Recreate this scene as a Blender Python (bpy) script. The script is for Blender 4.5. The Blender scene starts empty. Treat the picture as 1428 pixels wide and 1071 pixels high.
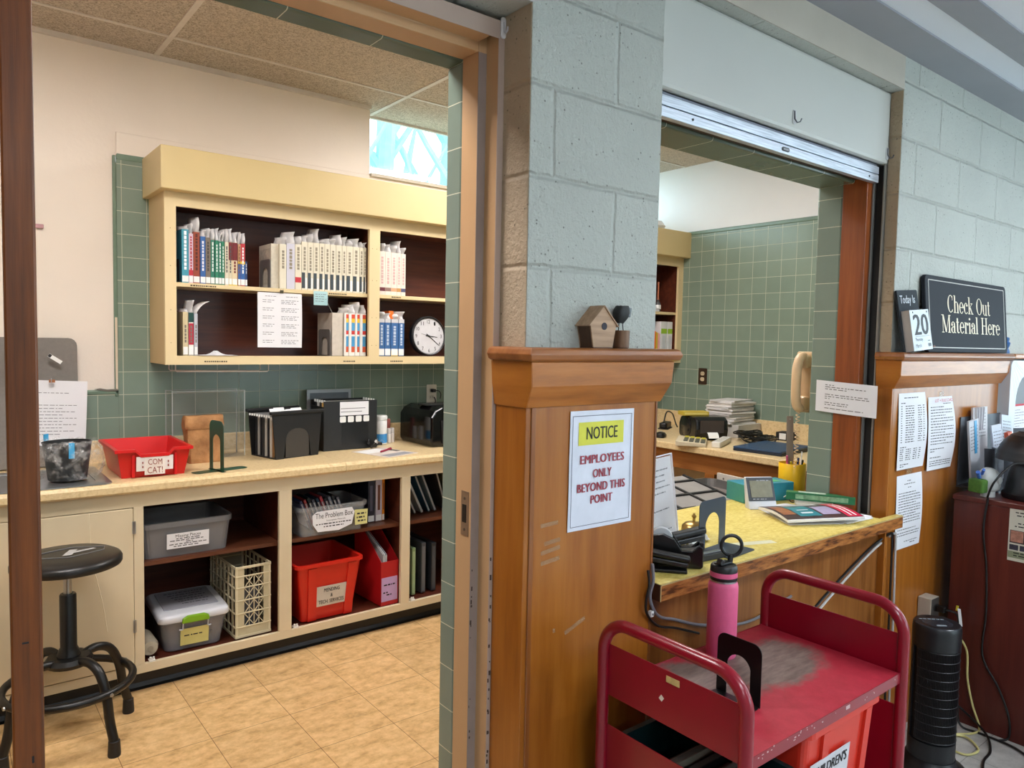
import bpy, math, random
from mathutils import Vector, Matrix, Euler
PI = math.pi
random.seed(7)
S = bpy.context.scene
COL = S.collection

# ------------------------------------------------------------------ camera, world, exposure
cam_d = bpy.data.cameras.new('camera')
cam = bpy.data.objects.new('camera', cam_d); COL.objects.link(cam); S.camera = cam
yaw, pit, rol = 0.667164925, -0.0584564641, 0.0198780531
cy, sy, cp, sp = math.cos(yaw), math.sin(yaw), math.cos(pit), math.sin(pit)
F = Vector((sy*cp, cy*cp, sp)); R0 = Vector((cy, -sy, 0)); U0 = R0.cross(F)
R = math.cos(rol)*R0 + math.sin(rol)*U0
U = -math.sin(rol)*R0 + math.cos(rol)*U0
m = Matrix((R, U, -F)).transposed().to_4x4()
m.translation = (-0.79578514, -3.41480417, 1.52497514)
cam.matrix_world = m
cam_d.sensor_width = 36.0
cam_d.lens = 1024.09494/1428*36.0
cam_d.clip_start = 0.05; cam_d.clip_end = 200

W = bpy.data.worlds.new('world'); S.world = W; W.use_nodes = True
bg = W.node_tree.nodes['Background']
bg.inputs[0].default_value = (0.84, 0.93, 1.0, 1); bg.inputs[1].default_value = 7.0
S.view_settings.view_transform = 'Standard'; S.view_settings.look = 'None'
S.view_settings.gamma = 1.0; S.view_settings.use_curve_mapping = False
S.view_settings.exposure = 0.0
OFFICE_LIGHT = 27.0
HALL_LIGHT = 26.0
HALL_WINDOW = 3.0

# ------------------------------------------------------------------ materials
def lin(c):
    def f(x):
        x /= 255.0
        return x/12.92 if x <= 0.04045 else ((x+0.055)/1.055)**2.4
    return (f(c[0]), f(c[1]), f(c[2]), 1.0)

class NT:
    def __init__(s, name):
        s.m = bpy.data.materials.new(name); s.m.use_nodes = True
        s.t = s.m.node_tree; s.b = s.t.nodes['Principled BSDF']
        s.out = s.t.nodes['Material Output']
    def n(s, typ, **kw):
        x = s.t.nodes.new(typ)
        for k, v in kw.items(): setattr(x, k, v)
        return x
    def l(s, a, b): s.t.links.new(a, b)
    def coord(s, kind='Object'):
        if kind == 'World': return s.n('ShaderNodeNewGeometry').outputs['Position']
        return s.n('ShaderNodeTexCoord').outputs[kind]
    def noise(s, vec, scale, detail=4, rough=0.55, sc3=None):
        if sc3:
            mp = s.n('ShaderNodeMapping'); mp.inputs['Scale'].default_value = sc3
            s.l(vec, mp.inputs[0]); vec = mp.outputs[0]
        x = s.n('ShaderNodeTexNoise'); x.inputs['Scale'].default_value = scale
        x.inputs['Detail'].default_value = detail; x.inputs['Roughness'].default_value = rough
        s.l(vec, x.inputs['Vector']); return x.outputs[0]
    def ramp(s, fac, stops):
        r = s.n('ShaderNodeValToRGB'); e = r.color_ramp.elements
        while len(e) < len(stops): e.new(0.5)
        for i, (p, c) in enumerate(stops):
            e[i].position = p; e[i].color = c
        s.l(fac, r.inputs[0]); return r.outputs[0]
    def mix(s, fac, a, b, mode='MIX'):
        x = s.n('ShaderNodeMix', data_type='RGBA', blend_type=mode)
        for i, v in ((0, fac), (6, a), (7, b)):
            if hasattr(v, 'is_linked'): s.l(v, x.inputs[i])
            else: x.inputs[i].default_value = v
        return x.outputs[2]
    def bump(s, h, strength, dist=0.01):
        x = s.n('ShaderNodeBump'); x.inputs['Strength'].default_value = strength
        x.inputs['Distance'].default_value = dist
        s.l(h, x.inputs['Height']); s.l(x.outputs[0], s.b.inputs['Normal'])
    def set(s, rough=0.5, metal=0.0, spec=0.5, col=None, coat=0.0):
        s.b.inputs['Roughness'].default_value = rough; s.b.inputs['Metallic'].default_value = metal
        s.b.inputs['Specular IOR Level'].default_value = spec
        s.b.inputs['Coat Weight'].default_value = coat; s.b.inputs['Coat Roughness'].default_value = 0.12
        if col is not None:
            if hasattr(col, 'is_linked'): s.l(col, s.b.inputs['Base Color'])
            else: s.b.inputs['Base Color'].default_value = col

def sc(c, k): return (min(c[0]*k, 1), min(c[1]*k, 1), min(c[2]*k, 1), 1)

_cache = {}
def mat(rgb, rough=0.5, metal=0.0, var=0.06, scale=14.0, bump=0.0, bscale=90.0, spec=0.5, coat=0.0):
    """plain surface with a little procedural variation"""
    key = (rgb, rough, metal, var, scale, bump, bscale, spec, coat)
    if key in _cache: return _cache[key]
    q = NT('surface_%d_%d_%d' % rgb); c = lin(rgb); v = q.coord()
    n = q.noise(v, scale, 3)
    q.set(rough, metal, spec, q.ramp(n, [(0.3, sc(c, 1-var)), (0.7, sc(c, 1+var))]), coat)
    if bump: q.bump(q.noise(v, bscale, 3), bump, 0.002)
    _cache[key] = q.m
    return q.m

def clear_mat(name, rgb, opacity, rough=0.15, gloss=0.25):
    q = NT(name); t = q.t
    tr = q.n('ShaderNodeBsdfTransparent'); tr.inputs[0].default_value = (1-0.25*opacity,)*3+(1,)
    q.set(rough, 0, 0.5, lin(rgb))
    n = q.noise(q.coord(), 6, 2)
    mr = q.n('ShaderNodeMapRange'); mr.inputs[3].default_value = opacity*0.85; mr.inputs[4].default_value = opacity*1.15
    q.l(n, mr.inputs[0])
    mx = q.n('ShaderNodeMixShader'); q.l(mr.outputs[0], mx.inputs[0])
    q.l(tr.outputs[0], mx.inputs[1]); q.l(q.b.outputs[0], mx.inputs[2]); q.l(mx.outputs[0], q.out.inputs[0])
    return q.m

def film_mat():
    q = NT('clear_bag_film'); p = q.coord()
    n = q.noise(p, 26, 5, 0.7)
    op = q.ramp(n, [(0.46, (0.02, 0.02, 0.02, 1)), (0.62, (0.30, 0.30, 0.30, 1)), (0.72, (0.62, 0.62, 0.62, 1))])  # cloudy streaks put crumple highlights into the film's opacity
    q.set(0.12, 0, 0.6, lin((226, 226, 226))); q.bump(n, 0.6, 0.01)
    tr = q.n('ShaderNodeBsdfTransparent'); mx = q.n('ShaderNodeMixShader')
    q.l(op, mx.inputs[0]); q.l(tr.outputs[0], mx.inputs[1]); q.l(q.b.outputs[0], mx.inputs[2]); q.l(mx.outputs[0], q.out.inputs[0])
    return q.m

def emit_mat(name, rgb, strength):
    q = NT(name); q.set(0.4, 0, 0.5, lin(rgb))
    q.b.inputs['Emission Color'].default_value = lin(rgb); q.b.inputs['Emission Strength'].default_value = strength
    return q.m

def wood_mat(name, c_dark, c_mid, c_light, axis='Z', rough=0.3, coat=0.0, stretch=14.0, scale=7.0, fig=0.5):
    q = NT(name); v = q.coord('World')
    sc3 = [stretch]*3; sc3['XYZ'.index(axis)] = 1.0
    n1 = q.noise(v, scale*0.35, 5, 0.6, sc3)
    sc4 = [3.2]*3; sc4['XYZ'.index(axis)] = 0.8
    n2 = q.noise(v, 2.2, 3, 0.5, sc4)
    w = q.n('ShaderNodeMath', operation='MULTIPLY_ADD'); q.l(n2, w.inputs[0]); w.inputs[1].default_value = fig; q.l(n1, w.inputs[2])
    col = q.ramp(w.outputs[0], [(0.45, lin(c_dark)), (0.72, lin(c_mid)), (1.0, lin(c_light))])
    fine = q.noise(v, 60, 2, 0.5, [8 if i != 'XYZ'.index(axis) else 0.25 for i in range(3)])
    col = q.mix(0.35, col, q.ramp(fine, [(0.35, sc(lin(c_dark), 0.8)), (0.65, sc(lin(c_light), 1.05))]), 'MULTIPLY') if False else col
    q.set(rough, 0, 0.5, col, coat)
    q.bump(fine, 0.08, 0.002)
    return q.m

def plane_vec(q, axes, ox, oz, kx=1.0, kz=1.0):
    """2-D vector for the brick texture from world position along two axes"""
    p = q.coord('World'); sx = q.n('ShaderNodeSeparateXYZ'); q.l(p, sx.inputs[0])
    cx = q.n('ShaderNodeCombineXYZ')
    for i, (a, o) in enumerate(zip(axes, (ox, oz))):
        mm = q.n('ShaderNodeMath', operation='SUBTRACT'); q.l(sx.outputs['XYZ'.index(a)], mm.inputs[0]); mm.inputs[1].default_value = o
        q.l(mm.outputs[0], cx.inputs[i])
    return cx.outputs[0], p

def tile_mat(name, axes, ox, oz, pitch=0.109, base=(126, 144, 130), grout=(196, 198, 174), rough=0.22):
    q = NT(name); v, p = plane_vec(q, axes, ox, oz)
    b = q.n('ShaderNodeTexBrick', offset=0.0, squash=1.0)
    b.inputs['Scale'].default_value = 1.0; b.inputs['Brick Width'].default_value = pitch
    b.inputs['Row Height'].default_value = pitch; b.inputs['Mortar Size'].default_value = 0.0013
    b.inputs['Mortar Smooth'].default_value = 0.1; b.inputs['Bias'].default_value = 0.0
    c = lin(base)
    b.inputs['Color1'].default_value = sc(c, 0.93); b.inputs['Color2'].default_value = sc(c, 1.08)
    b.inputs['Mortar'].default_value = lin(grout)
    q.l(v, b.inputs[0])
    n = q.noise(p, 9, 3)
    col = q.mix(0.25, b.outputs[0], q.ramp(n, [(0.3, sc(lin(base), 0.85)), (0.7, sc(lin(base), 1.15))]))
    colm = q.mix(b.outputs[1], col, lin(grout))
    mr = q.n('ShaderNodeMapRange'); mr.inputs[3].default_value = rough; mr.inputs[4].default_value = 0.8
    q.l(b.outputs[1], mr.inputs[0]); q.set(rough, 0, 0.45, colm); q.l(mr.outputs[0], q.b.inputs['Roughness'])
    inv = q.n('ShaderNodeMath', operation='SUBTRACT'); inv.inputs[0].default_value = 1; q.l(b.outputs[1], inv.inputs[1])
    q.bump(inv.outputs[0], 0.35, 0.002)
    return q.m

def block_mat(name, axes, ox, oz, rgb):
    q = NT(name); v, p = plane_vec(q, axes, ox, oz)
    nz = q.noise(p, 14, 3)
    ad = q.n('ShaderNodeVectorMath', operation='MULTIPLY_ADD'); q.l(v, ad.inputs[2])
    cb = q.n('ShaderNodeCombineXYZ'); q.l(nz, cb.inputs[0]); q.l(nz, cb.inputs[1])
    q.l(cb.outputs[0], ad.inputs[0]); ad.inputs[1].default_value = (0.010, 0.010, 0)
    b = q.n('ShaderNodeTexBrick', offset=0.5, squash=1.0)
    b.inputs['Scale'].default_value = 1.0; b.inputs['Brick Width'].default_value = 0.4064
    b.inputs['Row Height'].default_value = 0.2048; b.inputs['Mortar Size'].default_value = 0.010
    b.inputs['Mortar Smooth'].default_value = 1.0
    q.l(ad.outputs[0], b.inputs[0])
    c = lin(rgb)
    n2 = q.noise(p, 3.0, 4)
    col = q.ramp(n2, [(0.3, sc(c, 0.95)), (0.7, sc(c, 1.04))])
    # chips and pits in the paint
    vo = q.n('ShaderNodeTexVoronoi'); vo.inputs['Scale'].default_value = 64; q.l(p, vo.inputs['Vector'])
    pit = q.ramp(vo.outputs[0], [(0.08, (0.34, 0.34, 0.32, 1)), (0.20, (1, 1, 1, 1))])
    sel = q.ramp(q.noise(p, 30, 2), [(0.50, (0, 0, 0, 1)), (0.58, (1, 1, 1, 1))])
    col = q.mix(sel, col, q.mix(1.0, col, pit, 'MULTIPLY'))
    q.set(0.55, 0, 0.4, col)
    g = q.noise(p, 62, 6, 0.7)
    h = q.n('ShaderNodeMath', operation='MULTIPLY_ADD'); q.l(b.outputs[1], h.inputs[0]); h.inputs[1].default_value = -0.75
    q.l(g, h.inputs[2])
    q.bump(h.outputs[0], 1.0, 0.012)
    return q.m

def make_specials():
    M = {}
    q = NT('plaster_paint'); p = q.coord('World'); c = lin((238, 226, 212))
    q.set(0.42, 0, 0.5, q.ramp(q.noise(p, 1.6, 4), [(0.3, sc(c, 0.96)), (0.7, sc(c, 1.03))]))
    q.bump(q.noise(p, 55, 4), 0.16, 0.004); M['plaster'] = q.m
    q = NT('floor_tile'); v, p = plane_vec(q, 'XY', 0.0, 0.0)
    b = q.n('ShaderNodeTexBrick', offset=0.0); b.inputs['Scale'].default_value = 1; b.inputs['Brick Width'].default_value = .3048
    b.inputs['Row Height'].default_value = .3048; b.inputs['Mortar Size'].default_value = 0.0013; b.inputs['Mortar Smooth'].default_value = 0.2
    b.inputs['Color1'].default_value = (0.94, 0.94, 0.94, 1); b.inputs['Color2'].default_value = (1.05, 1.05, 1.05, 1); b.inputs['Mortar'].default_value = (0.3, 0.22, 0.14, 1)
    q.l(v, b.inputs[0])
    n1 = q.noise(p, 9, 8, 0.68, (1.0, 2.2, 1.0)); n2 = q.noise(p, 30, 5, 0.7)
    c1 = q.ramp(n1, [(0.30, lin((164, 124, 74))), (0.46, lin((212, 170, 112))), (0.62, lin((230, 192, 136))), (0.8, lin((204, 160, 102)))])
    c2 = q.mix(0.28, c1, q.ramp(n2, [(0.35, lin((164, 126, 84))), (0.6, lin((240, 206, 156)))]))
    q.set(0.42, 0, 0.4, q.mix(1.0, c2, b.outputs[0], 'MULTIPLY')); M['floor'] = q.m
    q = NT('hall_floor_tile'); v, p = plane_vec(q, 'XY', 0.1, 0.05)
    b = q.n('ShaderNodeTexBrick', offset=0.0); b.inputs['Scale'].default_value = 1; b.inputs['Brick Width'].default_value = .3048
    b.inputs['Row Height'].default_value = .3048; b.inputs['Mortar Size'].default_value = 0.0012
    b.inputs['Color1'].default_value = lin((176, 172, 166)); b.inputs['Color2'].default_value = lin((190, 186, 180)); b.inputs['Mortar'].default_value = lin((90, 86, 82))
    q.l(v, b.inputs[0])
    q.set(0.35, 0, 0.5, q.mix(0.35, b.outputs[0], q.ramp(q.noise(p, 14, 7, 0.7), [(0.35, lin((120, 116, 112))), (0.65, lin((214, 210, 204)))]))); M['hall_floor'] = q.m
    q = NT('acoustic_tile'); p = q.coord('World')
    n = q.noise(p, 130, 3, 0.7); n2 = q.noise(p, 48, 3)
    col = q.ramp(n, [(0.38, lin((140, 128, 114))), (0.55, lin((206, 194, 178)))])
    q.set(0.9, 0, 0.2, q.mix(0.3, col, q.ramp(n2, [(0.35, lin((150, 138, 124))), (0.6, lin((212, 200, 184)))])))
    q.bump(n, 0.5, 0.004); M['ceiling'] = q.m
    q = NT('worktop_laminate'); p = q.coord('World')
    n = q.noise(p, 60, 6, 0.7)
    q.set(0.32, 0, 0.5, q.ramp(n, [(0.32, lin((206, 178, 130))), (0.5, lin((226, 200, 152))), (0.72, lin((236, 214, 170)))])); M['worktop'] = q.m
    q = NT('yellow_laminate'); p = q.coord('World')
    n = q.noise(p, 85, 5, 0.7, (0.6, 1, 1)); n2 = q.noise(p, 9, 4)
    col = q.ramp(n, [(0.34, lin((198, 172, 72))), (0.55, lin((224, 204, 112))), (0.74, lin((238, 226, 158)))])
    q.set(0.38, 0, 0.4, q.mix(0.25, col, q.ramp(n2, [(0.35, lin((206, 180, 84))), (0.65, lin((238, 220, 140)))]))); M['yellow'] = q.m
    q = NT('woodgrain_edge'); p = q.coord('World')
    n = q.noise(p, 8, 5, 0.62, (1.6, 1, 11))
    q.set(0.4, 0, 0.4, q.ramp(n, [(0.36, lin((86, 46, 20))), (0.46, lin((150, 90, 42))), (0.62, lin((188, 124, 64)))])); M['grain_edge'] = q.m
    q = NT('brushed_aluminium'); p = q.coord('World')
    n = q.noise(p, 60, 3, 0.5, (0.15, 4, 4))
    q.set(0.42, 0.75, 0.5, q.ramp(n, [(0.3, lin((176, 186, 198))), (0.7, lin((222, 230, 240)))])); M['alu'] = q.m
    q = NT('red_paint'); p = q.coord('World'); c = lin((140, 8, 34))
    q.set(0.28, 0, 0.5, q.ramp(q.noise(p, 7, 3), [(0.3, sc(c, 0.92)), (0.7, sc(c, 1.08))]), 0.25); M['red'] = q.m
    # worn cart top: grey bare metal where things get set down
    q = NT('worn_red_paint'); p = q.coord('Object')
    def patch(cx, cyy, rx, ry):
        mp = q.n('ShaderNodeMapping'); mp.inputs['Location'].default_value = (-cx/rx, -cyy/ry, 0); mp.inputs['Scale'].default_value = (1/rx, 1/ry, 0)
        q.l(p, mp.inputs[0]); ln = q.n('ShaderNodeVectorMath', operation='LENGTH'); q.l(mp.outputs[0], ln.inputs[0]); return ln.outputs['Value']
    a = patch(0.10, 0.035, 0.21, 0.115); b2 = patch(-0.17, 0.06, 0.21, 0.13)
    mn = q.n('ShaderNodeMath', operation='MINIMUM'); q.l(a, mn.inputs[0]); q.l(b2, mn.inputs[1])
    nn = q.noise(p, 13, 6, 0.7)
    sm = q.n('ShaderNodeMath', operation='MULTIPLY_ADD'); q.l(nn, sm.inputs[0]); sm.inputs[1].default_value = 1.1; q.l(mn.outputs[0], sm.inputs[2])
    mask = q.ramp(sm.outputs[0], [(0.62, (0.92, 0.92, 0.92, 1)), (0.80, (0, 0, 0, 1))])
    mr = q.n('ShaderNodeMapRange'); q.l(sm.outputs[0], mr.inputs[0]); mr.inputs[1].default_value = 1.28; mr.inputs[2].default_value = 1.62; mr.inputs[3].default_value = 0.93; mr.inputs[4].default_value = 0.0
    redc = q.ramp(q.noise(p, 30, 5, 0.7), [(0.3, lin((166, 32, 50))), (0.7, lin((188, 50, 68)))])
    gry = q.ramp(q.noise(p, 40, 4, 0.6, (0.5, 2, 1)), [(0.3, lin((88, 80, 74))), (0.7, lin((128, 118, 108)))])
    q.set(0.42, 0, 0.5, q.mix(mr.outputs[0], redc, gry)); M['worn'] = q.m
    q = NT('perforated_deck'); p = q.coord('World')
    vo = q.n('ShaderNodeTexVoronoi'); vo.inputs['Scale'].default_value = 190; vo.inputs['Randomness'].default_value = 0.0; q.l(p, vo.inputs['Vector'])
    q.set(0.5, 0.0, 0.4, q.ramp(vo.outputs[0], [(0.20, lin((130, 140, 156))), (0.28, lin((232, 240, 250)))])); M['deck'] = q.m
    q = NT('window_glass')
    tr = q.n('ShaderNodeBsdfTransparent'); gl = q.n('ShaderNodeBsdfGlossy'); gl.inputs['Roughness'].default_value = 0.05
    tr.inputs[0].default_value = (0.9, 0.98, 1.0, 1)
    mx = q.n('ShaderNodeMixShader'); mx.inputs[0].default_value = 0.06
    q.l(tr.outputs[0], mx.inputs[1]); q.l(gl.outputs[0], mx.inputs[2]); q.l(mx.outputs[0], q.out.inputs[0]); M['glass'] = q.m
    M['block'] = block_mat('painted_block_hall', 'XZ', 0.538, 1.496, (206, 210, 202))
    M['block_return'] = block_mat('warm_lit_block_return', 'YZ', -2.12, 1.496, (202, 180, 150))  # same block as the wall, tan tone carries the warm light on it
    M['tile_back'] = tile_mat('green_tile_back_wall', 'XZ', -0.085, 1.013)
    M['tile_right'] = tile_mat('green_tile_right_wall', 'YZ', 0.139, 1.013)
    M['tile_edge'] = tile_mat('green_tile_reveal', 'YZ', -1.942, 1.013, 0.109, (124, 140, 128))
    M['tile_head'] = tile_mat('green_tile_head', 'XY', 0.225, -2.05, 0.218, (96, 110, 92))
    M['panel'] = wood_mat('varnished_plywood', (124, 66, 12), (156, 90, 22), (172, 106, 36), 'Z', 0.34, 0.08, 12, 7, 0.6)
    M['cap'] = wood_mat('varnished_cap_board', (140, 80, 28), (182, 112, 48), (200, 134, 70), 'X', 0.34, 0.15, 9.0, 9, 0.35)
    M['capside'] = wood_mat('varnished_cap_end', (120, 66, 14), (164, 96, 26), (186, 118, 44), 'Y', 0.32, 0.25, 6.0)
    M['jambwood'] = wood_mat('varnished_jamb', (104, 48, 16), (140, 70, 26), (160, 86, 36), 'Z', 0.3, 0.3)
    M['door'] = wood_mat('dark_door_edge', (76, 38, 10), (118, 62, 16), (140, 78, 26), 'Z', 0.4, 0.04, 22, 9, 0.35)
    M['cabwood'] = wood_mat('dark_cabinet_interior', (56, 24, 14), (80, 34, 20), (100, 48, 28), 'X', 0.45, 0.0)
    M['maroon'] = wood_mat('maroon_laminate', (72, 24, 18), (88, 32, 24), (100, 40, 30), 'Z', 0.4, 0.1)
    M['walnut'] = wood_mat('light_walnut', (128, 98, 74), (162, 128, 98), (186, 152, 120), 'X', 0.55, 0.0, 16.0, 14.0)
    M['tan_wood'] = wood_mat('desk_oak', (120, 70, 28), (150, 92, 40), (170, 110, 56), 'Y', 0.4)
    M['clear'] = clear_mat('clear_plastic', (200, 202, 204), 0.26)
    M['clear_thin'] = clear_mat('clear_acrylic', (225, 230, 228), 0.035, 0.05)
    M['bag'] = film_mat()
    M['tub'] = clear_mat('translucent_tub', (150, 150, 152), 0.5, 0.3)
    return M
MT = make_specials()
CREAM = mat((226, 204, 158), 0.42, 0, 0.03, 3)
CREAM2 = mat((212, 190, 138), 0.42, 0, 0.03, 3)
CREAM3 = mat((216, 200, 168), 0.45, 0, 0.04, 3)
BLACK = mat((14, 14, 15), 0.38)
BLACKM = mat((26, 26, 28), 0.55, 0, 0.1)
WHITE = mat((236, 236, 234), 0.6, 0, 0.02)
PAPER = mat((232, 232, 236), 0.75, 0, 0.015, 5)
INK = mat((30, 29, 32), 0.8)
INKL = mat((120, 118, 122), 0.8)
STEEL = mat((176, 178, 180), 0.3, 0.85)
FRAMEP = mat((200, 160, 116), 0.4, 0, 0.05, 5, 0.15, 60)
FRAMEL = mat((186, 164, 150), 0.4, 0, 0.05, 5)

# ------------------------------------------------------------------ mesh helpers
def rr(w, d, r, k=4, cx=0, cy=0):
    """rounded rectangle as a list of (x, y), anticlockwise"""
    out = []
    for (sx_, sy_, a0) in ((1, 1, 0), (-1, 1, 90), (-1, -1, 180), (1, -1, 270)):
        for i in range(k+1):
            a = math.radians(a0+90*i/k)
            out.append((cx+sx_*(w/2-r)+r*math.cos(a), cy+sy_*(d/2-r)+r*math.sin(a)))
    return out

class MB:
    def __init__(s): s.v = []; s.f = []
    def add(s, vs, fs):
        o = len(s.v); s.v += [tuple(x) for x in vs]; s.f += [tuple(i+o for i in f) for f in fs]; return s
    def box(s, x0, x1, y0, y1, z0, z1):
        return s.add([(x0,y0,z0),(x1,y0,z0),(x1,y1,z0),(x0,y1,z0),(x0,y0,z1),(x1,y0,z1),(x1,y1,z1),(x0,y1,z1)],
                     [(0,3,2,1),(4,5,6,7),(0,1,5,4),(1,2,6,5),(2,3,7,6),(3,0,4,7)])
    def obox(s, c, size, rot=(0,0,0)):
        m = Euler(rot).to_matrix(); c = Vector(c); hx, hy, hz = (t/2 for t in size)
        vs = [c+m@Vector((a*hx, b*hy, d*hz)) for d in (-1,1) for (a,b) in ((-1,-1),(1,-1),(1,1),(-1,1))]
        return s.add(vs, [(0,3,2,1),(4,5,6,7),(0,1,5,4),(1,2,6,5),(2,3,7,6),(3,0,4,7)])
    def loft(s, rings, cap0=True, cap1=True, closed=False):
        n = len(rings[0]); vs = [p for r in rings for p in r]; fs = []
        K = len(rings)
        for k in range(K if closed else K-1):
            a, b = k*n, ((k+1) % K)*n
            for i in range(n):
                j = (i+1) % n; fs.append((a+i, a+j, b+j, b+i))
        if cap0 and not closed: fs.append(tuple(range(n-1, -1, -1)))
        if cap1 and not closed: fs.append(tuple(range((K-1)*n, K*n)))
        return s.add(vs, fs)
    def tube(s, pts, r, seg=8, closed=False):
        P = [Vector(p) for p in pts]; n = len(P); rings = []; up = None
        for i, p in enumerate(P):
            if closed: t = (P[(i+1) % n]-P[i-1]).normalized()
            else: t = (P[min(i+1, n-1)]-P[max(i-1, 0)]).normalized()
            if up is None:
                up = Vector((0,0,1)) if abs(t.z) < 0.9 else Vector((1,0,0))
            x = (up-t*up.dot(t)).normalized(); y = t.cross(x); up = x
            rad = r[i] if isinstance(r, (list, tuple)) else r
            rings.append([p+rad*(math.cos(2*PI*k/seg)*x+math.sin(2*PI*k/seg)*y) for k in range(seg)])
        return s.loft(rings, closed=closed)
    def lathe(s, prof, c=(0,0,0), seg=24, axis='z'):
        rings = []
        for (r, z) in prof:
            ring = []
            for k in range(seg):
                a = 2*PI*k/seg; x, y = r*math.cos(a), r*math.sin(a)
                p = (x, y, z) if axis == 'z' else ((z, x, y) if axis == 'x' else (y, z, x))
                ring.append((c[0]+p[0], c[1]+p[1], c[2]+p[2]))
            rings.append(ring)
        return s.loft(rings)
    def prism(s, poly, a, b, axis='y'):
        def P(u, v, t): return (u, t, v) if axis == 'y' else ((t, u, v) if axis == 'x' else (u, v, t))
        n = len(poly)
        return s.add([P(u, v, a) for u, v in poly]+[P(u, v, b) for u, v in poly],
                     [tuple(range(n)), tuple(range(2*n-1, n-1, -1))]+[(i, n+i, n+(i+1) % n, (i+1) % n) for i in range(n)])
    def ribbon(s, outer, inner, a, b, axis='y', closed=False):
        """band between two matching polylines, extruded a..b"""
        n = len(outer)
        for i in range(n if closed else n-1):
            j = (i+1) % n
            s.prism([outer[i], outer[j], inner[j], inner[i]], a, b, axis)
        return s
    def grid(s, fn, nu, nv):
        return s.add([fn(i/nu, j/nv) for j in range(nv+1) for i in range(nu+1)],
                     [(j*(nu+1)+i, j*(nu+1)+i+1, (j+1)*(nu+1)+i+1, (j+1)*(nu+1)+i) for j in range(nv) for i in range(nu)])
    def tub(s, w, d, h, taper=0.9, r=0.02, wall=0.004, rim=0.008, rimh=0.012, z=0.0):
        def R(k, zz, off=0): return [(x, y, zz) for x, y in rr(w*k+2*off, d*k+2*off, max(r+off, 0.002))]
        k1 = taper
        s.loft([R(k1, z), R(1, z+h-rimh), R(1, z+h-rimh, rim), R(1, z+h, rim), R(1, z+h, -wall), R(k1, z+wall*1.5, -wall)])
        return s
    def build(s, name, mt, parent=None, loc=(0,0,0), rot=(0,0,0), bevel=0.0, smooth=False, solid=0.0, kind=None, seg=2):
        me = bpy.data.meshes.new(name); me.from_pydata(s.v, [], s.f); me.update()
        import bmesh
        bm = bmesh.new(); bm.from_mesh(me); bmesh.ops.recalc_face_normals(bm, faces=bm.faces); bm.to_mesh(me); bm.free()
        o = bpy.data.objects.new(name, me); COL.objects.link(o)
        me.materials.append(mt)
        o.location = loc; o.rotation_euler = rot
        if parent: o.parent = parent
        if solid:
            md = o.modifiers.new('solid', 'SOLIDIFY'); md.thickness = solid; md.offset = 0
        if bevel:
            md = o.modifiers.new('bevel', 'BEVEL'); md.width = bevel; md.segments = seg; md.limit_method = 'ANGLE'; md.angle_limit = math.radians(40)
        if smooth:
            for p in me.polygons: p.use_smooth = True
            try: me.set_sharp_from_angle(angle=math.radians(42))
            except Exception: pass
        if kind: o['kind'] = kind
        return o

def box(x0, x1, y0, y1, z0, z1): return MB().box(x0, x1, y0, y1, z0, z1)
def tag(o, label, cat, group=None, kind=None):
    o['label'] = label; o['category'] = cat
    if group: o['group'] = group
    if kind: o['kind'] = kind
    return o
def thing(name, label, cat, loc=(0,0,0), rz=0.0, group=None):
    o = bpy.data.objects.new(name, None); COL.objects.link(o); o.empty_display_size = 0.05
    o.location = loc; o.rotation_euler = (0, 0, rz)
    return tag(o, label, cat, group)
def struct(mb, name, mt, **k):
    o = mb.build(name, mt, **k)
    if not k.get('parent'): o['kind'] = 'structure'
    return o
def dup(root, loc, rz, label=None, group=None):
    r = root.copy(); COL.objects.link(r); r.location = loc; r.rotation_euler = (0, 0, rz)
    if label: r['label'] = label
    if group: r['group'] = group
    for ch in list(root.children):
        c = ch.copy(); COL.objects.link(c); c.parent = r
        for g in list(ch.children):
            d = g.copy(); COL.objects.link(d); d.parent = c
    return r
def arc(cx, cz, r, a0, a1, n=8, rz=None):
    rz = r if rz is None else rz
    return [(cx+r*math.cos(math.radians(a0+(a1-a0)*i/n)), cz+rz*math.sin(math.radians(a0+(a1-a0)*i/n))) for i in range(n+1)]
def smooth_path(pts, n=6):
    """Catmull-Rom through points"""
    P = [Vector(p) for p in pts]; out = []
    for i in range(len(P)-1):
        p0, p1, p2, p3 = P[max(i-1, 0)], P[i], P[i+1], P[min(i+2, len(P)-1)]
        for k in range(n):
            t = k/n
            out.append(0.5*((2*p1)+(-p0+p2)*t+(2*p0-5*p1+4*p2-p3)*t*t+(-p0+3*p1-3*p2+p3)*t**3))
    out.append(P[-1]); return out
FRONT = (PI/2, 0, 0)
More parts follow.
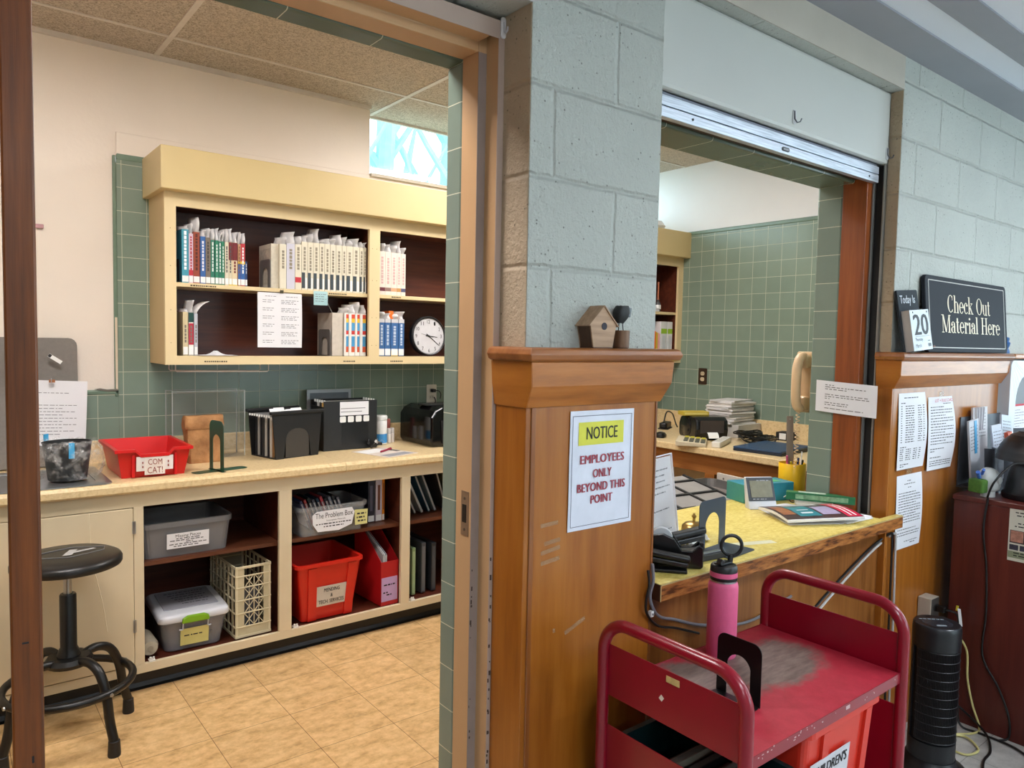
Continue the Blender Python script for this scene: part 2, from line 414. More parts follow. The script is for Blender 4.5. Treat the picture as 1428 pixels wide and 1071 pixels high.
def text(body, w, h, mt, parent, loc, rot=FRONT, name='lettering', bold=0.0, spacing=1.0, line=1.0):
    """flat lettering fitted into w x h, centred on loc"""
    cu = bpy.data.curves.new('lettering', 'FONT'); cu.body = body; cu.align_x = 'CENTER'; cu.size = 1.0
    cu.offset = 0.0; cu.extrude = 0.0; cu.resolution_u = 3; cu.space_line = line; cu.space_character = spacing
    t = bpy.data.objects.new('lettering_source', cu); COL.objects.link(t)
    dg = bpy.context.evaluated_depsgraph_get(); dg.update()
    me = bpy.data.meshes.new_from_object(t.evaluated_get(dg))
    bpy.data.objects.remove(t); bpy.data.curves.remove(cu)
    xs = [v.co.x for v in me.vertices]; ys = [v.co.y for v in me.vertices]
    kx = w/(max(xs)-min(xs)); ky = h/(max(ys)-min(ys)) if h else kx
    mx, my = (max(xs)+min(xs))/2, (max(ys)+min(ys))/2
    for v in me.vertices: v.co = ((v.co.x-mx)*kx, (v.co.y-my)*ky, 0)
    if bold:
        vs = [tuple(v.co) for v in me.vertices]; fs = [tuple(p.vertices) for p in me.polygons]; d = bold*kx*1.3; mb = MB()
        for k in (-1, 0, 1): mb.add([(x+k*d, y, 0.0001*(k+1)) for x, y, z in vs], fs)
        me = bpy.data.meshes.new('lettering'); me.from_pydata(mb.v, [], mb.f); me.update()
    me.materials.clear(); me.materials.append(mt)
    o = bpy.data.objects.new(name, me); COL.objects.link(o); o.location = loc; o.rotation_euler = rot; o.parent = parent
    return o
def lines_mb(rows, thick=0.0035, seed=1, y=-0.001, cols=1):
    """illegible rows of small print: rows = [(z, x0, x1)] broken into words, facing -Y"""
    rnd = random.Random(seed); mb = MB()
    for (z, x0, x1) in rows:
        x = x0
        while x < x1-0.004:
            l = min(rnd.uniform(0.006, 0.022), x1-x)
            mb.add([(x, y, z), (x+l, y, z), (x+l, y, z+thick), (x, y, z+thick)], [(0, 1, 2, 3)])
            x += l+rnd.uniform(0.003, 0.006)
    return mb
def sheet(name, label, cat, w, h, loc, rz=0.0, tilt=0.0, rows=(), curl=0.0, group=None, mt=None, seed=1, roll=0.0, ink=None, thick=0.0025):
    """a sheet of paper hanging in a vertical plane facing -Y, origin at its bottom middle"""
    t = thing(name, label, cat, loc, rz, group); t.rotation_euler = (tilt, roll, rz)
    def fn(u, v): return ((u-0.5)*w, -curl*math.sin(PI*v)*(0.4+u)-curl*0.6*(1-v)**2, v*h)
    MB().grid(fn, 4, 10).build('paper', mt or PAPER, t, solid=0.0006)
    if rows:
        mb = lines_mb(rows, thick, seed, 0)
        mb.v = [(x, -curl*math.sin(PI*z/h)*(0.4+(x/w+0.5))-curl*0.6*(1-z/h)**2-0.0009, z) for x, y, z in mb.v]
        mb.build('printed_text', ink or INKL, t)
    return t

# ================================================================== SETTING
BK = -1.835          # office face of the dividing wall
XR = 1.975           # right reveal of the service opening
CZ = 2.86            # office ceiling
struct(box(-2.0, 3.72, -1.95, 0.6, -0.05, 0.0), 'floor', MT['floor'])
struct(box(-4.0, 7.0, -7.0, -1.95, -0.05, 0.0), 'floor_hall', MT['hall_floor'])
struct(box(-2.0, 3.72, -1.84, 0.72, CZ, CZ+0.05), 'ceiling', MT['ceiling'])
tb = MB()
for x in (-1.145, 0.07, 1.285, 2.50): tb.box(x-0.012, x+0.012, BK, 0.68, CZ-0.004, CZ)
for y in (0.21, -0.385, -0.98, -1.59): tb.box(-2.0, 3.69, y-0.009, y+0.009, CZ-0.0045, CZ)
tb.box(-2.0, 1.213, 0.49, 0.512, CZ-0.02, CZ).box(1.213, 3.69, 0.665, 0.69, CZ-0.014, CZ)
struct(tb, 'trim_ceiling_grid', mat((214, 206, 196), 0.5))
# back wall with the clerestory window over the cabinet
wb = MB().box(-2.0, 1.213, 0.512, 0.72, 0, CZ).box(1.213, 3.72, 0.512, 0.72, 0, 2.475)
struct(wb, 'wall_back', MT['plaster'])
struct(box(-0.105, 1.213, 0.502, 0.512, 2.34, 2.470), 'trim_back_plaster_band', MT['plaster'], bevel=0.004)
struct(box(1.213, 3.69, 0.49, 0.67, 2.462, 2.482), 'trim_window_sill', mat((214, 205, 190), 0.5), bevel=0.004)
t1 = MB().box(-2.0, -0.105, 0.502, 0.512, 0.90, 1.235).box(-0.105, 3.69, 0.500, 0.512, 0.90, 2.34)
struct(t1, 'wall_back_tiling', MT['tile_back'])
struct(MB().box(-0.105, 3.69, 0.499, 0.512, 2.338, 2.370).box(-0.122, -0.104, 0.499, 0.512, 1.22, 2.36).box(-2.0, -0.104, 0.499, 0.512, 1.232, 1.256),
       'trim_tile_edge', mat((112, 134, 116), 0.22, 0, 0.1), bevel=0.006)
g = struct(box(1.213, 3.69, 0.683, 0.689, 2.482, CZ-0.014), 'window_1', MT['glass'])
fr = MB()
for x in (1.213, 2.05, 2.87, 3.66): fr.box(x, x+0.03, 0.672, 0.70, 2.482, CZ-0.014)
fr.box(1.213, 3.69, 0.672, 0.70, 2.482, 2.500)
struct(fr, 'window_frame', mat((190, 190, 184), 0.5), parent=g)
# right wall
struct(box(3.69, 3.80, -1.95, 0.72, 0, CZ), 'wall_right', mat((226, 226, 224), 0.5, 0, 0.03, 2, 0.15, 60))
struct(box(3.679, 3.69, BK, 0.50, 0.90, 2.34), 'wall_right_tiling', MT['tile_right'])
struct(box(3.677, 3.69, BK, 0.50, 2.34, 2.368), 'trim_right_tile_edge', mat((112, 134, 116), 0.22, 0, 0.1), bevel=0.006)
struct(box(3.684, 3.69, BK, 0.50, 0, 0.90), 'wall_right_dado', CREAM3)
struct(box(-2.1, -2.0, -1.95, 0.72, 0, CZ), 'wall_left', MT['plaster'])

# dividing wall, hall side painted block
TOP = 2.72
wf = MB().box(-4.0, -0.86, -2.12, BK-0.008, 0, TOP).box(-0.86, 0.262, -2.12, BK-0.008, 2.275, TOP)
wf.box(0.262, 0.70, -2.12, BK-0.008, 0, TOP)
wf.box(0.70, 2.04, -2.117, BK-0.008, 2.48, TOP).box(2.04, 7.0, -2.12, BK-0.008, 0, TOP)
struct(wf, 'wall_front', MT['block'])
# block return with warm light put into its colour, beside the door and beside the shutter
struct(box(0.2600, 0.2625, -2.1185, -2.015, 0, 2.274), 'wall_front_door_return', MT['block_return'])
struct(box(2.0375, 2.0405, -2.1185, -2.075, 1.51, 2.478), 'wall_front_shutter_return', MT['block_return'])
struct(MB().box(0.701, 2.0395, -2.1215, -2.118, 2.4805, 2.515).box(0.701, 2.0395, -2.1205, -2.118, 2.515, 2.62), 'trim_shutter_lintel', mat((196, 188, 174), 0.5, 0, 0.05, 4, 0.3, 40))
# office side: tile up to 2.36, plaster over it, openings left free
tl = MB()
for (x0, x1) in ((-2.0, -0.80), (0.262, 0.70), (2.04, 3.69)): tl.box(x0, x1, BK-0.008, BK, 0, 2.36)
tl.box(-0.80, 0.262, BK-0.008, BK, 2.275, 2.36).box(0.70, 2.04, BK-0.008, BK, 2.21, 2.36).box(0.70, 2.04, BK-0.008, BK, 0, 0.80)
struct(tl, 'wall_front_office_tiling', tile_mat('green_tile_office_face', 'XZ', 0.225, 1.013))
struct(box(-2.0, 3.69, BK-0.008, BK-0.001, 2.36, CZ), 'wall_front_office_plaster', MT['plaster'])
# service opening reveals
struct(MB().box(XR, 2.04, -1.94, BK, 0.80, 2.16).box(0.70, 0.765, -1.94, BK, 0.80, 2.16), 'trim_service_tile_reveal', MT['tile_edge'], bevel=0.008)
struct(MB().box(XR-0.004, 2.04, -2.035, -1.94, 0.80, 2.20).box(0.70, 0.769, -2.035, -1.94, 0.80, 2.20), 'trim_service_wood_jamb', MT['jambwood'], bevel=0.002)
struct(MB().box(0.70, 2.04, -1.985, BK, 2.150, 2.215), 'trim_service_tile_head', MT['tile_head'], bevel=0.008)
struct(box(0.70, 2.04, -2.036, -1.985, 2.162, 2.215), 'trim_service_head_board', mat((58, 40, 26), 0.5))
# door frame: double rabbeted steel, chipped paint
prof = [(0.262, -2.02), (0.244, -2.02), (0.244, -1.973), (0.222, -1.973), (0.222, -1.905), (0.262, -1.905)]
HZ = 2.20
d1 = MB().prism(prof, 0, HZ+0.062, 'z')
d1.prism([(-0.540-x, y) for x, y in prof], 0, HZ+0.062, 'z')
hp = [(y, HZ+(x-0.222)) for x, y in prof]
d1.prism([(y, z) for y, z in hp], -0.7615, 0.2215, 'x')
fo = struct(d1, 'door_1', FRAMEP, bevel=0.0025)
struct(MB().box(0.2432, 0.262, -2.0215, -2.0195, 0, 2.262).box(-0.802, 0.2432, -2.0215, -2.0195, 2.2215, 2.262), 'door_frame_face', FRAMEL, parent=fo)
struct(box(0.2205, 0.2435, -1.9745, -1.9725, 0, 2.199), 'door_stop_face', mat((150, 134, 126), 0.4), parent=fo)
st = MB().box(0.2205, 0.2222, -1.962, -1.931, 1.045, 1.155)
sk = struct(st, 'strike_plate', mat((156, 134, 112), 0.35, 0.6), parent=fo)
struct(MB().box(0.2195, 0.2207, -1.953, -1.937, 1.078, 1.122), 'latch_hole', BLACK, parent=sk)
struct(MB().lathe([(0.0035, 0.2192), (0.0035, 0.2207)], (0, -1.946, 1.137), 8, 'x').lathe([(0.0035, 0.2192), (0.0035, 0.2207)], (0, -1.946, 1.060), 8, 'x'), 'screw_heads', mat((110, 96, 84), 0.4, 0.5), parent=sk)
ch = MB(); rnd = random.Random(3)
for i in range(46):
    z = rnd.uniform(0.1, 1.0)**1.0; s_ = rnd.uniform(0.001, 0.0035); y = rnd.choice((-1.9735, -2.0212))
    x = rnd.uniform(0.2225, 0.226) if y > -2 else rnd.uniform(0.2445, 0.249)
    ch.box(x-s_*0.6, x+s_*0.6, y-0.0022, y, z, z+s_*rnd.uniform(1.5, 4))
struct(ch, 'paint_chips', mat((70, 54, 44), 0.7), parent=fo)
struct(box(0.2235, 0.262, -1.905, BK, 0, 2.20), 'trim_door_tile_edge', MT['tile_edge'], bevel=0.008)
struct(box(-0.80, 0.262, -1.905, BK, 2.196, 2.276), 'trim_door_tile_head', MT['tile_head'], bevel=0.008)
struct(box(-0.86, -0.802, -2.02, BK, 0, 2.276), 'trim_door_left_jamb', FRAMEP)

# wooden door leaf, standing open into the office, seen along its hinge edge
dv = Vector((math.sin(math.radians(4.5)), math.cos(math.radians(4.5)), 0)); dn = Vector((dv.y, -dv.x, 0))
dl = struct(MB().obox((0, 0.475, 1.09), (0.048, 0.95, 2.17)), 'door_2', MT['door'], loc=(-0.678, -1.90, 0.008), rot=(0, 0, -math.radians(4.5)), bevel=0.004)
struct(MB().obox((0.006, -0.0005, 0.756), (0.0035, 0.002, 0.012)).obox((-0.002, -0.0005, 0.97), (0.010, 0.002, 0.003)), 'door_dents', BLACKM, parent=dl)
h = struct(MB().box(-0.0262, -0.0243, 0.86, 0.92, 0.90, 1.12), 'push_plate', mat((120, 96, 60), 0.4, 0.7), parent=dl)

# wainscot panels and their caps
pn = MB().box(0.2665, 0.697, -2.137, -2.12, 0, 1.40).box(0.252, 0.2668, -2.137, -2.022, 0, 1.38)
struct(pn, 'trim_pillar_panel', MT['panel'], bevel=0.002)
struct(MB().box(0.2675, 0.281, -2.1395, -2.136, 0, 1.38).box(0.6905, 0.6985, -2.1395, -2.12, 0, 1.38), 'trim_pillar_corner_strip', wood_mat('corner_strip', (92, 48, 16), (128, 72, 28), (150, 90, 40), 'Z', 0.3, 0.3), bevel=0.002)
pr = MB().box(2.0395, 3.085, -2.137, -2.12, 0, 1.40).box(2.028, 2.0392, -2.137, -2.075, 0, 1.40)
struct(pr, 'trim_wall_panel', MT['panel'], bevel=0.002)
sp_ = MB()
sp_.box(0.70, 2.045, -2.112, -2.10, 0, 0.842)
struct(sp_, 'trim_counter_panel', wood_mat('counter_front_plywood', (96, 54, 20), (136, 82, 34), (160, 106, 54), 'Z', 0.35, 0.2), bevel=0.001)
struct(MB().box(0.71, 2.04, -2.099, BK-0.01, 0, 0.80), 'wall_front_under_counter', CREAM3)
def cap(name, x0, x1, xe0, xe1, side_left, y_in):
    """flared cap: angled board under a rounded nosing; x0..x1 at the bottom, flaring to xe0..xe1"""
    zb, zt, zn = 1.374, 1.480, 1.512
    yb, yt = -2.142, -2.168
    b = MB()
    # front board, flared, upper third upright
    b.loft([[(x0, yb, zb), (x1, yb, zb), (x1, y_in, zb), (x0, y_in, zb)],
            [(xe0+0.004, yt, zb+0.050), (xe1-0.004, yt, zb+0.050), (xe1-0.004, y_in, zb+0.050), (xe0+0.004, y_in, zb+0.050)],
            [(xe0, yt-0.003, zt), (xe1, yt-0.003, zt), (xe1, y_in, zt), (xe0, y_in, zt)]])
    o = struct(b, name, MT['cap'], bevel=0.002)
    n = MB()
    ring = lambda d, z: [(xe0-d, yt-0.003-d, z), (xe1+d, yt-0.003-d, z), (xe1+d, y_in, z), (xe0-d, y_in, z)]
    n.loft([ring(0.003, zt), ring(0.011, zt+0.004), ring(0.016, zt+0.016), ring(0.011, zn-0.004), ring(0.003, zn)])
    struct(n, 'nosing', wood_mat(name+'_nosing_wood', (104, 54, 22), (146, 86, 38), (172, 108, 56), 'X', 0.3, 0.3), parent=o, smooth=False, bevel=0.002)
    if side_left:
        e = MB().loft([[(x0-0.0015, yb+0.0, zb+0.001), (x0-0.0015, y_in, zb+0.001), (x0-0.0005, y_in, zb+0.001), (x0-0.0005, yb, zb+0.001)],
                       [(xe0+0.0025, yt, zb+0.050), (xe0+0.0025, y_in, zb+0.050), (xe0+0.0035, y_in, zb+0.050), (xe0+0.0035, yt, zb+0.050)],
                       [(xe0-0.0015, yt-0.003, zt-0.001), (xe0-0.0015, y_in, zt-0.001), (xe0-0.0005, y_in, zt-0.001), (xe0-0.0005, yt-0.003, zt-0.001)]])
        struct(e, 'end_board', MT['capside'], parent=o)
    return o
cap('trim_pillar_cap', 0.250, 0.706, 0.239, 0.722, True, -2.022)
cap('trim_wall_cap', 2.027, 3.10, 2.017, 3.115, True, -2.076)
struct(box(3.131, 7.0, -2.185, -2.12, 1.488, 1.512), 'trim_wall_shelf', MT['cap'], bevel=0.006)

# roller shutter housing and shutter
struct(box(0.7005, 2.037, -2.078, -2.045, 2.214, 2.478), 'trim_shutter_housing', mat((204, 206, 200), 0.45, 0, 0.02, 2), bevel=0.012)
t = thing('roller_shutter', 'aluminium roller shutter rolled up above the service opening', 'shutter', (1.37, -2.05, 2.14))
sb = MB().box(-0.628, 0.628, -0.012, 0.010, 0.003, 0.032).box(-0.628, 0.628, -0.012, 0.010, 0.034, 0.062)
sb.build('bottom_bar', MT['alu'], t, bevel=0.002)
MB().box(-0.628, 0.628, -0.004, 0.012, 0.062, 0.074).build('slat', mat((120, 126, 136), 0.45, 0.6), t, bevel=0.003)
MB().prism(rr(0.040, 0.013, 0.006, 4, 0.0, 0.017), -0.0145, -0.012, 'y').build('name_plate', mat((66, 68, 72), 0.4, 0.5), t)
MB().prism(rr(0.030, 0.006, 0.0028, 4, 0.0, 0.017), -0.0152, -0.0145, 'y').build('plate_print', mat((150, 152, 156), 0.4, 0.5), t)
for x in (-0.47, 0.555):
    MB().lathe([(0.0035, -0.014), (0.0035, -0.0119)], (x, 0, 0.018), 10, 'y').build('screw', BLACK, t)
struct(MB().box(0.702, 0.716, -2.068, -2.036, 0.885, 2.214).box(2.018, 2.036, -2.074, -2.07, 0.885, 2.214).box(2.030, 2.036, -2.07, -2.036, 0.885, 2.214).box(2.004, 2.022, -2.041, -2.037, 0.885, 2.214),
       'trim_shutter_guide', mat((150, 148, 142), 0.4, 0.5))
struct(box(2.0245, 2.0295, -2.069, -2.042, 0.885, 2.21), 'trim_shutter_guide_slot', mat((20, 18, 16), 0.7))
for i, (x, z, lab) in enumerate(((0.712, 2.253, 'clear adhesive hook at the pillar end of the shutter housing'), (1.385, 2.262, 'clear adhesive hook in the middle of the shutter housing'), (2.018, 2.255, 'clear adhesive hook at the far end of the shutter housing'))):
    t = thing('adhesive_hook', lab, 'hook', (x, -2.079, z-0.03), 0, 'clear hooks on the shutter housing')
    MB().prism(rr(0.018, 0.046, 0.008, 4, 0, 0.026), -0.002, 0.0, 'y').build('back_plate', mat((222, 224, 224), 0.25), t)
    MB().tube([(-0.003, -0.003, 0.045), (-0.002, -0.004, 0.02), (0.002, -0.010, 0.008), (0.008, -0.017, 0.010), (0.011, -0.020, 0.020)], 0.0022, 6).build('hook_wire', mat((96, 98, 104), 0.3, 0.4), t, smooth=True)
t = thing('adhesive_hook', 'white adhesive hook on the door frame by the block pillar', 'hook', (0.253, -2.0225, 2.222))
MB().prism(rr(0.014, 0.048, 0.006, 4, 0, 0.024), -0.004, 0.0, 'y').build('back_plate', mat((222, 218, 218), 0.3), t, bevel=0.001)
MB().tube([(0, -0.005, 0.036), (0, -0.006, 0.016), (0, -0.012, 0.010), (0.0, -0.018, 0.014), (0, -0.019, 0.022)], 0.0022, 6).build('hook_wire', mat((196, 194, 198), 0.3), t, smooth=True)

# hall ceiling: ribbed perforated metal deck, and the lit hall behind the camera
dk = MB(); wbm = MB(); yy = -2.105; k = 0
while yy > -6.9:
    w_ = 0.155 if k == 0 else 0.10
    (dk if k % 2 == 0 else wbm).box(-4.0, 7.0, yy-w_, yy, 2.600 if k % 2 == 0 else 2.607, 2.70); yy -= w_; k += 1
dk.box(-4.0, 7.0, -7.0, -2.105, 2.7005, 2.76)
o_deck = struct(dk, 'ceiling_hall', mat((156, 160, 168), 0.5, 0, 0.05, 3))
struct(wbm, 'perforated_strip', MT['deck'], parent=o_deck)
struct(box(-4.0, 7.0, -2.119, -2.106, 2.575, 2.72), 'trim_hall_ceiling_edge', mat((96, 92, 86), 0.6))
struct(MB().box(-4.0, 7.0, -7.1, -7.0, 0, 1.2).box(-4.0, 7.0, -7.1, -7.0, 2.2, 2.72).box(-4.0, 2.0, -7.1, -7.0, 1.2, 2.2).box(5, 7, -7.1, -7.0, 1.2, 2.2), 'wall_hall_rear', mat((206, 208, 202), 0.6))
struct(box(-4.1, -4.0, -7.0, -2.0, 0, 2.72), 'wall_hall_left', mat((206, 208, 202), 0.6))
struct(MB().box(7.0, 7.1, -7.0, -2.0, 0, 0.9).box(7.0, 7.1, -7.0, -2.0, 2.2, 2.72).box(7.0, 7.1, -7.0, -6.0, 0.9, 2.2).box(7.0, 7.1, -3.2, -2.0, 0.9, 2.2), 'wall_hall_right', mat((206, 208, 202), 0.6))
w3 = struct(box(7.05, 7.06, -6.0, -3.2, 0.9, 2.2), 'window_3', MT['glass'])
w2 = struct(box(2.0, 5.0, -7.06, -7.05, 1.2, 2.2), 'window_2', MT['glass'])
hallm = emit_mat('hall_lamp_diffuser', (240, 247, 255), HALL_LIGHT)
for i, (x, y, lx, ly) in enumerate(((2.6, -3.7, 1.2, 0.30), (0.0, -4.2, 1.2, 0.30), (4.9, -3.7, 1.2, 0.30), (2.6, -5.6, 1.2, 0.30), (-1.6, -5.6, 1.2, 0.30))):
    t = thing('ceiling_light', 'long white hall ceiling light on the metal deck', 'light', (x, y, 2.54), 0, 'hall ceiling lights')
    MB().box(-lx/2-0.02, lx/2+0.02, -ly/2-0.02, ly/2+0.02, 0.012, 0.06).build('housing', WHITE, t)
    MB().box(-lx/2, lx/2, -ly/2, ly/2, 0.0, 0.011).build('diffuser', hallm, t)
offm = emit_mat('office_lamp_diffuser', (252, 247, 245), OFFICE_LIGHT)
for i, (x0, x1, y0, y1) in enumerate(((-1.115, 0.04, -1.565, -1.005), (1.315, 2.47, -0.96, -0.405))):
    t = thing('ceiling_light', ('office ceiling light nearer the plain cream wall', 'office ceiling light nearer the shutter opening')[i], 'light', ((x0+x1)/2, (y0+y1)/2, CZ-0.02), 0, 'office ceiling lights')
    w_, d_ = (x1-x0)/2, (y1-y0)/2
    MB().box(-w_, w_, -d_, -d_+0.02, 0, 0.018).box(-w_, w_, d_-0.02, d_, 0, 0.018).box(-w_, -w_+0.02, -d_+0.02, d_-0.02, 0, 0.018).box(w_-0.02, w_, -d_+0.02, d_-0.02, 0, 0.018).build('frame', WHITE, t)
    MB().box(-w_+0.02, w_-0.02, -d_+0.02, d_-0.02, 0.006, 0.012).build('diffuser', offm, t)

# bare trees outside the clerestory window
struct(box(-8, 14, 0.9, 30, -0.3, -0.2), 'ground_outside', mat((150, 156, 140), 0.9))
rnd = random.Random(5)
HAZED_BARK = mat((122, 164, 172), 0.8, 0, 0.15, 5)  # bark paled to teal, bright outdoor haze put into its colour
for i, (x, y, r) in enumerate(((3.2, 6.2, 0.20), (4.35, 6.6, 0.17), (5.1, 5.0, 0.14), (6.2, 7.4, 0.26), (7.3, 6.0, 0.18), (8.7, 8.6, 0.24), (4.2, 9.5, 0.26), (11.0, 7.0, 0.24), (6.6, 10.2, 0.3), (9.6, 11.0, 0.3), (2.6, 8.4, 0.24), (7.0, 13.0, 0.34))):
    t = thing('bare_tree', 'pale bare tree outside the high office window', 'tree', (x, y, -0.2), 0, 'bare trees outside the window')
    lean = rnd.uniform(-0.06, 0.06)
    MB().tube([(0, 0, 0), (lean*2, 0, 2), (lean*5, 0, 4.5), (lean*8, 0, 8)], [r, r*0.85, r*0.7, r*0.4], 8).build('trunk', HAZED_BARK, t, smooth=True)
    br = MB()
    for k in range(7):
        z = 2.2+k*0.7; sd = 1 if k % 2 else -1
        br.tube([(lean*z, 0, z), (lean*z+sd*0.5, 0.1, z+0.7), (lean*z+sd*rnd.uniform(0.7, 1.4), 0.2, z+2.0)], [r*0.4, r*0.3, r*0.12], 6)
    br.build('branches', HAZED_BARK, t, smooth=True)

# ================================================================== OFFICE FURNITURE
# upper open cabinet on the back wall
t = thing('wall_cabinet', 'cream open-fronted wall cabinet with dark interior under a deep cream fascia', 'cabinet', (0.033, 0.195, 1.385))
L = 3.69-0.033-0.003; D = 0.303      # local: x along wall, y into wall, z up
bays = [(0.049, 1.022), (1.085, 2.06), (2.12, 2.86), (2.92, 3.595)]
c = MB().box(0.018, L, D-0.012, D, 0.02, 0.76).box(0.018, L, 0.022, D-0.012, 0.02, 0.038).box(0.018, L, 0.022, D-0.012, 0.74, 0.76)
for (a, b), (a2, b2) in zip(bays, bays[1:]): c.box(b+0.01, a2-0.01, 0.022, D-0.012, 0.038, 0.74)
c.box(0.018, 0.034, 0.022, D-0.012, 0.038, 0.74).box(3.597, L, 0.022, D-0.012, 0.038, 0.74)
c.build('carcass', MT['cabwood'], t)
f = MB().box(0, L, 0, 0.02, 0, 0.042).box(0, L, 0, 0.02, 0.723, 0.80)
xs = [0]+[v for b in bays for v in b]+[L]
for i in range(0, len(xs), 2): f.box(xs[i], xs[i+1], 0, 0.02, 0.042, 0.723)
f.build('face_frame', CREAM, t)
MB().box(0, 0.017, 0.0205, D, 0, 0.80).build('side_panel', mat((206, 178, 128), 0.42, 0, 0.03, 3), t)
MB().box(-0.028, L, -0.064, D, 0.786, 0.975).build('fascia', CREAM2, t, bevel=0.004)
for (a, b) in bays:
    MB().box(a-0.008, b+0.008, 0.0215, 0.285, 0.361, 0.380).build('shelf', CREAM, t, bevel=0.001)
pl = MB(); rnd = random.Random(2)
for x in (0.024, 1.04, 1.066, 3.61):
    for z in (0.1, 0.25, 0.45, 0.62): pl.box(x-0.0015, x+0.0015, -0.0008, 0, z, z+0.003)
pl.build('peg_holes', mat((120, 92, 54), 0.7), t)
for (x, w_, z) in ((0.17, 0.11, 0.366), (0.22, 0.10, 0.012), (0.905, 0.06, 0.012), (0.85, 0.1, 0.366), (1.2, 0.06, 0.367), (1.19, 0.07, 0.012)):
    lines_mb([(0, -w_/2, w_/2)], 0, 0.007 if False else 0.007, int(x*100), -0.0008) if False else None
    mb = MB(); q = x-w_/2; r2 = random.Random(int(x*1000))
    while q < x+w_/2:
        l = r2.uniform(0.004, 0.010); mb.box(q, q+l, (0.0205 if z > 0.3 else -0.0008), (0.0214 if z > 0.3 else 0), z, z+0.006); q += l+0.003
    mb.build('shelf_label', mat((70, 60, 44), 0.8), t)
t = thing('wire_rack', 'thin white wire rail hung under the wall cabinet', 'rack', (0.085, 0.235, 1.352))
MB().tube([(0, 0, 0.0325), (0, 0, 0.006), (0.006, 0, 0), (0.43, 0, -0.004), (0.437, 0, 0.002), (0.437, 0, 0.0325)], 0.0028, 6).build('rail', mat((208, 200, 188), 0.4), t)
MB().tube([(0, 0.12, 0.0325), (0, 0.12, 0.006), (0.006, 0.12, 0), (0.43, 0.12, -0.004), (0.437, 0.12, 0.002), (0.437, 0.12, 0.0325)], 0.0028, 6).build('rear_rail', mat((208, 200, 188), 0.4), t)

# base cabinet
FY = -0.08
t = thing('base_cabinet', 'long cream base cabinet with open dark compartments and one closed door', 'cabinet', (0, FY, 0))
ob = [(-0.120, 0.460), (0.520, 1.112), (1.164, 1.72)]
c = MB().box(-1.6, 2.40, 0.57, 0.578, 0.09, 0.845).box(-1.6, 2.40, 0.021, 0.57, 0.105, 0.122)
for x0, x1 in ((-0.165, -0.145), (0.480, 0.500), (1.128, 1.148), (1.74, 1.76), (2.38, 2.40), (-1.6, -1.58)): c.box(x0, x1, 0.021, 0.57, 0.122, 0.845)
c.box(-1.6, 2.40, 0.021, 0.57, 0.845, 0.856)
c.build('carcass', MT['cabwood'], t)
f = MB().box(-1.6, 2.40, 0, 0.02, 0.09, 0.128).box(-1.6, 2.40, 0, 0.02, 0.803, 0.866)
for x0, x1 in ((-0.158, -0.120), (0.460, 0.520), (1.112, 1.164), (1.72, 2.40), (-0.86, -0.80), (-1.6, -1.50)): f.box(x0, x1, 0, 0.02, 0.128, 0.803)
f.build('face_frame', CREAM3, t, bevel=0.001)
for x0, x1 in ((-0.795, -0.160), (-1.495, -0.865)):
    d = MB().box(x0, x1, -0.004, 0.019, 0.132, 0.80).build('door', mat((214, 198, 166), 0.45, 0, 0.05, 4), t, bevel=0.003)
    for z in (0.30, 0.72):
        if x1 < -0.5: continue
        MB().lathe([(0.0045, -0.026), (0.0045, 0.026)], (x1+0.002, -0.0075, z), 8).box(x1-0.004, x1+0.009, -0.0075, -0.0035, z-0.026, z+0.026).build('hinge', STEEL, d)
    if x1 > -0.5:
        MB().tube([(x1-0.16, -0.0045, 0.80), (x1-0.155, -0.0045, 0.62), (x1-0.115, -0.0045, 0.42), (x1-0.10, -0.0045, 0.30)], 0.0012, 4).build('paint_crack', mat((240, 228, 200), 0.5), d)
for (x0, x1), y0 in zip(ob, (0.045, 0.045, 0.045)):
    MB().box(x0-0.022, x1+0.013, y0, 0.57, 0.534, 0.552).build('shelf', wood_mat('dark_shelf_board', (62, 32, 20), (88, 48, 30), (108, 62, 40), 'X', 0.4) if x0 < 0 else bpy.data.materials['dark_shelf_board'], t)
for x in (-0.09, 0.545, 1.19):
    MB().box(x-0.012, x+0.012, 0.002, 0.03, 0.1285, 0.135).lathe([(0.005, 0.1285), (0.005, 0.147)], (x-0.006, 0.01, 0), 8).lathe([(0.004, 0.1285), (0.004, 0.145)], (x+0.007, 0.014, 0), 8).build('door_catch', mat((226, 222, 214), 0.3), t)
struct(MB().prism([(-0.012, 0.0), (-0.012, 0.105), (-0.002, 0.105), (-0.002, 0.0)], -1.6, 2.40, 'x').prism([(-0.034, 0.0), (-0.022, 0.008), (-0.0125, 0.024), (-0.0125, 0.0)], -1.6, 2.40, 'x'), 'baseboard_cabinet_toe', mat((16, 16, 18), 0.4))

# worktops with rolled front edge and backsplash
edge = [(-0.066, 0.866), (-0.108, 0.868), (-0.117, 0.876), (-0.118, 0.900), (-0.112, 0.911), (-0.100, 0.915), (0.46, 0.915)]
wprof = [(y, z) for y, z in edge]+[(0.470, 0.920), (0.478, 0.93), (0.478, 1.012), (0.482, 1.018), (0.499, 1.018), (0.499, 0.866)]
for a, b, lab in ((-1.62, 0.779, 'speckled tan worktop run holding the red tray and paper bag'), (0.7805, 2.80, 'speckled tan worktop run beyond the seam, under the glossy black appliance')):
    o = MB().prism(wprof, a, b, 'x').build('worktop', MT['worktop'], smooth=False, bevel=0.0006)
    tag(o, lab, 'worktop')

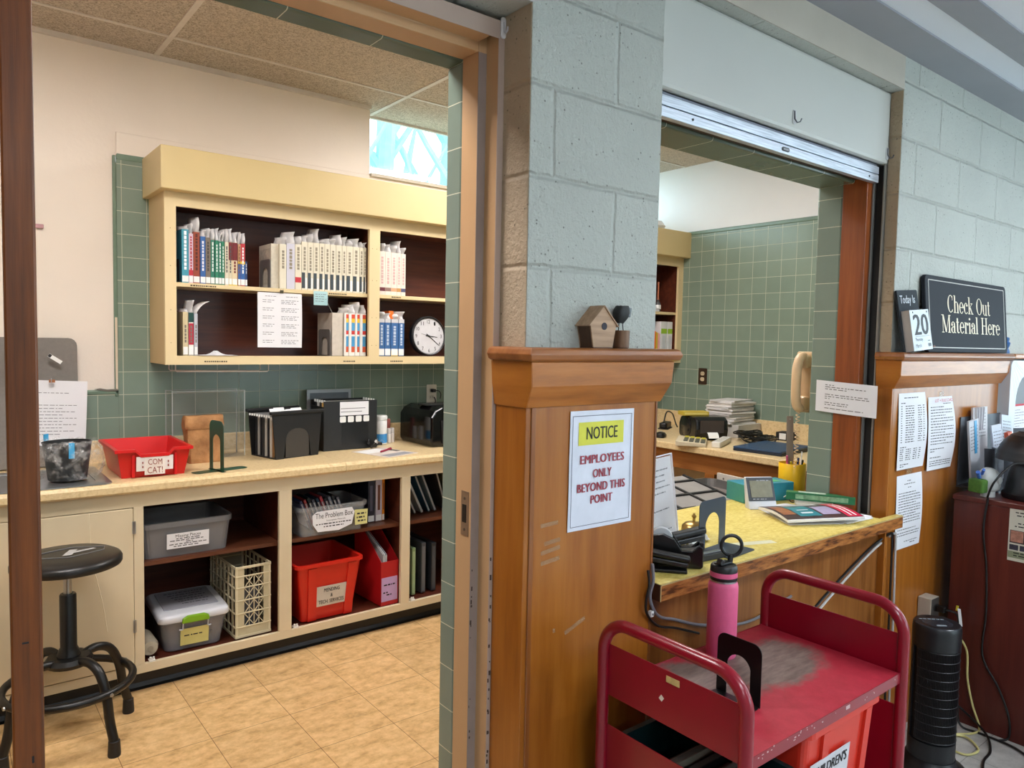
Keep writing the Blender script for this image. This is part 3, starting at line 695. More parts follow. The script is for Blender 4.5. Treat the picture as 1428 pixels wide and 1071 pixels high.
# deep side counter along the right wall, on an oak leg
t = thing('side_counter', 'deep tan side counter with wooden apron along the green tiled wall', 'counter', (3.25, -0.6, 0))
MB().box(-0.44, 0.426, -1.15, 1.0, 0.868, 0.910).build('top', MT['worktop'], t, bevel=0.006)
MB().box(-0.40, -0.375, -1.15, 1.0, 0.755, 0.8675).build('apron', MT['tan_wood'], t)
for y in (-1.1, -0.12+0.0, 0.62): MB().box(-0.40, -0.33, y-0.035, y+0.035, 0.0, 0.754).build('leg', MT['tan_wood'], t)
MB().box(0.405, 0.426, -1.15, 1.0, 0.911, 1.018).build('backsplash', MT['worktop'], t)
t = thing('storage_unit', 'plain cream storage unit standing beneath the side counter', 'storage unit', (3.42, -0.27, 0))
MB().box(-0.22, 0.22, -0.25, 0.25, 0.0, 0.70).build('body', CREAM3, t, bevel=0.004)
MB().box(-0.228, -0.2205, -0.24, 0.24, 0.02, 0.69).build('door', mat((210, 196, 166), 0.45), t, bevel=0.003)

# ------------------------------------------------------------------ books and kits in the wall cabinet
FLAP = mat((236, 234, 234), 0.35, 0, 0.08, 20)
def book(x0, x1, yf, dep, z0, h, rgb, label, group=None, bands=(), flap=None, tilt=0.0, lab=None, title=None, cat='book'):
    t = thing('book', label, cat, ((x0+x1)/2, yf, z0), 0, group); t.rotation_euler = (0, tilt, 0)
    w = (x1-x0)/2-0.0006; m_ = mat(rgb, 0.4, 0, 0.04)
    c = MB().box(-w, w, 0, 0.003, 0, h).box(-w, -w+0.002, 0.003, dep, 0, h).box(w-0.002, w, 0.003, dep, 0, h)
    c.build('cover', m_, t)
    MB().box(-w+0.002, w-0.002, 0.003, dep-0.004, 0.003, h-0.004).build('pages', mat((222, 214, 196), 0.8), t)
    if lab: MB().box(-w*0.92, w*0.92, -0.0008, 0, lab[0], lab[1]).build('spine_label', WHITE, t)
    for (a, b, rgb2) in bands:
        MB().box(-w if len(bands) < 5 else -w*0.15, w if len(bands) < 5 else w*0.95, -0.0006, 0, a, b).build('spine_band', mat(rgb2, 0.4), t)
    if title:
        mb = MB(); r2 = random.Random(int(x0*1e4)); z = title[0]
        while z < title[1]:
            l = r2.uniform(0.008, 0.018); mb.box(-w*0.35, w*0.35, -0.0012, -0.0006, z, z+l); z += l+0.004
        mb.build('spine_print', mat(title[2], 0.6), t)
    if flap is not None:
        hh, lean = flap
        def fn(u, v): return ((u-0.5)*2*w*0.97+min(max(lean, -0.006), 0.010)*v*v*(0.4 if abs(lean) < 0.06 else 6.0), 0.012+0.075*(1-u)+0.01*math.sin(5*v+x0*90), h-0.003+1.25*hh*(v-0.15*v*v*v)*(0.8+0.2*math.sin(x0*311)))
        MB().grid(fn, 3, 6).build('bag_flap', FLAP, t, solid=0.0012, smooth=True)
    return t
ZS, ZB = 1.7660, 1.4245
YF = 0.225
A = [(0.113,0.144,0.245,(66,148,170),'teal book at the start of the upper shelf',(255,255,255),(0.03,-0.004)),
 (0.1445,0.164,0.228,(216,190,206),'pale pink spine between the teal and rust books',(180,40,50),(0.05,-0.03)),
 (0.1645,0.194,0.238,(150,66,40),'broad rust-brown book on the upper shelf',(90,40,24),(0.075,0.0)),
 (0.1945,0.219,0.220,(52,96,160),'blue book beside the rust-brown one',(230,230,235),(0.05,0.02)),
 (0.2195,0.242,0.218,(122,108,94),'grey-brown book between blue and green spines',(70,60,52),(0.07,-0.012)),
 (0.2425,0.262,0.208,(38,116,92),'first of four green spines, next to the grey-brown book',(235,240,235),(0.07,0.0)),
 (0.2625,0.278,0.208,(46,128,96),'second of four green spines on the upper shelf',(235,240,235),(0.075,0.01)),
 (0.2785,0.293,0.206,(36,112,88),'third of four green spines on the upper shelf',(235,240,235),(0.07,0.03)),
 (0.2935,0.307,0.206,(44,124,92),'last of four green spines, against the cream ones',(235,240,235),(0.07,-0.01)),
 (0.3075,0.325,0.205,(222,212,188),'cream spine beside the green ones',(80,80,80),(0.065,0.0)),
 (0.3255,0.342,0.203,(214,202,172),'second cream spine, before the maroon-topped book',(80,80,80),(0.075,0.016)),
 (0.3425,0.368,0.206,(224,206,168),'cream book with a maroon top and yellow foot',(120,40,40),(0.07,0.02)),
 (0.3685,0.382,0.200,(190,140,104),'thin tan book by the red and blue spine',(120,80,50),(0.06,0.02)),
 (0.3825,0.404,0.204,(190,52,60),'red and blue spine near the end of its row',(240,240,240),(0.075,0.02)),
 (0.4045,0.415,0.120,(36,60,110),'short dark blue book ending the coloured row',(200,200,200),None)]
for i, (x0, x1, h, rgb, lab, tc, fl) in enumerate(A):
    bands = []
    if 'maroon' in lab: bands = [(0.12, 0.205, (112, 28, 34)), (0.0, 0.03, (222, 196, 40))]
    if 'red and blue' in lab: bands = [(0.03, 0.105, (44, 92, 160)), (0.105, 0.118, (226, 190, 60))]
    if 'pale pink' in lab: bands = [(0.035, 0.06, (190, 40, 52))]
    book(x0, x1, YF+0.002*(i % 3), 0.19, ZS, h, rgb, lab, 'coloured books on the upper shelf', bands, fl, 0.0, (0.004, 0.032), (0.06, h-0.02, tc))
# thin black bookend before the teal book
def bookend(name_label, loc, rz, w, h, depth, mt, group=None, arch=True, r=0.02):
    """sheet-metal bookend: plate with an arched cut-out, standing on its foot"""
    t = thing('bookend', name_label, 'bookend', loc, rz, group)
    o = [(-w/2, 0)]+[(-w/2+r-r*math.cos(math.radians(a)), h-r+r*math.sin(math.radians(a))) for a in range(0, 91, 15)]
    o += [(w/2-r+r*math.sin(math.radians(a)), h-r+r*math.cos(math.radians(a))) for a in range(0, 91, 15)]+[(w/2, 0)]
    iw = w*0.54; ih = h*0.72; n = len(o); inn = []
    for i in range(n):
        k = i/(n-1)
        if k < 0.08: inn.append((-iw/2, 0))
        elif k > 0.92: inn.append((iw/2, 0))
        else:
            a = PI*(1-(k-0.08)/0.84); inn.append((iw/2*math.cos(a), ih-iw/2+iw/2*math.sin(a)))
    MB().ribbon(o, inn, -0.001, 0.001).build('plate', mt, t)
    MB().prism(rr(w, depth, 0.012, 4, 0, -depth/2+0.001), 0.0, 0.0016, 'z').build('foot', mt, t)
    return t
bookend('black bookend at the start of the upper coloured row', (0.106, 0.30, ZS), PI/2, 0.12, 0.11, 0.004, BLACKM)
# big set of cream spines with dark foot blocks
bookend('grey bookend holding up the cream set of spines', (0.531, 0.31, ZS), PI/2, 0.15, 0.145, 0.004, mat((128, 124, 120), 0.4, 0.3))
t = thing('booklet', 'pale patterned cover facing out beside the grey bookend', 'booklet', (0.556, 0.245, ZS))
MB().box(-0.018, 0.018, 0, 0.17, 0, 0.222).build('cover', mat((216, 208, 190), 0.5, 0, 0.08, 60), t)
MB().add([(-0.0185, 0.01, 0.02), (-0.0185, 0.16, 0.02), (-0.0185, 0.16, 0.2), (-0.0185, 0.01, 0.2)], [(0,1,2,3)]).build('cover_print', mat((196, 188, 170), 0.6, 0, 0.2, 80), t)
B = [0.575,0.610,0.654,0.689,0.721,0.752,0.784,0.814,0.844,0.877,0.911,0.936,0.973,1.012,1.036,1.053]
ordn = ('first','second','third','fourth','fifth','sixth','seventh','eighth','ninth','tenth','eleventh','twelfth')
rnd = random.Random(11)
for i in range(15):
    x0, x1 = B[i], B[i+1]-0.001
    h = (0.222, 0.228, 0.228)[i] if i < 3 else 0.244
    rgb = (226, 218, 196) if i != 1 else (206, 204, 216)
    bands = [] if i < 3 else [(0.008, 0.088, (60, 70, 76))]
    if i == 2: bands = [(0.035, 0.062, (196, 44, 56))]
    lab = ('cream plain spine next to the patterned cover', 'pale lilac spine among the cream set', 'cream spine with a red spot at its foot')[i] if i < 3 else ordn[i-3]+' cream spine with a dark foot block, counted from the red-spotted one'
    t = book(x0, x1, YF, 0.19, ZS, h, rgb, lab, 'cream kit spines on the upper shelf', [], (rnd.uniform(0.03, 0.065) if i not in (4, 5) else 0.075, rnd.uniform(-0.02, 0.05)), 0, None, (0.10, h-0.03, (150, 140, 120)))
    w = (x1-x0)/2
    for (a, b, r3) in bands:
        MB().box(-w*0.95, w*0.15 if i >= 3 else w*0.9, -0.0007, 0, a, b).build('spine_band', mat(r3, 0.5), t)
        MB().box(w*0.2, w*0.92, -0.0007, 0, 0.006, 0.062).build('spine_label', WHITE, t) if i >= 3 else None
C_ = [1.131,1.167,1.203,1.240,1.266,1.295]
for i in range(5):
    t = book(C_[i], C_[i+1], YF, 0.19, ZS, 0.236-0.001*i, (232, 222, 210), ordn[i]+' white spine in the short upper row past the cabinet post', 'white kit spines past the post',
         [(0.02, 0.04, ((110, 50, 60), (150, 120, 110), (220, 170, 130), (200, 150, 90), (90, 90, 120))[i])], (0.06+0.015*(i % 2), (0.02, 0.012, 0.02, 0.01, 0.03)[i]), 0, None, (0.06, 0.2, (214, 176, 170)))
for i, (x0, x1, h, rgb, lab, bands, fl) in enumerate(((0.116, 0.139, 0.202, (206, 190, 150), 'tan spine starting the lower shelf, by the cabinet side', [], (0.03, 0.0)),
        (0.141, 0.164, 0.200, (232, 228, 220), 'lower-shelf spine with green top and red middle', [(0.155, 0.2, (20, 64, 56)), (0.05, 0.15, (176, 34, 56))], (0.075, 0.012)),
        (0.166, 0.182, 0.196, (190, 192, 200), 'thin grey spine leaning its flap over the lower shelf', [], (0.06, 0.075)))):
    book(x0, x1, YF, 0.19, ZB+0.0035, h, rgb, lab, 'three spines at the lower shelf end', bands, fl, 0, (0.004, 0.04), (0.06, 0.14, (120, 110, 100)))
bookend('grey bookend beside the rainbow-striped spines', (0.851, 0.31, ZB+0.0035), PI/2, 0.15, 0.14, 0.004, mat((128, 124, 120), 0.4, 0.3))
RB = [(0.02, 0.05, (206, 84, 40)), (0.05, 0.105, (70, 150, 200)), (0.115, 0.135, (206, 50, 40)), (0.135, 0.178, (76, 156, 206)), (0.178, 0.2, (240, 196, 50)), (0.2, 0.222, (210, 70, 40))]
t = thing('booklet', 'pale cover facing out beside the rainbow spines', 'booklet', (0.892, 0.235, ZB+0.0035))
MB().box(-0.030, 0.030, 0, 0.19, 0, 0.228).build('cover', mat((206, 196, 182), 0.5, 0, 0.08, 40), t)
MB().grid(lambda u, v: (-0.02+0.045*u-0.04*v, 0.02+0.1*u, 0.226+0.075*v), 3, 5).build('bag_flap', FLAP, t, solid=0.001, smooth=True)
for i, (x0, x1) in enumerate(((0.926, 0.951), (0.9525, 0.988), (0.9895, 1.016), (1.0175, 1.053))):
    book(x0, x1, YF, 0.19, ZB+0.0035, 0.228, (234, 230, 224), ('first', 'second', 'third', 'last')[i]+' rainbow-striped white spine on the lower shelf', 'rainbow striped spines', RB, (0.05+0.03*(i == 2), (0.01, -0.02, 0.0, -0.03)[i]))
for i, (x0, x1) in enumerate(((1.131, 1.167), (1.169, 1.204), (1.207, 1.252), (1.254, 1.290))):
    book(x0, x1, YF, 0.19, ZB+0.0035, 0.206, (60, 104, 160), ('first', 'second', 'third', 'last')[i]+' blue spine on the lower shelf by the clock', 'blue spines by the clock', [(0.185, 0.206, (206, 204, 206))]+([(0.0, 0.03, (206, 176, 60))] if i == 2 else []), (0.05, (0.03, 0.02, 0.0, 0.02)[i]), 0, (0.004, 0.04), (0.06, 0.17, (190, 204, 220)))
t = thing('paper_tab', 'orange paper tab standing above the third blue spine', 'paper tab', (1.226, 0.26, ZB+0.2102))
MB().box(-0.014, 0.014, 0, 0.08, 0, 0.045).build('tab', mat((238, 112, 30), 0.6), t)
t = thing('paper_slip', 'loose white slip lying on the lower shelf edge', 'paper', (0.27, 0.235, ZB+0.004))
MB().grid(lambda u, v: ((u-0.5)*0.17, (v-0.5)*0.09, 0.001+0.022*math.exp(-((u-0.55)/0.15)**2)*v), 10, 4).build('sheet', PAPER, t, solid=0.0008)

# wall clock leaning at the back of the lower shelf
t = thing('wall_clock', 'round grey wall clock standing on the cabinet shelf', 'clock', (1.478, 0.262, ZB+0.0035)); t.rotation_euler = (-0.06, 0, 0)
MB().lathe([(0.095, 0.03), (0.113, 0.030), (0.1155, 0.018), (0.1155, -0.004), (0.110, -0.010), (0.104, -0.006), (0.104, 0.0)], (0, 0, 0.1160), 48, 'y').build('bezel', mat((34, 34, 36), 0.4), t, smooth=True)
MB().lathe([(0.0, -0.0015), (0.1045, -0.0015), (0.1045, 0.0)], (0, 0, 0.1160), 48, 'y').build('dial', mat((206, 204, 206), 0.5), t)
for k in range(1, 13):
    a = math.radians(90-30*k)
    text(str(k), 0.010 if k < 10 else 0.019, 0.021, BLACK, t, (0.084*math.cos(a), -0.0022, 0.116+0.084*math.sin(a)), name='numeral', bold=0.004)
def hand(l, w, ang, nm, back=0.02, mt=BLACK, y=-0.003):
    a = math.radians(ang); d = Vector((math.sin(a), 0, math.cos(a))); p = Vector((math.cos(a), 0, -math.sin(a)))
    o = Vector((0, y, 0.116)); vs = [o-d*back-p*w, o-d*back+p*w, o+d*l+p*w*0.5, o+d*l-p*w*0.5]
    MB().add(vs, [(0, 1, 2, 3)]).build(nm, mt, t, solid=0.0008)
hand(0.058, 0.0032, 96, 'hour_hand'); hand(0.088, 0.0028, 128, 'minute_hand', y=-0.004); hand(0.055, 0.001, 285, 'second_hand', 0.03, mat((60, 60, 60), 0.5), -0.005)
MB().lathe([(0.005, -0.006), (0.005, -0.002)], (0, 0, 0.116), 12, 'y').build('hub', BLACK, t)
mb = MB()
for k in range(60):
    a = math.radians(6*k); c0, s0 = math.cos(a), math.sin(a)
    mb.obox((0.100*c0, -0.002, 0.116+0.100*s0), (0.004, 0.0004, 0.0008), (0, -a, 0))
mb.build('minute_marks', BLACK, t)

# notes clipped to the shelf edge
rows = [(0.262-0.011*i, 0.016+(0.11 if i % 6 in (2, 3) else -0.088), 0.098) for i in range(0)]
rw = [(0.253, -0.075, -0.02), (0.253, 0.03, 0.09)]
for k in range(6):
    z0 = 0.234-0.040*k
    rw += [(z0, -0.088, -0.03), (z0-0.010, -0.088, -0.04), (z0, 0.005, 0.095), (z0-0.008, 0.005, 0.075), (z0-0.016, 0.005, 0.085)]
sheet('notice_sheet', 'white typed sheet clipped to the cabinet shelf edge', 'paper', 0.226, 0.272, (0.572, 0.2135, 1.4695), 0, 0, rw, 0.003, seed=4)
t = thing('binder_clip', 'small dark clip holding the typed sheet to the shelf', 'clip', (0.578, 0.2095, 1.7395))
MB().prism([(-0.003, 0), (-0.006, 0.016), (-0.0035, 0.0165), (-0.001, 0.0)], -0.009, 0.009, 'x').build('body', mat((88, 80, 60), 0.4, 0.4), t)
MB().tube([(-0.006, -0.006, 0.016), (-0.006, -0.008, 0.026), (0.006, -0.008, 0.026), (0.006, -0.006, 0.016)], 0.0009, 6).build('handle', STEEL, t)
sheet('sticky_note', 'pale blue sticky note hanging below the shelf of cream spines', 'sticky note', 0.076, 0.072, (0.786, 0.2130, 1.6905), 0, 0, [(0.055-0.012*i, -0.03, 0.03-0.012*(i % 2)) for i in range(4)], 0.003, mt=mat((170, 206, 210), 0.7), seed=9)

# right-hand end of the wall cabinet seen through the service opening
t = thing('glue_bottle', 'small brush bottle on the wall cabinet shelf above the folders', 'bottle', (3.487, 0.27, ZS))
MB().lathe([(0.0, 0.0), (0.021, 0.001), (0.022, 0.05), (0.016, 0.07), (0.010, 0.076), (0.010, 0.09), (0, 0.09)], (0, 0, 0), 20).build('body', mat((78, 78, 80), 0.25), t, smooth=True)
MB().lathe([(0.0225, 0.02), (0.0225, 0.05)], (0, 0, 0), 20).build('label', WHITE, t)
MB().lathe([(0.009, 0.0905), (0.006, 0.105), (0.006, 0.20), (0.009, 0.212), (0.006, 0.222), (0, 0.222)], (0, 0, 0), 12).build('brush_handle', mat((176, 104, 74), 0.5), t, smooth=True)
t = thing('paper_stack', 'small stack of white cards beside the brush bottle', 'paper stack', (3.36, 0.30, ZS))
for k in range(4): MB().obox((0.004*(k % 2), 0, 0.003+0.006*k), (0.17, 0.16, 0.0055), (0, 0, 0.03*(k % 3))).build('card', PAPER, t)
F2 = [(3.36, 0.018, (196, 160, 140), 'tan', 0.13), (3.385, 0.045, (246, 112, 24), 'bright orange', 0.20), (3.436, 0.016, (206, 178, 60), 'mustard', 0.185), (3.456, 0.018, (238, 172, 170), 'pink', 0.18)]
for x, w_, rgb, nm, h in F2:
    t = thing('folder', nm+' folder standing on the end bay lower shelf', 'folder', (x, 0.23, ZB+0.0035), 0, 'folders in the end bay')
    MB().box(0, w_*0.45, 0, 0.22, 0, h).build('front_leaf', mat(rgb, 0.6), t); MB().box(w_*0.5, w_*0.9, 0, 0.22, 0, h-0.008).build('rear_leaf', mat(rgb, 0.6), t)
for x, w_, nm in ((3.480, 0.072, 'white ring binder with green band, next to the folders'), (3.555, 0.060, 'second white ring binder with green band, by the end post')):
    t = thing('ring_binder', nm, 'binder', (x, 0.228, ZB+0.0035), 0, 'white binders')
    MB().box(0, w_, 0, 0.25, 0, 0.265).build('cover', mat((214, 214, 216), 0.4), t, bevel=0.004)
    MB().box(0.004, w_-0.004, -0.001, 0, 0.175, 0.212).build('green_band', mat((150, 190, 50), 0.5), t)
    MB().box(0.018, w_-0.018, -0.001, 0, 0.02, 0.16).build('spine_label', mat((196, 200, 206), 0.5), t)
t = thing('wrapped_bundle', 'small white bundle on top of the cabinet fascia', 'bundle', (3.45, 0.30, 2.3605))
MB().lathe([(0.0, 0.0), (0.06, 0.01), (0.085, 0.04), (0.06, 0.075), (0, 0.085)], (0, 0, 0), 16).build('wrap', WHITE, t, smooth=True)

# ------------------------------------------------------------------ on the worktop
ZT = 0.9155
# sink at the far end
t = thing('sink', 'stainless steel drop-in sink at the end of the tan worktop', 'sink', (-0.565, 0.13, ZT))
sk = MB(); R_ = lambda w, d, z, r=0.03: [(x, y, z) for x, y in rr(w, d, r)]
sk.loft([R_(0.66, 0.47, 0), R_(0.66, 0.47, 0.004), R_(0.62, 0.43, 0.006), R_(0.56, 0.37, 0.004, 0.05), R_(0.56, 0.37, 0.0015, 0.05)], False, True)
sk.build('basin', STEEL, t, smooth=True)
MB().lathe([(0.03, 0.003), (0.028, 0.006), (0.0, 0.006)], (0.05, 0, 0), 16).build('drain', mat((70, 70, 72), 0.4, 0.6), t)
# bin with plastic liner
t = thing('waste_bin', 'small black bin lined with a clear plastic bag, blue clips on its rim', 'bin', (-0.375, 0.055, ZT+0.0075))
MB().lathe([(0.066, 0.0), (0.070, 0.003), (0.088, 0.150), (0.091, 0.155), (0.086, 0.155), (0.067, 0.006), (0.0, 0.006)], (0, 0, 0), 28).build('body', mat((30, 32, 33), 0.45), t, smooth=True)
from mathutils import noise as mnoise
def bagfn(u, v):
    a = 2*PI*u
    prof = [(0.083, 0.085), (0.087, 0.156), (0.097, 0.165), (0.112, 0.140), (0.120, 0.098), (0.112, 0.050), (0.100, 0.010)]
    k = v*(len(prof)-1); i = min(int(k), len(prof)-2); f_ = k-i
    r = prof[i][0]*(1-f_)+prof[i+1][0]*f_; z = prof[i][1]*(1-f_)+prof[i+1][1]*f_
    p = Vector((math.cos(a), math.sin(a), v*1.3))
    w = 0.020*mnoise.noise(p*2.3)+0.012*mnoise.noise(p*5.1+Vector((3, 1, 2)))+0.006*mnoise.noise(p*11)
    k2 = min(max(v-0.18, 0)*2.5, 1)
    r += w*k2 + (0.012 if math.cos(a) > 0.2 else 0)*k2
    z += 0.016*mnoise.noise(p*3.3+Vector((7, 7, 7)))*(0.3+k2)
    return (r*math.cos(a), r*math.sin(a), max(z, 0.006))
MB().grid(bagfn, 90, 14).build('liner', MT['bag'], t, smooth=True)
for i, (a, z) in enumerate(((2.25, 0.15), (-1.55, 0.13))):
    rx, ry = 0.093*math.cos(a), 0.093*math.sin(a)
    MB().obox((rx*1.12, ry*1.12, z), (0.020, 0.006, 0.062), (0, 0, a+PI/2)).build('clip', mat((66, 168, 220), 0.4), t)
# pinboard with notes against the wall
t = thing('pin_board', 'grey fabric pinboard leaning on the wall behind the bin', 'pin board', (-0.78, 0.440, ZT+0.004)); t.rotation_euler = (-0.05, 0, 0)
MB().prism([(x, z+0.29) for x, z in rr(1.0, 0.58, 0.035)], 0, 0.018, 'y').build('fabric', mat((128, 122, 116), 0.85, 0, 0.06, 60), t, bevel=0.003)
sheet('typed_list', 'typed list pinned to the grey board, partly behind the door edge', 'paper', 0.25, 0.292, (-0.384, 0.420, 1.016), 0, -0.06, [(0.235, -0.07, 0.06)]+[(0.18-0.0145*i, -0.10, 0.03 if i % 2 else 0.085) for i in range(10)], 0.004, roll=0.05, seed=6)
sheet('typed_list', 'strip of white paper beside the door edge, pinned above the list', 'paper', 0.10, 0.15, (-0.500, 0.4155, 1.312), 0, -0.05)
t = thing('push_pin', 'brown pin head holding the typed list', 'pin', (-0.385, 0.412, 1.300))
MB().box(-0.013, 0.010, -0.006, 0.004, 0, 0.013).build('head', mat((170, 110, 70), 0.4), t)
MB().box(-0.006, -0.003, -0.008, -0.006, 0.002, 0.02).build('needle', STEEL, t)
t = thing('name_badge', 'small white tilted tag stuck on the grey board', 'tag', (-0.372, 0.427, 1.405)); t.rotation_euler = (-0.05, 0.62, 0)
MB().box(-0.030, 0.030, -0.003, 0, -0.008, 0.008).build('card', WHITE, t)
MB().box(-0.030, -0.018, -0.0045, -0.003, -0.007, 0.007).build('magnet', BLACKM, t)
t = thing('eraser', 'pink eraser strip on the cream wall by the door edge', 'eraser', (-0.425, 0.500, 1.995))
MB().box(-0.040, 0.026, -0.008, 0.0115, -0.009, 0.009).build('block', mat((196, 150, 156), 0.7), t, bevel=0.003)
t = thing('tape_scrap', 'torn grey tape scrap at the corner of the green tile', 'tape', (-0.155, 0.4985, 1.252))
MB().prism([(-0.055, 0.008), (-0.03, 0.002), (0.0, -0.004), (0.05, 0.0), (0.042, 0.008), (0.0, 0.006), (-0.03, 0.012)], -0.003, -0.0005, 'y').build('strip', mat((120, 116, 104), 0.7), t)
struct(box(-0.118, -0.108, 0.4985, 0.512, 1.256, 1.60), 'trim_paint_edge', mat((220, 206, 182), 0.5))

# red tray
t = thing('storage_tray', 'bright red plastic tray with a dipped front and handwritten card', 'tray', (-0.0640, 0.155, ZT), -0.01)
RED = mat((206, 20, 20), 0.32, 0, 0.03, 4)
def trayring(w, d, z, r, front=0.0):
    return [(x, y, z-(front if (y < -d/2+0.02 and abs(x) < 0.085) else 0)) for x, y in rr(w, d, r, 3)]
w_, d_, h_ = 0.288, 0.39, 0.125
def ringf(k, z, off, dip):
    """front edge has extra points so the rim can dip in its middle"""
    w, d = w_*k+2*off, d_*k+2*off
    pts = [(w/2, d/2), (-w/2, d/2), (-w/2, -d/2), (-0.075, -d/2), (-0.055, -d/2), (0.055, -d/2), (0.075, -d/2), (w/2, -d/2)]
    zz = [z]*4+[z-dip, z-dip]+[z]*2
    return [(x, y, q) for (x, y), q in zip(pts, zz)]
tr = MB(); tr.loft([ringf(0.86, 0, 0, 0), ringf(0.985, h_-0.014, 0, 0.022), ringf(0.985, h_-0.014, 0.012, 0.022), ringf(0.985, h_, 0.012, 0.022), ringf(0.985, h_, -0.004, 0.022), ringf(0.86, 0.006, -0.004, 0)])
tr.build('body', RED, t, bevel=0.0015)
MB().box(-0.088, -0.078, -0.196, -0.176, 0.005, 0.10).box(0.078, 0.088, -0.196, -0.176, 0.005, 0.10).build('front_ribs', RED, t)
tx = math.atan2(d_*0.0625, h_)
cd = thing_c = MB().add([(-0.072, -0.1945, 0.030), (0.072, -0.1945, 0.030), (0.072, -0.2005, 0.092), (-0.072, -0.2005, 0.092)], [(0, 1, 2, 3)]).build('card', mat((232, 224, 220), 0.7), t, solid=0.0012)
MB().add([(-0.040, -0.194, 0.012), (0.040, -0.194, 0.012), (0.040, -0.2018, 0.090), (-0.040, -0.2018, 0.090)], [(0, 1, 2, 3)]).build('card_flap', mat((236, 228, 222), 0.7), t, solid=0.0008)
BRN = mat((140, 60, 50), 0.7)
rt = (PI/2-0.10, 0, 0)
text('COM', 0.055, 0.024, BRN, cd, (0.0, -0.2032, 0.068), rt)
text('CAT!', 0.060, 0.026, BRN, cd, (0.0, -0.2002, 0.032), rt)
for x in (-0.048, 0.052):
    for z in (0.044, 0.062): MB().box(x-0.002, x+0.002, -0.2035, -0.198, z, z+0.008).build('ink_dot', BRN, t)
# paper bag
t = thing('paper_bag', 'brown paper bag with its crumpled top folded over, behind the green bookend', 'bag', (0.214, 0.262, ZT), 0.04)
KRAFT = NT('kraft_paper'); v_ = KRAFT.coord(); KRAFT.set(0.8, 0, 0.3, KRAFT.ramp(KRAFT.noise(v_, 14, 5, 0.6), [(0.3, lin((136, 94, 58))), (0.6, lin((176, 128, 82))), (0.8, lin((198, 150, 100)))])); KRAFT.bump(KRAFT.noise(v_, 18, 4, 0.5), 0.7, 0.02); KRAFT = KRAFT.m
rnd = random.Random(8)
def bagring(w, d, z, j): return [(x+rnd.uniform(-j, j), y+rnd.uniform(-j, j), z+rnd.uniform(-j, j)*0.6) for x, y in rr(w, d, 0.012, 4)]
MB().loft([bagring(0.150, 0.085, 0.0, 0)]+[bagring(0.150+0.005*i, 0.085-0.006*i, 0.03+0.030*i, 0.003) for i in range(6)]+[bagring(0.168, 0.040, 0.210, 0.003)]).build('body', KRAFT, t, smooth=True)
MB().loft([bagring(0.178, 0.072, 0.162, 0.003), bagring(0.180, 0.074, 0.182, 0.003), bagring(0.178, 0.066, 0.212, 0.003), bagring(0.172, 0.05, 0.224, 0.003)]).build('folded_top', KRAFT, t, smooth=True)
bookend('dark green bookend on the tan worktop in front of the paper bag', (0.195, -0.018, ZT+0.0005), PI/2+0.2, 0.125, 0.226, 0.006, mat((22, 74, 56), 0.35), r=0.03)
o = [b for b in bpy.data.objects if b.name.startswith('bookend')][-1]
gb = bpy.data.objects[o.name]
MB().prism([(x, y) for x, y in rr(0.06, 0.25, 0.02, 4, 0.0, -0.015)], 0.0, 0.0016, 'z').build('base_strip', mat((22, 74, 56), 0.35), gb)
# clear acrylic box
t = thing('acrylic_box', 'clear acrylic box standing empty at the back of the worktop', 'box', (0.262, 0.388, ZT))
MB().box(-0.172, -0.169, -0.065, 0.065, 0.004, 0.335).box(0.169, 0.172, -0.065, 0.065, 0.004, 0.335).box(-0.169, 0.169, 0.062, 0.065, 0.004, 0.335).box(-0.169, 0.169, -0.065, -0.062, 0.004, 0.335).box(-0.172, 0.172, -0.065, 0.065, 0, 0.0038).build('walls', MT['clear_thin'], t)
ed = MB()
for x in (-0.1705, 0.1705):
    for y in (-0.0635, 0.0635): ed.box(x-0.002, x+0.002, y-0.002, y+0.002, 0.004, 0.335)
ed.box(-0.172, 0.172, -0.0655, -0.0615, 0.333, 0.3365).box(-0.172, 0.172, 0.0615, 0.0655, 0.333, 0.3365)
ed.build('bright_edges', clear_mat('acrylic_edge', (220, 226, 222), 0.45), t)

# hanging file boxes
def file_box(name_label, loc, w, d, h, seed, rz=0):
    t = thing('file_box', name_label, 'file box', loc, rz)
    rnd = random.Random(seed)
    return t, rnd
t, rnd = file_box('black hanging-file box with an arched recess and coloured folders', (0.618, 0.262, ZT), 0, 0, 0, 4, 0.22)
BP = mat((26, 26, 27), 0.45, 0, 0.06)
w2, d2, h2 = 0.145, 0.11, 0.235
o = [(-w2*0.86, 0), (-w2*0.55, 0), (-w2*0.47, 0.10)]+[(0.068*math.cos(math.radians(a)), 0.10+0.05*math.sin(math.radians(a))) for a in range(180, -1, -20)]+[(w2*0.55, 0), (w2*0.86, 0), (w2, h2), (-w2, h2)]
for y, nm in ((-d2, 'front_panel'), (d2-0.006, 'rear_panel')):
    MB().prism(o, y, y+0.006, 'y').build(nm, BP, t)
    MB().box(-w2*0.47, w2*0.47, y+0.001, y+0.004, 0.004, 0.15).build('recess_panel', mat((58, 54, 50), 0.5), t)
MB().box(-w2*0.86, w2*0.86, -d2+0.006, d2-0.006, 0, 0.004).build('floor_plate', BP, t)
MB().box(-w2-0.012, w2+0.012, -d2-0.008, -d2+0.010, h2-0.012, h2+0.004).box(-w2-0.012, w2+0.012, d2-0.010, d2+0.008, h2-0.012, h2+0.004).build('rim', BP, t, bevel=0.003)
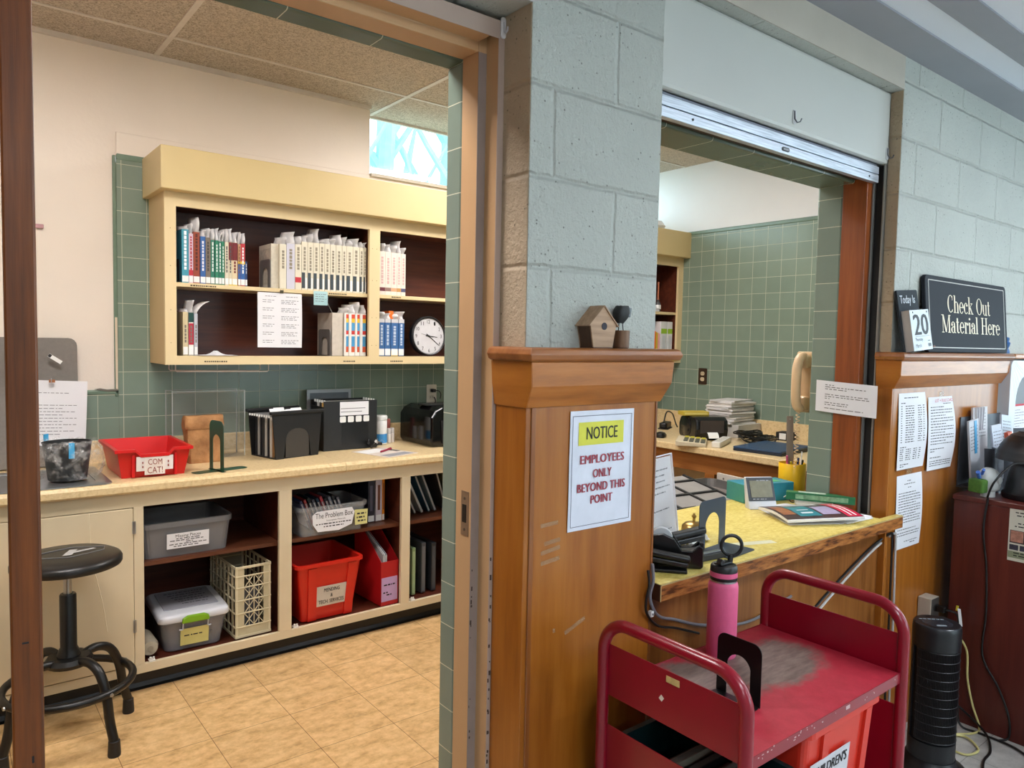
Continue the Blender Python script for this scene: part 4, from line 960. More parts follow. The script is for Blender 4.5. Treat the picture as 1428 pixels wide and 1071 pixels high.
for i in range(9):
    y = -d2+0.018+i*0.0215; rgb = ((40, 44, 40), (150, 110, 66), (208, 200, 188), (44, 44, 46), (196, 190, 180), (60, 60, 60), (36, 36, 38), (170, 166, 160), (44, 44, 46))[i]
    f_ = thing('file_folder', ordn[i]+' folder from the front in the arched black file box', 'folder', (0, 0, 0), 0, 'folders in the arched file box')
    m4 = Matrix.Translation((0.618, 0.262, ZT)) @ Matrix.Rotation(0.22, 4, 'Z') @ Matrix.Translation((0, y, 0.006))
    f_.matrix_world = m4
    MB().box(-w2*0.82, w2*0.82, -0.002, 0.002, 0, 0.205).build('leaf', mat(rgb, 0.6), f_)
    MB().box(-w2-0.004, w2+0.004, -0.002, 0.002, 0.205, 0.212).build('hanging_rod', mat((150, 150, 150), 0.4, 0.4), f_)
    MB().box(-w2-0.010, -w2-0.004, -0.003, 0.003, 0.203, 0.214).box(w2+0.004, w2+0.010, -0.003, 0.003, 0.203, 0.214).build('rod_tip', WHITE, f_)
    if i in (1, 2, 4, 5, 7):
        x = (-0.05, 0.03, -0.03, 0.06, 0.0)[(i*2) % 5]
        MB().obox((x, -0.004, 0.222), (0.062, 0.0015, 0.028), (-0.5, 0, 0)).build('tab', mat((226, 226, 226), 0.35), f_)
t, rnd = file_box('tall black file box with a white sheet and four small white labels', (0.985, 0.345, ZT), 0, 0, 0, 5, 0.0)
w3, d3, h3 = 0.158, 0.085, 0.268
MB().box(-w3, w3, -d3, -d3+0.005, 0, h3).build('front_panel', BP, t, bevel=0.002)
MB().box(-w3, w3, d3-0.005, d3, 0, h3).build('rear_panel', BP, t, bevel=0.002)
MB().box(-w3, -w3+0.005, -d3+0.005, d3-0.005, 0, h3-0.03).build('end_panel', BP, t)
MB().box(w3-0.005, w3, -d3+0.005, d3-0.005, 0, h3-0.03).build('end_panel', BP, t)
MB().box(-w3+0.005, w3-0.005, -d3+0.005, d3-0.005, 0, 0.005).build('floor_plate', BP, t)
MB().box(-0.055, 0.105, -d3-0.001, -d3-0.0002, 0.03, 0.165).build('front_recess', mat((20, 20, 21), 0.3), t)
sh = MB().box(-0.065, 0.105, -d3-0.0015, -d3-0.0002, 0.188, 0.262).build('white_label_sheet', PAPER, t)
MB().add([(-0.060, -d3-0.002, 0.224), (0.085, -d3-0.002, 0.224), (0.085, -d3-0.002, 0.2275), (-0.060, -d3-0.002, 0.2275), (-0.060, -d3-0.002, 0.206), (0.065, -d3-0.002, 0.206), (0.065, -d3-0.002, 0.2095), (-0.060, -d3-0.002, 0.2095)], [(0,1,2,3), (4,5,6,7)]).build('print', INKL, sh)
for k in range(4):
    x = -0.048+0.0465*k
    MB().prism(rr(0.035, 0.033, 0.006, 3, x, 0.167), -d3-0.0022, -d3-0.0011, 'y').build('small_label', WHITE, t)
for i in range(5):
    y = -d3+0.02+i*0.03
    f_ = thing('file_folder', ordn[i]+' dark folder from the front in the tall black file box', 'folder', (0.985, 0.345+y, ZT+0.006), 0, 'folders in the tall file box')
    MB().box(-w3+0.012, w3-0.012, -0.0015, 0.0015, 0, 0.255).build('leaf', mat(((40, 40, 44), (190, 150, 80), (44, 44, 46), (198, 196, 190), (50, 50, 52))[i], 0.6), f_)
    MB().box(-w3+0.008, -w3+0.016, -0.004, 0.004, 0.252, 0.266).box(w3-0.016, w3-0.008, -0.004, 0.004, 0.252, 0.266).build('rod_tip', WHITE, f_)
t = thing('framed_panel', 'grey framed panel standing behind the tall file box', 'panel', (0.93, 0.452, ZT)); t.rotation_euler = (-0.04, 0, 0)
MB().box(-0.11, 0.14, -0.010, 0.0, 0.02, 0.315).build('board', mat((96, 104, 112), 0.5), t)
MB().box(-0.116, 0.146, -0.013, 0.0, 0.300, 0.318).box(-0.116, -0.10, -0.013, 0.0, 0.0, 0.30).box(0.13, 0.146, -0.013, 0.0, 0.0, 0.30).build('frame', mat((150, 152, 154), 0.4, 0.3), t)
t = thing('wipes_canister', 'white canister with a blue patch beside the tall file box', 'canister', (1.222, 0.365, ZT))
MB().lathe([(0.0, 0), (0.036, 0.002), (0.037, 0.006), (0.037, 0.135), (0.034, 0.142)], (0, 0, 0), 28).build('body', WHITE, t, smooth=True)
MB().lathe([(0.0375, 0.01), (0.0375, 0.062)], (0, 0, 0), 28).build('blue_patch', mat((70, 150, 214), 0.4), t, smooth=True)
MB().lathe([(0.038, 0.1425), (0.039, 0.160), (0.034, 0.167), (0.0, 0.168)], (0, 0, 0), 28).build('lid', mat((226, 226, 222), 0.4), t, smooth=True)
for i, (x, y, h, rgb, lab) in enumerate(((1.285, 0.385, 0.085, (214, 206, 196), 'short clear-topped tube beside the white canister'), (1.318, 0.405, 0.085, (206, 196, 188), 'short clear-topped tube by the glossy appliance'), (1.312, 0.442, 0.135, (190, 120, 110), 'taller tube with a reddish cap behind the short ones'))):
    t = thing('small_tube', lab, 'tube', (x, y, ZT))
    MB().lathe([(0.0, 0.0), (0.0145, 0.001), (0.0145, h*0.6), (0.013, h*0.62)], (0, 0, 0), 16).build('body', mat(rgb, 0.3), t, smooth=True)
    MB().lathe([(0.0135, h*0.62+0.0005), (0.0135, h-0.004), (0.011, h), (0.0, h)], (0, 0, 0), 16).build('cap', mat((206, 200, 196) if i < 2 else (176, 96, 88), 0.3), t, smooth=True)
t = thing('clip_cluster', 'small tangle of black and white clips in front of the tall file box', 'clip', (1.105, 0.225, ZT+0.006))
for k, (x, y, a, rgb) in enumerate(((0, 0, 0.3, (30, 30, 32)), (0.03, 0.005, -0.4, (30, 30, 32)), (-0.025, 0.01, 1.1, (40, 38, 36)), (0.012, -0.012, 0.9, (200, 198, 194)))):
    MB().obox((x, y, 0.010+0.008*k), (0.045, 0.012, 0.014), (0.2*k, 0.15*k-0.2, a)).build('clip', mat(rgb, 0.4), t)
    MB().tube([(x, y, 0.016+0.008*k), (x+0.02*math.cos(a), y+0.02*math.sin(a), 0.036+0.004*k), (x+0.035*math.cos(a), y+0.03*math.sin(a), 0.028)], 0.0014, 6).build('wire', STEEL, t)
t = thing('paper_sheet', 'printed leaflet lying on the worktop near the appliance', 'paper', (1.09, 0.07, ZT), 0.28)
MB().box(-0.11, 0.11, -0.14, 0.14, 0, 0.0015).build('sheet', mat((218, 206, 196), 0.6), t)
MB().box(-0.09, 0.09, -0.125, -0.06, 0.0015, 0.002).build('grey_block', mat((150, 150, 154), 0.6), t)
MB().box(-0.10, 0.06, 0.02, 0.12, 0.0015, 0.002).build('white_block', WHITE, t)
MB().box(0.07, 0.10, -0.02, 0.05, 0.0015, 0.002).build('dark_block', mat((90, 84, 80), 0.6), t)
t = thing('pen', 'dark red pen lying on the leaflet', 'pen', (1.115, 0.10, ZT+0.0075), 0.6)
MB().lathe([(0.0, -0.07), (0.005, -0.06), (0.005, 0.055), (0.003, 0.065), (0, 0.068)], (0, 0, 0), 10, 'x').build('barrel', mat((150, 24, 60), 0.35), t, smooth=True)
MB().box(0.02, 0.06, -0.0015, 0.0015, 0.005, 0.007).build('clip', mat((110, 20, 46), 0.35), t)
# glossy black appliance
t = thing('desktop_appliance', 'glossy black desktop appliance at the end of the tan worktop', 'appliance', (1.585, 0.26, ZT))
pf = [(-0.19, 0.02), (-0.17, 0.0), (0.17, 0.0), (0.19, 0.02), (0.19, 0.15), (0.15, 0.215), (0.10, 0.225), (-0.12, 0.225), (-0.165, 0.205), (-0.19, 0.17)]
MB().prism(pf, -0.17, 0.19, 'y').build('body', mat((14, 14, 15), 0.12), t, bevel=0.012, seg=3)
MB().prism([(-0.12, 0.02), (0.06, 0.02), (0.07, 0.15), (-0.13, 0.15)], -0.178, -0.1705, 'y').build('front_flap', mat((40, 40, 42), 0.15), t, bevel=0.002)
MB().box(-0.15, 0.16, -0.06, 0.05, 0.2255, 0.232).build('paper_slot', mat((30, 30, 30), 0.4), t, bevel=0.002)
MB().obox((-0.03, -0.174, 0.12), (0.02, 0.006, 0.11), (0, 0.18, 0)).build('lever', mat((30, 30, 32), 0.25), t)
MB().tube(smooth_path([(0.06, 0.192, 0.05), (0.09, 0.215, 0.10), (0.085, 0.225, 0.22), (0.075, 0.232, 0.25)]), 0.0035, 6).build('cord', BLACKM, t)
def outlet(label, loc, rz, plate, face, w=0.072, h=0.115):
    t = thing('wall_outlet', label, 'outlet', loc, rz)
    MB().prism(rr(w, h, 0.006), -0.005, 0.0, 'y').build('plate', plate, t, bevel=0.001)
    for z in (0.021, -0.021):
        r = MB().prism(rr(0.033, 0.028, 0.011), -0.0075, -0.005, 'y').build('receptacle', face, t)
        MB().box(-0.008, -0.006, -0.0082, -0.0075, z*0+-0.004, 0.006).box(0.005, 0.007, -0.0082, -0.0075, -0.004, 0.006).build('slots', BLACK, r)
        r.location = (0, 0, z)
    return t
outlet('white wall outlet on the green tile above the black appliance', (1.645, 0.499, 1.186), 0, mat((222, 214, 200), 0.4), mat((206, 198, 184), 0.4))
t = thing('power_plug', 'black plug in the white outlet with its cord hanging down', 'plug', (1.645, 0.4905, 1.207))
MB().box(-0.012, 0.012, -0.03, 0, -0.010, 0.010).build('body', BLACKM, t, bevel=0.003)
MB().tube(smooth_path([(0, -0.03, 0), (0.02, -0.045, 0.0), (0.04, -0.04, -0.02), (0.042, -0.03, -0.05)]), 0.003, 6).build('cord', BLACKM, t)

# ------------------------------------------------------------------ inside the base cabinet
ZF, ZM = 0.1285, 0.5525
t = thing('storage_tub', 'grey translucent tub labelled for missing pieces, on the upper shelf', 'tub', (0.070, 0.145, ZM+0.0005))
MB().tub(0.375, 0.33, 0.155, 0.93, 0.03, 0.004, 0.010, 0.022).build('body', MT['tub'], t)
lb = MB().box(-0.088, 0.088, -0.167, -0.1655, 0.045, 0.112).build('label', PAPER, t, rot=(0.055, 0, 0))
text('Missing Pieces', 0.105, 0.017, INK, lb, (0, -0.1675, 0.098))
lines_mb([(0.086, -0.05, 0.05), (0.078, -0.075, 0.07), (0.070, -0.01, 0.02), (0.062, -0.078, 0.078), (0.053, -0.06, 0.05)], 0.0035, 3, -0.1676).build('small_print', INK, lb)
t = thing('storage_box', 'clear lidded box with a green latch on the cabinet floor', 'box', (0.10, 0.125, ZF+0.0005), -0.05)
MB().tub(0.275, 0.34, 0.135, 0.86, 0.035, 0.003, 0.006, 0.010).build('body', clear_mat('smoky_clear_plastic', (160, 160, 166), 0.45), t)
ld = MB(); Q = lambda w, d, z, r=0.035: [(x, y, z) for x, y in rr(w, d, r)]
ld.loft([Q(0.296, 0.36, 0.1355), Q(0.300, 0.364, 0.140), Q(0.298, 0.362, 0.160), Q(0.286, 0.35, 0.168), Q(0.270, 0.334, 0.170)])
ld.build('lid', mat((206, 208, 214), 0.3, 0, 0.02), t, smooth=True)
MB().box(-0.115, 0.115, -0.105, 0.14, 0.1705, 0.1745).build('lid_recess', mat((150, 150, 158), 0.3), t, bevel=0.002)
ls = lines_mb([(0.10-0.032*i, -0.08+0.01*i, 0.09-0.01*(i % 2)) for i in range(6)], 0.011, 12, 0); ls.v = [(x, z, 0.1752) for x, y, z in ls.v]; ls.build('handwriting', mat((84, 84, 90), 0.6), t)
gl = MB(); gl.prism([(-0.058, 0.130), (-0.055, 0.152), (-0.035, 0.163), (0.035, 0.163), (0.055, 0.152), (0.058, 0.130)], -0.195, -0.181, 'y'); gl.build('green_latch', mat((122, 172, 28), 0.3), t, bevel=0.005)
MB().tube([(-0.052, -0.187, 0.129), (-0.052, -0.179, 0.100), (-0.066, -0.176, 0.100)], 0.003, 6).tube([(0.052, -0.187, 0.129), (0.052, -0.179, 0.100), (0.066, -0.176, 0.100)], 0.003, 6).build('latch_hook', mat((190, 192, 198), 0.3), t)
nt = MB().add([(-0.060, -0.160, 0.022), (0.058, -0.160, 0.022), (0.058, -0.172, 0.100), (-0.060, -0.172, 0.100)], [(0, 1, 2, 3)]).build('yellow_note', mat((214, 206, 130), 0.7), t, solid=0.0008)
lines_mb([(0.065, -0.045, 0.03)], 0.005, 2, -0.1695).build('pencil_text', INK, nt)
t = thing('cloth_roll', 'rolled off-white cloth lying beside the clear lidded box', 'cloth', (-0.088, 0.06, ZF+0.040))
MB().lathe([(0.0, -0.09), (0.03, -0.088), (0.039, -0.06), (0.038, 0.05), (0.03, 0.09), (0, 0.092)], (0, 0, 0), 16, 'y').build('roll', mat((176, 166, 146), 0.9, 0, 0.1, 30, 0.4), t, smooth=True)
MB().lathe([(0.012, -0.0925), (0.010, -0.09), (0.0, -0.0895)], (0, 0, 0), 12, 'y').build('end_fold', mat((150, 140, 122), 0.9), t)
# milk crate standing on end
t = thing('milk_crate', 'cream plastic milk crate standing on end with crossed lattice', 'crate', (0.345, 0.135, ZF+0.0005), 0.03)
CR = mat((206, 196, 164), 0.5, 0, 0.05)
w, d, h = 0.165, 0.36, 0.335
fb = MB()
for x in (-w/2, w/2):
    for y in (-d/2, d/2): fb.box(x-0.011 if x > 0 else x, x+0.0 if x > 0 else x+0.011, y if y < 0 else y-0.011, y+0.011 if y < 0 else y, 0, h)
for z in (0.0, 0.047, 0.112, 0.172, 0.232, 0.285, h-0.012):
    hh = 0.012 if z in (0.0, h-0.012) else 0.006
    fb.box(-w/2, w/2, -d/2-0.002, -d/2+0.004, z, z+hh).box(-w/2, w/2, d/2-0.004, d/2+0.002, z, z+hh)
    fb.box(-w/2-0.002, -w/2+0.004, -d/2, d/2, z, z+hh).box(w/2-0.004, w/2+0.002, -d/2, d/2, z, z+hh)
fb.build('frame', CR, t, bevel=0.001)
fp = MB().box(-w/2+0.004, -w/2+0.040, -d/2+0.0005, -d/2+0.004, 0.01, h-0.01).box(w/2-0.034, w/2-0.004, -d/2+0.0005, -d/2+0.004, 0.01, h-0.01).box(-w/2+0.04, w/2-0.034, -d/2+0.0005, -d/2+0.004, 0.01, 0.047)
fp.build('corner_panels', mat((190, 180, 148), 0.55), t)
la = MB()
for k in range(4):
    z0, z1 = 0.053+0.06*k, 0.112+0.06*k
    for a, b in ((-0.042, 0.003), (0.003, 0.048)):
        c_ = ((a+b)/2, -d/2+0.001, (z0+z1)/2); l = math.hypot(b-a, z1-z0); an = math.atan2(z1-z0, b-a)
        la.obox(c_, (l, 0.003, 0.003), (0, -an, 0)).obox(c_, (l, 0.003, 0.003), (0, an, 0)).box((a+b)/2-0.001, (a+b)/2+0.001, -d/2, -d/2+0.002, z0, z1)
    la.box(0.0015, 0.0045, -d/2-0.001, -d/2+0.003, z0, z1)
la.build('lattice', CR, t)
for x in (-w/2, w/2-0.003):
    sl = MB()
    for k in range(6):
        y = -d/2+0.035+k*0.055; sl.box(x, x+0.003, y, y+0.022, 0.012, h-0.012)
    sl.build('side_lattice', mat((190, 180, 148), 0.55), t)
MB().box(-w/2+0.004, w/2-0.004, d/2-0.003, d/2-0.0005, 0.01, h-0.01).build('rear_panel', mat((150, 142, 120), 0.55), t)
t = thing('folder_bundle', 'grey sheet standing inside the milk crate behind the lattice', 'sheet', (0.350, 0.02, ZF+0.014))
MB().box(-0.045, 0.05, 0, 0.012, 0, 0.20).build('sheet', mat((96, 98, 104), 0.6), t)

# the problem box
t = thing('storage_tub', 'clear tub of discs and cases with a big cut-out card and yellow note', 'tub', (0.748, 0.10, ZM+0.0005), 0.0)
MB().tub(0.355, 0.30, 0.145, 0.92, 0.03, 0.004, 0.010, 0.018).build('body', MT['clear'], t)
lb = MB().prism([(-0.115, 0.060), (-0.09, 0.022), (0.02, 0.018), (0.09, 0.04), (0.105, 0.10), (0.09, 0.125), (-0.095, 0.122), (-0.118, 0.105)], -0.1615, -0.1600, 'y').build('card', PAPER, t)
text('The Problem Box', 0.198, 0.026, INK, lb, (-0.004, -0.1622, 0.100))
text('Incomplete Materials', 0.100, 0.0095, INK, lb, (0.005, -0.1622, 0.073))
lines_mb([(0.056, -0.10, 0.085), (0.042, -0.06, 0.045)], 0.005, 8, -0.1622).build('small_print', INK, lb)
nt = MB().prism([(0.108, 0.03), (0.175, 0.03), (0.178, 0.105), (0.105, 0.108)], -0.1612, -0.1600, 'y').build('yellow_note', mat((212, 208, 140), 0.7), t)
lines_mb([(0.082, 0.118, 0.168), (0.063, 0.116, 0.16), (0.045, 0.122, 0.17)], 0.008, 5, -0.1618).build('handwriting', INK, nt)
cols = ((60, 70, 110), (150, 60, 60), (30, 40, 44), (90, 90, 100), (40, 60, 80), (190, 70, 80), (60, 60, 66), (140, 140, 150), (36, 38, 44), (110, 110, 118))
for k in range(10):
    f_ = thing('disc_case', ordn[k]+' disc case, counted along the clear tub of cases', 'disc case', (0.748-0.095+0.0215*k, 0.085, ZM+0.0095), 0, 'cases in the clear tub')
    f_.rotation_euler = (0, -0.36, 0)
    MB().box(0.0, 0.013, -0.07, 0.065, 0.003, 0.165+0.006*(k % 3)).build('case', mat(cols[k], 0.25), f_)
    MB().box(-0.0006, 0, -0.06, 0.055, 0.02, 0.15).build('cover_print', mat(sum(((min(c+60, 255),) for c in cols[(k*3) % 10]), ()), 0.3), f_)
    MB().box(0.003, 0.010, -0.0706, -0.07, 0.06, 0.15).build('spine_print', mat((190, 180, 176), 0.4), f_)
for x, rgb, nm, h in ((0.985, (40, 42, 58), 'dark navy wide volume standing behind the clear tub', 0.225), (1.030, (206, 196, 206), 'pale lilac thin volume between navy and orange ones', 0.225), (1.068, (236, 150, 30), 'orange volume at the end of the shelf under the worktop', 0.232)):
    f_ = thing('book', nm, 'book', (x, 0.05, ZM+0.0005), 0, 'volumes behind the clear tub'); w = 0.036 if 'navy' in nm else 0.013
    MB().box(0, w, 0, 0.20, 0.002, h).build('cover', mat(rgb, 0.4), f_)
    MB().box(0.001, w-0.001, -0.0006, 0, 0.004, 0.035).build('spine_label', WHITE, f_)
    MB().box(w*0.3, w*0.7, -0.0006, 0, 0.06, h-0.03).build('spine_print', mat((120, 70, 50) if 'orange' in nm else (90, 90, 110), 0.5), f_)
# red bin and red magazine file
RB_ = mat((204, 36, 22), 0.35, 0, 0.04, 4)
t = thing('storage_bin', 'large red plastic bin with a printed mending card', 'bin', (0.724, 0.115, ZF+0.0005), 0.0)
MB().tub(0.335, 0.36, 0.292, 0.80, 0.018, 0.004, 0.012, 0.016).build('body', RB_, t)
for x in (-0.085, 0.105):
    MB().loft([[(x-0.022, -0.145, 0.0), (x+0.022, -0.145, 0.0), (x+0.022, -0.154, 0.0), (x-0.022, -0.154, 0.0)], [(x*1.1-0.022, -0.176, 0.27), (x*1.1+0.022, -0.176, 0.27), (x*1.1+0.022, -0.187, 0.27), (x*1.1-0.022, -0.187, 0.27)]]).build('front_rib', RB_, t)
an = math.atan2(0.036, 0.275)
lb = MB().box(-0.080, 0.080, -0.0012, 0, -0.052, 0.052).build('card', mat((206, 198, 186), 0.7), t, loc=(0.012, -0.1645, 0.118), rot=(an, 0, 0))
text('MENDING\n&\nTECH. SERVICES', 0.132, 0.080, INK, lb, (0, -0.002, 0), bold=0.012, line=1.1)
t = thing('magazine_file', 'red cardboard magazine file with a lilac label, holding grey folders', 'magazine file', (1.052, 0.105, ZF+0.0005), 0.05)
RF = mat((176, 22, 28), 0.45)
side = [(-0.16, 0.0), (0.12, 0.0), (0.12, 0.392), (0.06, 0.392), (-0.16, 0.232)]
MB().prism(side, -0.052, -0.049, 'x').build('side_panel', RF, t); MB().prism(side, 0.049, 0.052, 'x').build('side_panel', RF, t)
MB().box(-0.049, 0.049, -0.16, -0.157, 0, 0.232).build('front_panel', RF, t)
MB().box(-0.049, 0.049, 0.117, 0.12, 0, 0.392).box(-0.049, 0.049, -0.157, 0.117, 0, 0.003).build('back_panel', RF, t)
lb = MB().box(-0.050, 0.046, -0.1615, -0.1602, 0.022, 0.148).build('lilac_label', mat((186, 156, 200), 0.7), t)
lines_mb([(0.105, -0.036, 0.035), (0.065, -0.04, -0.005), (0.052, -0.02, 0.01)], 0.007, 6, -0.1622).build('handwriting', INK, lb)
for k in range(3):
    f_ = thing('folder', ordn[k]+' pale folder leaning in the red magazine file', 'folder', (1.022+0.009*k, 0.12, ZF+0.01), 0.05, 'folders in the red magazine file')
    MB().prism([(-0.155, 0.0), (0.09, 0.0), (0.09, 0.372), (-0.155, 0.255)], 0.0, 0.005, 'x').build('leaf', mat(((170, 170, 172), (206, 206, 208), (140, 140, 146))[k], 0.5), f_)
    MB().box(0.0, 0.005, -0.157, -0.155, 0.01, 0.25).build('edge', mat((214, 214, 210), 0.6), f_)
# third compartment: slanting and upright folders
for k, (x, rgb, nm, lean) in enumerate(((1.20, (120, 116, 110), 'grey', -0.45), (1.245, (196, 196, 200), 'white', -0.45), (1.29, (40, 84, 108), 'teal', -0.42), (1.33, (120, 140, 150), 'pale blue', -0.40), (1.40, (66, 66, 66), 'charcoal', -0.3), (1.45, (120, 110, 60), 'olive', -0.28))):
    f_ = thing('folder', nm+' folder slanting in the upper compartment by the door frame', 'folder', (x+0.075, 0.06, ZM+0.004), 0, 'slanting folders by the door frame'); f_.rotation_euler = (0, lean, 0)
    MB().box(0, 0.012, 0, 0.22, 0.006, 0.235).build('cover', mat(rgb, 0.35), f_)
    MB().box(0.002, 0.010, -0.0008, 0, 0.01, 0.23).build('page_edge', mat((170, 168, 164), 0.7), f_)
for k, (x, rgb, nm, h, w) in enumerate(((1.180, (150, 140, 140), 'grey', 0.225, 0.020), (1.225, (140, 166, 120), 'sage green', 0.26, 0.024), (1.285, (70, 72, 76), 'smoky clear', 0.28, 0.028), (1.35, (40, 44, 50), 'dark', 0.27, 0.03))):
    f_ = thing('folder', nm+' folder standing upright on the cabinet floor by the door frame', 'folder', (x, 0.0, ZF+0.0005), 0, 'upright folders by the door frame')
    MB().box(0, w, 0, 0.30, 0, h).build('cover', mat(rgb, 0.35), f_, bevel=0.003)
    MB().box(w*0.2, w*0.8, -0.0008, 0, 0.01, h-0.02).build('spine_strip', mat(tuple(min(255, c+30) for c in rgb), 0.5), f_)
bpy.data.objects['folder'].name = 'folder'

# ------------------------------------------------------------------ stool
t = thing('stool', 'black round swivel stool with a foot ring on curved legs', 'stool', (-0.425, -0.312, 0.0))
MB().lathe([(0.0, 0.662), (0.165, 0.662), (0.178, 0.665), (0.181, 0.670), (0.181, 0.686), (0.176, 0.695), (0.160, 0.703), (0.10, 0.706), (0.0, 0.7065)], (0, 0, 0), 48).build('seat', mat((26, 25, 25), 0.35, 0, 0.1, 40), t, smooth=True)
st_ = bpy.data.objects['seat']
wh = mat((176, 176, 176), 0.5)
MB().tube([(-0.09, 0.05, 0.7075), (0.02, 0.09, 0.707), (0.13, 0.05, 0.7055), (0.12, 0.0, 0.706), (0.0, -0.05, 0.7075), (-0.11, 0.0, 0.7068)], 0.0016, 5, closed=True).build('seat_emblem', mat((120, 120, 122), 0.4), st_)
MB().add([(-0.02, -0.02, 0.708), (0.015, 0.055, 0.708), (0.040, 0.05, 0.708), (0.012, -0.02, 0.708)], [(0, 1, 2, 3)]).add([(0.01, 0.02, 0.7082), (0.09, 0.045, 0.7075), (0.10, 0.03, 0.7075), (0.02, 0.0, 0.7082)], [(0, 1, 2, 3)]).build('emblem_mark', wh, st_)
MB().lathe([(0.0, 0.560), (0.014, 0.560), (0.014, 0.6615), (0.0, 0.6615)], (0, 0, 0), 16).build('gas_lift', STEEL, t, smooth=True)
MB().box(-0.06, 0.06, -0.045, 0.045, 0.652, 0.6617).build('seat_plate', BLACK, t)
MB().tube([(-0.03, -0.01, 0.648), (-0.11, -0.05, 0.638), (-0.15, -0.07, 0.612)], [0.006, 0.007, 0.011], 8).build('lever', BLACK, t, smooth=True)
MB().lathe([(0.040, 0.328), (0.035, 0.345), (0.028, 0.36), (0.028, 0.555), (0.025, 0.560), (0.0, 0.560)], (0, 0, 0), 24).build('column', BLACK, t, smooth=True)
MB().lathe([(0.0, 0.292), (0.075, 0.296), (0.080, 0.310), (0.070, 0.325), (0.0, 0.3275)], (0, 0, 0), 24).build('hub', BLACK, t, smooth=True)
a0 = math.atan2(-0.515+0.322, -0.318+0.462)
for k in range(4):
    a = math.radians((-62, 25, 118, 205)[k]); ca, sa = math.cos(a), math.sin(a)
    pts = smooth_path([(r*ca, r*sa, z) for r, z in ((0.05, 0.310), (0.11, 0.318), (0.165, 0.290), (0.200, 0.215), (0.217, 0.12), (0.237, 0.055))], 5)+[Vector((0.239*ca, 0.239*sa, 0.012))]
    lg = MB().tube(pts, 0.0165, 12).build('leg', BLACK, t, smooth=True)
    MB().lathe([(0.0, 0.0), (0.021, 0.0), (0.022, 0.006), (0.0195, 0.056), (0.0168, 0.058)], (0.238*ca, 0.238*sa, 0), 14).build('rubber_foot', BLACKM, lg, smooth=True)
    MB().lathe([(0.007, 0.0), (0.006, 0.005), (0.0, 0.006)], (0, 0, 0), 10, 'x').build('bolt', STEEL, lg, loc=(0.227*ca, 0.227*sa, 0.222), rot=(0, 0, a))
MB().tube([(0.211*math.cos(2*PI*k/40), 0.211*math.sin(2*PI*k/40), 0.222) for k in range(40)], 0.0145, 10, closed=True).build('foot_ring', BLACK, t, smooth=True)

# ================================================================== SERVICE COUNTER
t = thing('service_counter', 'yellow speckled service counter with wood-grain edge through the shutter opening', 'counter', (1.40, -1.9, 0.89))
MB().box(-0.699, 0.570, -0.265, 0.275, -0.003, 0.0).box(0.570, 0.699, -0.265, -0.240, -0.003, 0.0).build('laminate_top', MT['yellow'], t)
MB().box(-0.698, 0.570, -0.210, 0.274, -0.044, -0.0035).build('core', mat((120, 80, 44), 0.6), t)
MB().box(-0.699, 0.699, -0.268, -0.2405, -0.046, -0.0035).build('front_edge', MT['grain_edge'], t)
eb = MB().box(-0.7012, -0.6992, -0.2675, -0.222, -0.046, -0.0015)
eb.build('end_edge', mat((70, 36, 18), 0.5), t)
MB().box(-0.699, 0.699, -0.2695, -0.2672, -0.004, -0.0005).box(-0.7012, -0.6985, -0.2695, -0.2672, -0.046, -0.004).build('edge_trim', mat((206, 186, 130), 0.35, 0.3), t)
struct(box(0.75, 1.97, -1.66, -1.64, 0.0, 0.84), 'wall_counter_rear_panel', CREAM3)
ZC = 0.8905
# bell
t = thing('service_bell', 'small brass service bell on the yellow counter', 'bell', (1.205, -1.880, ZC))
BRASS = mat((176, 146, 88), 0.3, 0.9)
MB().lathe([(0.0, 0.0), (0.036, 0.0), (0.036, 0.006), (0.0, 0.006)], (0, 0, 0), 24).build('base', mat((40, 36, 30), 0.4), t)
MB().lathe([(0.041, 0.010), (0.040, 0.025), (0.030, 0.035), (0.010, 0.039), (0.0, 0.040)], (0, 0, 0), 24).build('dome', BRASS, t, smooth=True)
MB().lathe([(0.005, 0.0385), (0.005, 0.052), (0.008, 0.055), (0.008, 0.060), (0.004, 0.064), (0.004, 0.068), (0.0, 0.070)], (0, 0, 0), 14).build('button', BRASS, t, smooth=True)
# bookend on the counter
o = bookend('grey metal bookend standing on the yellow counter by the bell', (1.118, -2.018, ZC), 0.10, 0.155, 0.152, 0.11, mat((58, 68, 80), 0.4, 0.2), r=0.018)
# acrylic sign holder facing out
t = thing('sign_holder', 'clear upright sign holder with a printed sheet at the pillar end of the counter', 'sign holder', (0.985, -1.93, ZC), 0.42); t.rotation_euler = (-0.13, 0, 0.25)
MB().box(-0.11, 0.11, -0.001, 0.0, 0.004, 0.275).build('sheet', mat((214, 210, 212), 0.5, 0, 0.04), t)
MB().box(-0.115, 0.115, -0.0045, -0.0015, 0.0, 0.28).build('front_pane', clear_mat('holder_acrylic', (226, 226, 232), 0.04, 0.05), t)
MB().box(0.1145, 0.118, -0.0045, 0.001, 0.0, 0.28).box(-0.118, 0.118, -0.0045, 0.001, 0.2795, 0.283).build('bright_edges', mat((222, 224, 232), 0.2), t)
lines_mb([(0.235-0.018*i, -0.08, 0.06+0.03*(i % 3 == 0)) for i in range(5)]+[(0.11, -0.09, 0.07), (0.045, -0.09, 0.085), (0.03, -0.07, 0.06)], 0.004, 5, -0.0013).build('printed_text', mat((110, 108, 112), 0.6), t)
MB().box(-0.11, 0.11, 0.002, 0.005, 0.0, 0.12).build('rear_foot', clear_mat('holder_acrylic_foot', (220, 220, 226), 0.2), t)
